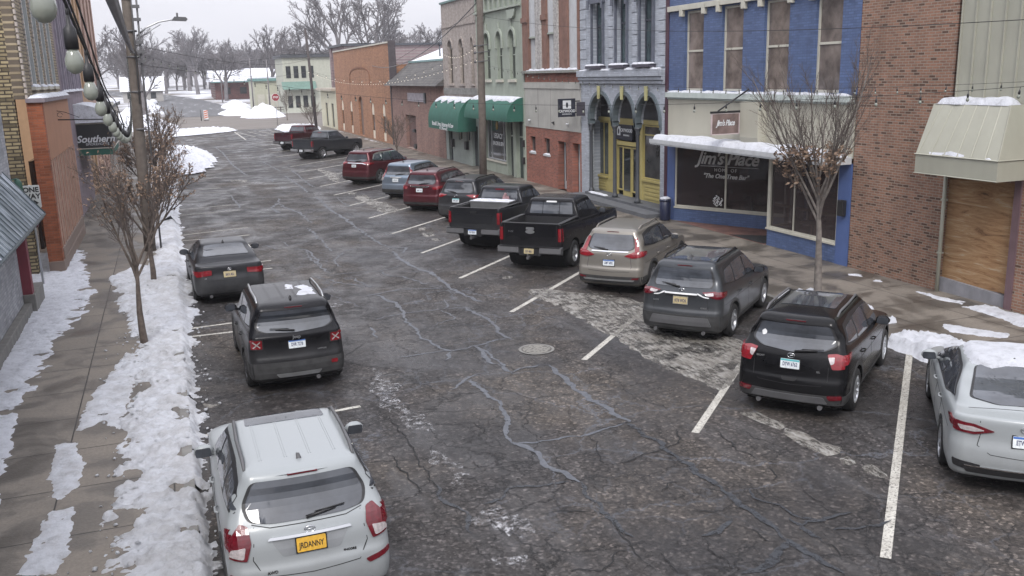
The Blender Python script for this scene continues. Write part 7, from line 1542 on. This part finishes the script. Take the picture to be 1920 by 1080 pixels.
T2 = tree('street_tree', 'upright bare tree with pale trunk and clustered brown leaves in front of the blue bar', 'tree', (14.0, 17.25, .12), 8.7, dict(VASE, trunk=.35, r0=.11, rr=[.4,.45,.5,.5], n=[12,9,8,5], st=[.62,.12,.12,.15], rmin=.0009, ang=[.44,.36,.42,.5], len=[1.22,.42,.42,.42], up=[.0,.07,.07,.08,.05]), 11, (BARKL, TWIG), 1300, leafz=(.24, .42), lsz=.055)
for k, (x, y, H, lab) in enumerate([(-.8, 27.5, 5.6, 'leafy brown street tree just in front of the left utility pole'), (-.9, 40, 5.4, 'street tree with brown leaves just behind the left utility pole'), (-.7, 49, 5.2, 'third street tree with brown leaves up the left pavement'), (-.5, 60, 6.0, 'street tree in the snowy kerb extension on the left'), (-.6, 73.5, 5.6, 'street tree at the far end of the snowy kerb extension')]):
    tree('street_tree', lab, 'tree', (x, y, .1), H, dict(VASE, lv=3 if k > 1 else 4, trunk=.34, n=[8,7,6,4], rmin=.004), 20+k, (BARK, TWIG), 1100 if k < 3 else 500, 'street trees on the left pavement', (.2, .9), .05)
for k, (x, y, H, lab) in enumerate([(14.0, 59.3, 4.3, 'thin bare young tree before the rose brick wall'), (13.9, 96.4, 4.3, 'thin bare young tree before the cream corner shop'), (16.0, 134, 5.6, 'round headed bare tree beyond the crossing by the stop sign')]):
    tree('young_tree', lab, 'tree', (x, y, 0), H, dict(VASE, lv=3, trunk=.4, r0=.055, n=[9,7,5,3], st=[.45,.2,.2,.2], rmin=.006), 40+k, (BARK, BARK))
# far trees: four grown, then copied
BIG = dict(lv=4, trunk=.55, r0=.42, seg=[5,6,5,4,2], jit=[.04,.1,.14,.18,.2], up=[0,.03,.04,.03,.0], n=[8,7,6,5], st=[.3,.25,.2,.15], ang=[.75,.7,.7,.8], len=[.75,.55,.5,.5], rr=[.5,.5,.5,.5], rmin=.022, tl=0)
protos = [tree('bare_tree', 'x', 'tree', (0,0,0), 16, dict(BIG, ang=[a*s for a in BIG['ang']], len=[.75*m,.55,.5,.5]), 60+k, (BARKF, BARKF), group='bare trees on the skyline') for k, (s, m) in enumerate([(1,1), (.8,1.05), (1.15,.95), (.65,1.1)])]
FT = [(8.3,322,1.62,0,'broad spreading bare tree standing alone above the far road'), (14,232,.95,2,'bare tree behind the snow roofed long building, left half'), (19,262,.9,1,'bare tree on the skyline left of the tall ones'), (30,215,1.15,2,'rounded bare tree left of the tall pair'), (38.5,212,1.42,3,'tallest bare tree, left of the tall pair, its top out of frame'), (46,214,1.5,1,'tallest bare tree, right of the tall pair, its top out of frame'), (24,226,1.0,3,'slender bare tree behind the cream corner house'), (53,228,1.15,0,'wide bare tree above the orange hall roof'), (60,236,1.1,2,'bare tree above the right end of the orange hall'), (67,240,1.05,3,'bare tree above the mansard roof'), (74,246,1.0,0,'bare tree beside the stone building gable'), (9.5,285,1.1,1,'distant bare tree over the far end of the road'), (1,300,1.0,2,'distant bare tree left of the far road end'), (-6,210,.95,3,'bare tree left of the far road behind the snow ridge'), (-3,160,.75,1,'smaller bare tree on the left corner beyond the crossing'), (-12,190,1.0,0,'bare tree behind the left corner, partly hidden by the pole')]
for k, (x, y, s, v, lab) in enumerate(FT):
    o = copy_tree(protos[v]); o.location = (x, y, terrain(x, y)-.1); o.rotation_euler = (0,0,k*1.7); s *= 1.28 if k else 1; o.scale = (s, s, s); o['label'] = lab
rs = random.Random(9)
# the wood behind reads as one mass
mass = MB()
pv = protos[0].children[1].data; pt = protos[0].children[0].data
def mesh_into(mb, me, M):
    vs = [M @ v.co for v in me.vertices]; mb.add(vs, [tuple(p.vertices) for p in me.polygons], 0, True)
lowtree = tree('t', 'x', 'tree', (0,0,0), 13, dict(BIG, lv=3, n=[9,8,8,5], rmin=.05, r0=.3), 99, (BARKF, BARKF))
lm_ = [c.data for c in lowtree.children]
for k in range(150):
    y = rs.uniform(330, 420); a = -12+k*1.0+rs.uniform(-2, 2); x = a*.8*y/250
    M = Matrix.Translation((x, y, terrain(x, y)-.3)) @ Matrix.Rotation(rs.random()*6, 4, 'Z') @ Matrix.Scale(rs.uniform(.95, 1.5), 4)
    for me in lm_: mesh_into(mass, me, M)
tag(mass.build('woodland', BARKF), kind='stuff')
for c in list(lowtree.children): bpy.data.objects.remove(c)
bpy.data.objects.remove(lowtree)
for pr_ in protos:
    for c in list(pr_.children): bpy.data.objects.remove(c)
    bpy.data.objects.remove(pr_)
# ------------------------------------------------------------------ poles, wires, strings of lights
WOOD = plain('pole_wood', (.13,.11,.095), .9, var=.35, scale=6, mode='world', bump=.6); WIRE = plain('black_wire', (.015,.015,.016), .7, bump=0); CABLE = plain('grey_cable', (.14,.14,.15), .5, .3)
pl = thing('utility_pole', 'thick wooden utility pole with a street lamp arm, on the left pavement edge', 'utility pole', (-.93, 32.9, 0))
q = MB(); q.tube([(-.95, 32.9, .1), (-.9, 32.9, 3), (-.82, 32.9, 6.4), (-.72, 32.9, 12)], [.19,.18,.165,.14], 14); q.build('shaft', WOOD, pl)
q = MB(); q.tube([(-.6, 32.8, .2), (-.55, 32.8, 6), (-.45, 32.8, 10)], .035, 6); q.tube([(-.74, 32.7, 5), (-.6, 32.7, 10)], .02, 5)
for z in (4.2, 5.4, 6.5, 7.3, 8.3): q.lathe([(.2, -.03), (.2, .03)], (-.8+(z-6)*.016, 32.9, z), 'z', 14)
for z in (6.3, 6.6, 6.9, 7.6, 8.0): q.box(-.66, -.42, 32.7, 32.78, z, z+.1)
q.build('conduit', plain('grey_fittings', (.12,.12,.125), .6, .3), pl)
q = MB(); q.tube([(-.6, 32.9, 7.15), (-.3, 32.9, 7.4), (.1, 32.9, 7.58), (.5, 32.9, 7.65), (.75, 32.9, 7.66)], .03, 6); q.tube([(-.6, 32.9, 7.05), (-.2, 32.9, 7.3), (.15, 32.9, 7.5)], .015, 5); ar = q.build('lamp_arm', SILVER, pl)
q = MB(); q.prism([(.5, 7.62), (.95, 7.6), (1.0, 7.66), (.95, 7.72), (.6, 7.74)], 'y', 32.78, 33.02); q.box(.66, .72, 32.86, 32.94, 7.74, 7.86); q.build('lamp_head', GREYP, ar)
pr_ = thing('utility_pole', 'weathered wooden utility pole in front of the two green awnings', 'utility pole', (13.55, 40.6, 0))
q = MB(); q.tube([(13.55, 40.6, .1), (13.62, 40.6, 4.2), (13.66, 40.6, 8), (13.75, 40.6, 12)], [.18,.17,.155,.13], 12); q.build('shaft', WOOD, pr_)
q = MB(); 
for z in (6.2, 6.6, 6.9): q.tube([(13.3, 40.4, z), (13.95, 40.4, z+.05)], .02, 5); q.lathe([(.04, -.06), (.06, 0), (.04, .06)], (13.3, 40.4, z), 'z', 8)
q.build('insulators', GREYP, pr_)
pf = thing('utility_pole', 'thin dark utility pole before the mauve corner block', 'utility pole', (13.6, 91, 0)); q = MB(); q.tube([(13.6, 91, 0), (13.2, 91, 10.2)], [.15,.11], 8); q.build('shaft', plain('dark_pole', (.07,.06,.06), .9), pf)
for k, (x, y, h, lab) in enumerate([(15.2, 176, 9.5, 'pale pole beyond the crossing, left of the stop sign'), (17.3, 168, 9, 'pale utility pole before the cream garage'), (12.5, 222, 8, 'distant pole beside the far road')]):
    o = thing('utility_pole', lab, 'utility pole', (x, y, 0)); q = MB(); q.tube([(x, y, 0), (x, y, h)], [.14,.1], 6); q.build('shaft', BARKF, o)
BULBG = NT('bulb_glass'); BULBG.set((.2,.215,.185), .08, 0, .3); BULBG.b.inputs['Transmission Weight'].default_value = .0; BULBG = BULBG.mat
LITB = NT('lit_bulb'); LITB.set((.8,.75,.66), .3); LITB.b.inputs['Emission Color'].default_value = (1,.86,.66,1); LITB.b.inputs['Emission Strength'].default_value = .2; LITB = LITB.mat
def bulb_mesh(lit):
    s = MB(); s.lathe([(.006, .13), (.008, .1), (.02, .085), (.0215, .06), (.0215, .02)], (0,0,0), 'z', 12); s.tube([(0,0,.12), (0,0,.16)], .006, 5)
    g = MB(); g.lathe([(.015, .022), (.021, .008), (.028, -.01), (.03, -.028), (.026, -.046), (.014, -.058), (.002, -.062)], (0,0,0), 'z', 14)
    a = s.build('light_bulb', BLACKP); c = g.build('glass', LITB if lit else BULBG); r = (a.data, c.data); bpy.data.objects.remove(a); bpy.data.objects.remove(c); return r
BM = {0: bulb_mesh(0), 1: bulb_mesh(1)}
def string(label, fn, n, s0, s1, lit, two=False, wr=.0035, scale=1.0):
    pts = [Vector(fn(s0+(s1-s0)*k/120)) for k in range(121)]; o = thing('string_lights', label, 'string lights', tuple(pts[60])); q = MB()
    q.tube([p+Vector((0,0,.097*scale)) for p in pts], wr, 5)
    if two: q.tube([p+Vector((.012,0,.115+.03*math.sin(k*.5))) for k, p in enumerate(pts)], wr*.7, 4); q.tube([p+Vector((-.02,0,.15+.05*math.sin(k*.31))) for k, p in enumerate(pts)], wr*.9, 4)
    q.build('cable', WIRE, o)
    L = [0.]
    for a, b in zip(pts, pts[1:]): L.append(L[-1]+(b-a).length)
    for k in range(n):
        d = .3+k*(L[-1]-.4)/max(1, n-1); i = min(max(j for j in range(121) if L[j] <= d), 119); f = (d-L[i])/(L[i+1]-L[i]); p = pts[i].lerp(pts[i+1], f)
        sm, gm = BM[lit]; b = bpy.data.objects.new('light_bulb', sm); COL.objects.link(b); b.parent = o; b.location = p-o.location; b.scale = (scale*.62,)*3; b.rotation_euler = (random.gauss(0,.06), random.gauss(0,.06), 0)
        g = bpy.data.objects.new('glass', gm); COL.objects.link(g); g.parent = b
    return o
string('string of large greyish bulbs sagging toward the left utility pole, at the top left', lambda y: (-.11-.026*y, y, 5.05+.00431*(y-14.76)**2), 52, 1.25, 32.6, 0, True)
string('string of bulbs crossing the street from the left pole to the right foreground', lambda y: (3.85+(21.38-y)*.4214, y, 5.007+.0053*(y-15.2)**2), 56, 3.2, 32.6, 0)
string('string of bulbs along the right kerb in front of the blue bar', lambda y: (13.3+.021*(y-11.8), y, 5.05+.0022*(y-20.3)**2), 58, 5, 40.2, 0)
string('long lit string running down the right kerb toward the mauve block', lambda s: (13.6, 40.8+s*50, 6.3-4.2*s*(1-s)-.2*s), 62, 0, 1, 1)
string('lit string sagging before the orange hall', lambda s: (17.2-8.2*s, 58.5+4*s, 6.4-3.6*s*(1-s)-.3*s), 16, 0, 1, 1, scale=1.2)
string('lit string crossing high before the mansard roof', lambda s: (13.7+3.4*s, 41+17.5*s, 7.0-1.6*s*(1-s)), 16, 0, 1, 1, scale=1.0)
def wire(label, pts, r=.008, mat=None, sag=0, cat='wire', name='overhead_wire'):
    a, b = Vector(pts[0]), Vector(pts[1]); q = MB(); q.tube([a.lerp(b, k/24)-Vector((0,0,sag*4*(k/24)*(1-k/24))) for k in range(25)], r, 5); o = q.build(name, mat or WIRE, origin=tuple(a)); tag(o, label, cat, 'overhead wires')
wire('thin wire from the right pole along the shop fronts', [(13.7,40.6,8.2), (13.5,8,6.3)], .007, sag=.5)
wire('wire rising from the orange hall to the right pole', [(17.3,73.6,6.7), (13.7,40.8,8.5)], .01)
wire('pale slack cable from the mauve block to the right pole', [(19.5,104,9.0), (13.7,40.8,8.9)], .025, CABLE, 2.6)
wire('upper wire from the left pole across to the far right pole', [(-.8,33,6.9), (13.4,91,7.5)], .01, sag=.6)
wire('lower wire from the left pole across to the far right pole', [(-.8,33,6.3), (13.4,91,6.4)], .01, sag=.5)
wire('wire crossing the street between the far poles', [(13.3,91,8), (-12,130,8)], .014, sag=.7)
for dx, dz, r in ((0,0,.03), (.05,.03,.022), (-.04,.05,.018), (.03,.09,.012)):
    wire('strand of the thick cable bundle passing close overhead to the left pole' , [(-.13+dx*.35, 1.0, 5.98+.15+dz), (-.74, 32.7, 6.62+dz)], r, CABLE, .12, 'cable', 'cable')
# ------------------------------------------------------------------ far side of the crossing
b = thing('cream_house', 'pale two storey corner building beyond the crossing with a dark flat roof', 'building', (19.6, 165, 0))
q = MB(); q.box(19.6, 32, 165, 176, -.1, 9.2); q.build('wall', plain('pale_far_wall', (.4,.41,.35), .8, mode='world'), b); q = MB(); q.box(19.3, 32.4, 164.6, 176.3, 9.2, 9.7); q.build('roof_edge', DGREY, b)
q = MB(); q.grid(lambda u, v: (19.4+13*u, 164.7+11.5*v, 9.75), 3, 3); q.build('roof_snow', SNOW, b)
q = MB(); q.add([(19.2, 163.6, 3.9), (25, 163.6, 3.9), (25, 165, 5.2), (19.2, 165, 5.2)], [(0,1,2,3)]); q.build('awning', plain('dull_green_awning', (.12,.2,.17), .7), b)
for k in range(4):
    for z in (.8, 5.8): q = MB(); q.box(20.1+k*1.3, 20.9+k*1.3, 164.93, 165.1, z, z+2.0); q.build('window', WGLASS, b)
b = thing('cream_garage', 'low cream building with garage doors beyond the snow heaps', 'building', (15.5, 180, 0)); q = MB(); q.box(16, 21.5, 180, 192, -.2, 5.4); q.build('wall', plain('cream_far_wall', (.42,.42,.33), .8, mode='world'), b); q = MB(); q.box(15.8, 21.7, 179.6, 192.2, 5.4, 5.9); q.build('roof_edge', plain('teal_far_trim', (.15,.27,.26), .7), b)
q = MB(); q.box(15.9, 21.6, 179.7, 192, 5.91, 6.1); q.build('roof_snow', SNOW, b)
for k in range(3): q = MB(); q.box(16.4+k*1.7, 17.7+k*1.7, 179.9, 180.05, .2, 3.0); q.build('garage_door', CREAM, b)
b = thing('long_brick_building', 'long low dark red building with a wide snow covered roof beyond the crossing', 'building', (12, 240, 0)); z0 = terrain(0, 240); q = MB(); q.box(12, 42, 240, 262, z0-1.2, z0+4.2); q.build('wall', brick('far_red_brick', (.16,.06,.055), (.13,.05,.05), (.2,.15,.14), .8, .3, .03, 'xz'), b)
q = MB(); q.add([(11, 238.5, z0+4.2), (43, 238.5, z0+4.2), (43, 251, z0+7.0), (11, 251, z0+7.0), (43, 264, z0+4.2), (11, 264, z0+4.2)], [(0,1,2,3), (3,2,4,5), (0,3,5), (1,4,2)]); q.build('snowy_roof', SNOW, b)
q = MB(); q.box(11, 43, 238.3, 238.48, z0+3.95, z0+4.25); q.build('eave', plain('teal_far_trim', (.15,.27,.26), .7), b)
for k in range(7): q = MB(); q.box(14+k*3.8, 15.6+k*3.8, 239.9, 240.05, z0+1.2, z0+2.8); q.build('window', WGLASS, b)
for x, y, w_, h, lab in ((22, 290, 9, 5.5, 'white roofed house on the skyline behind the long red building'), (38, 300, 12, 5, 'wide snowy roofed house among the far trees'), (-9, 240, 9, 4.5, 'snow roofed house left of the far road')):
    z = terrain(x, y); b = thing('house', lab, 'house', (x, y, z)); q = MB(); q.box(x, x+w_, y, y+8, z-.5, z+h-2); q.build('wall', plain('far_siding', (.35,.34,.33), .8, mode='world'), b); q = MB(); q.prism([(y-.6, z+h-2), (y+8.6, z+h-2), (y+4, z+h+1.4)], 'x', x-.5, x+w_+.5); q.build('roof', SNOW, b)
    for k in range(3): q = MB(); q.box(x+1+k*2.6, x+2.2+k*2.6, y-.08, y+.05, z+.8, z+2.2); q.build('window', WGLASS, b)
# stop sign and striped barricade
sg = thing('stop_sign', 'red octagonal STOP sign on a post beyond the crossing', 'sign', (13.1, 120, 0)); q = MB(); q.tube([(13.1, 120.06, 0), (13.1, 120.06, 3.95)], .04, 6); q.build('post', SILVER, sg)
for r_, y_, m, nm in ((.47, 120, WHITE, 'rim'), (.43, 119.985, plain('stop_red', (.25,.02,.03), .5, bump=0), 'panel')):
    q = MB(); q.prism([(13.1+r_*math.cos(PI/8+k*PI/4)*1.08, 3.48+r_*math.sin(PI/8+k*PI/4)*1.08) for k in range(8)], 'y', y_, y_+.012); o = q.build(nm, m, sg)
text('sign_lettering', 'STOP', .33, WHITE, o, (13.1, 119.98, 3.48), (1,0,0), (0,0,1), sx=.8, bold=.008)
ba = thing('striped_barricade', 'orange and white striped barricade panel standing in the crossing', 'barricade', (5.6, 145, 0)); q = MB(); q.box(5.3, 5.9, 145, 145.08, .2, 1.5); pn = q.build('panel', WHITE, ba); q = MB()
for k in range(4): z = .3+k*.3; q.prism([(5.32, z), (5.88, z+.16), (5.88, z+.3), (5.32, z+.14)], 'y', 144.97, 144.995)
q.build('stripes', plain('orange_stripe', (.5,.1,.03), .6, bump=0), pn); q = MB(); q.tube([(4.9, 145.05, 0), (4.9, 145.05, 1.6)], .09, 6); q.box(5.25, 5.95, 144.8, 145.3, 0, .1); q.build('base', GREYP, ba)
fe = thing('parking_fence', 'low dark rail fence on snowy ground right of the crossing', 'fence', (24, 150, 0)); q = MB()
for k in range(12): q.box(17+k*2, 17.15+k*2, 168, 168.1, 0, 1.0)
q.box(17, 39.2, 168.1, 168.16, .8, .95); q.box(17, 39.2, 168.1, 168.16, .4, .5); q.build('rails', plain('dark_rail', (.07,.05,.05), .8), fe)
hy = thing('snowy_car', 'small car buried in snow beside the far road', 'car', (1.5, 214, terrain(0, 214))); z = terrain(0, 214); q = MB(); q.blob((-2.2, 214, z+.75), (.95, 2.2, .75), 4, 10, amp=.12); q.build('snow_cover', SNOW, hy); q = MB()
for s in (-1, 1):
    for y in (212.7, 215.3): q.lathe([(.33, -.1), (.33, .1)], (-2.2+s*.8, y, z+.33), 'x', 12)
q.build('wheels', RUBBER, hy)
# ------------------------------------------------------------------ winter haze
q = MB(); q.box(-300, 420, -80, 700, -2, 60)
hz = bpy.data.materials.new('winter_haze'); hz.use_nodes = True; nh = hz.node_tree; 
for n_ in list(nh.nodes): nh.nodes.remove(n_)
ho = nh.nodes.new('ShaderNodeOutputMaterial'); pv_ = nh.nodes.new('ShaderNodeVolumePrincipled'); pv_.inputs['Color'].default_value = (.86,.87,.92,1); pv_.inputs['Density'].default_value = .0004
nh.links.new(pv_.outputs[0], ho.inputs['Volume']); tag(q.build('haze', hz), kind='stuff')
scene.cycles.volume_bounces = 0; scene.cycles.volume_max_steps = 64
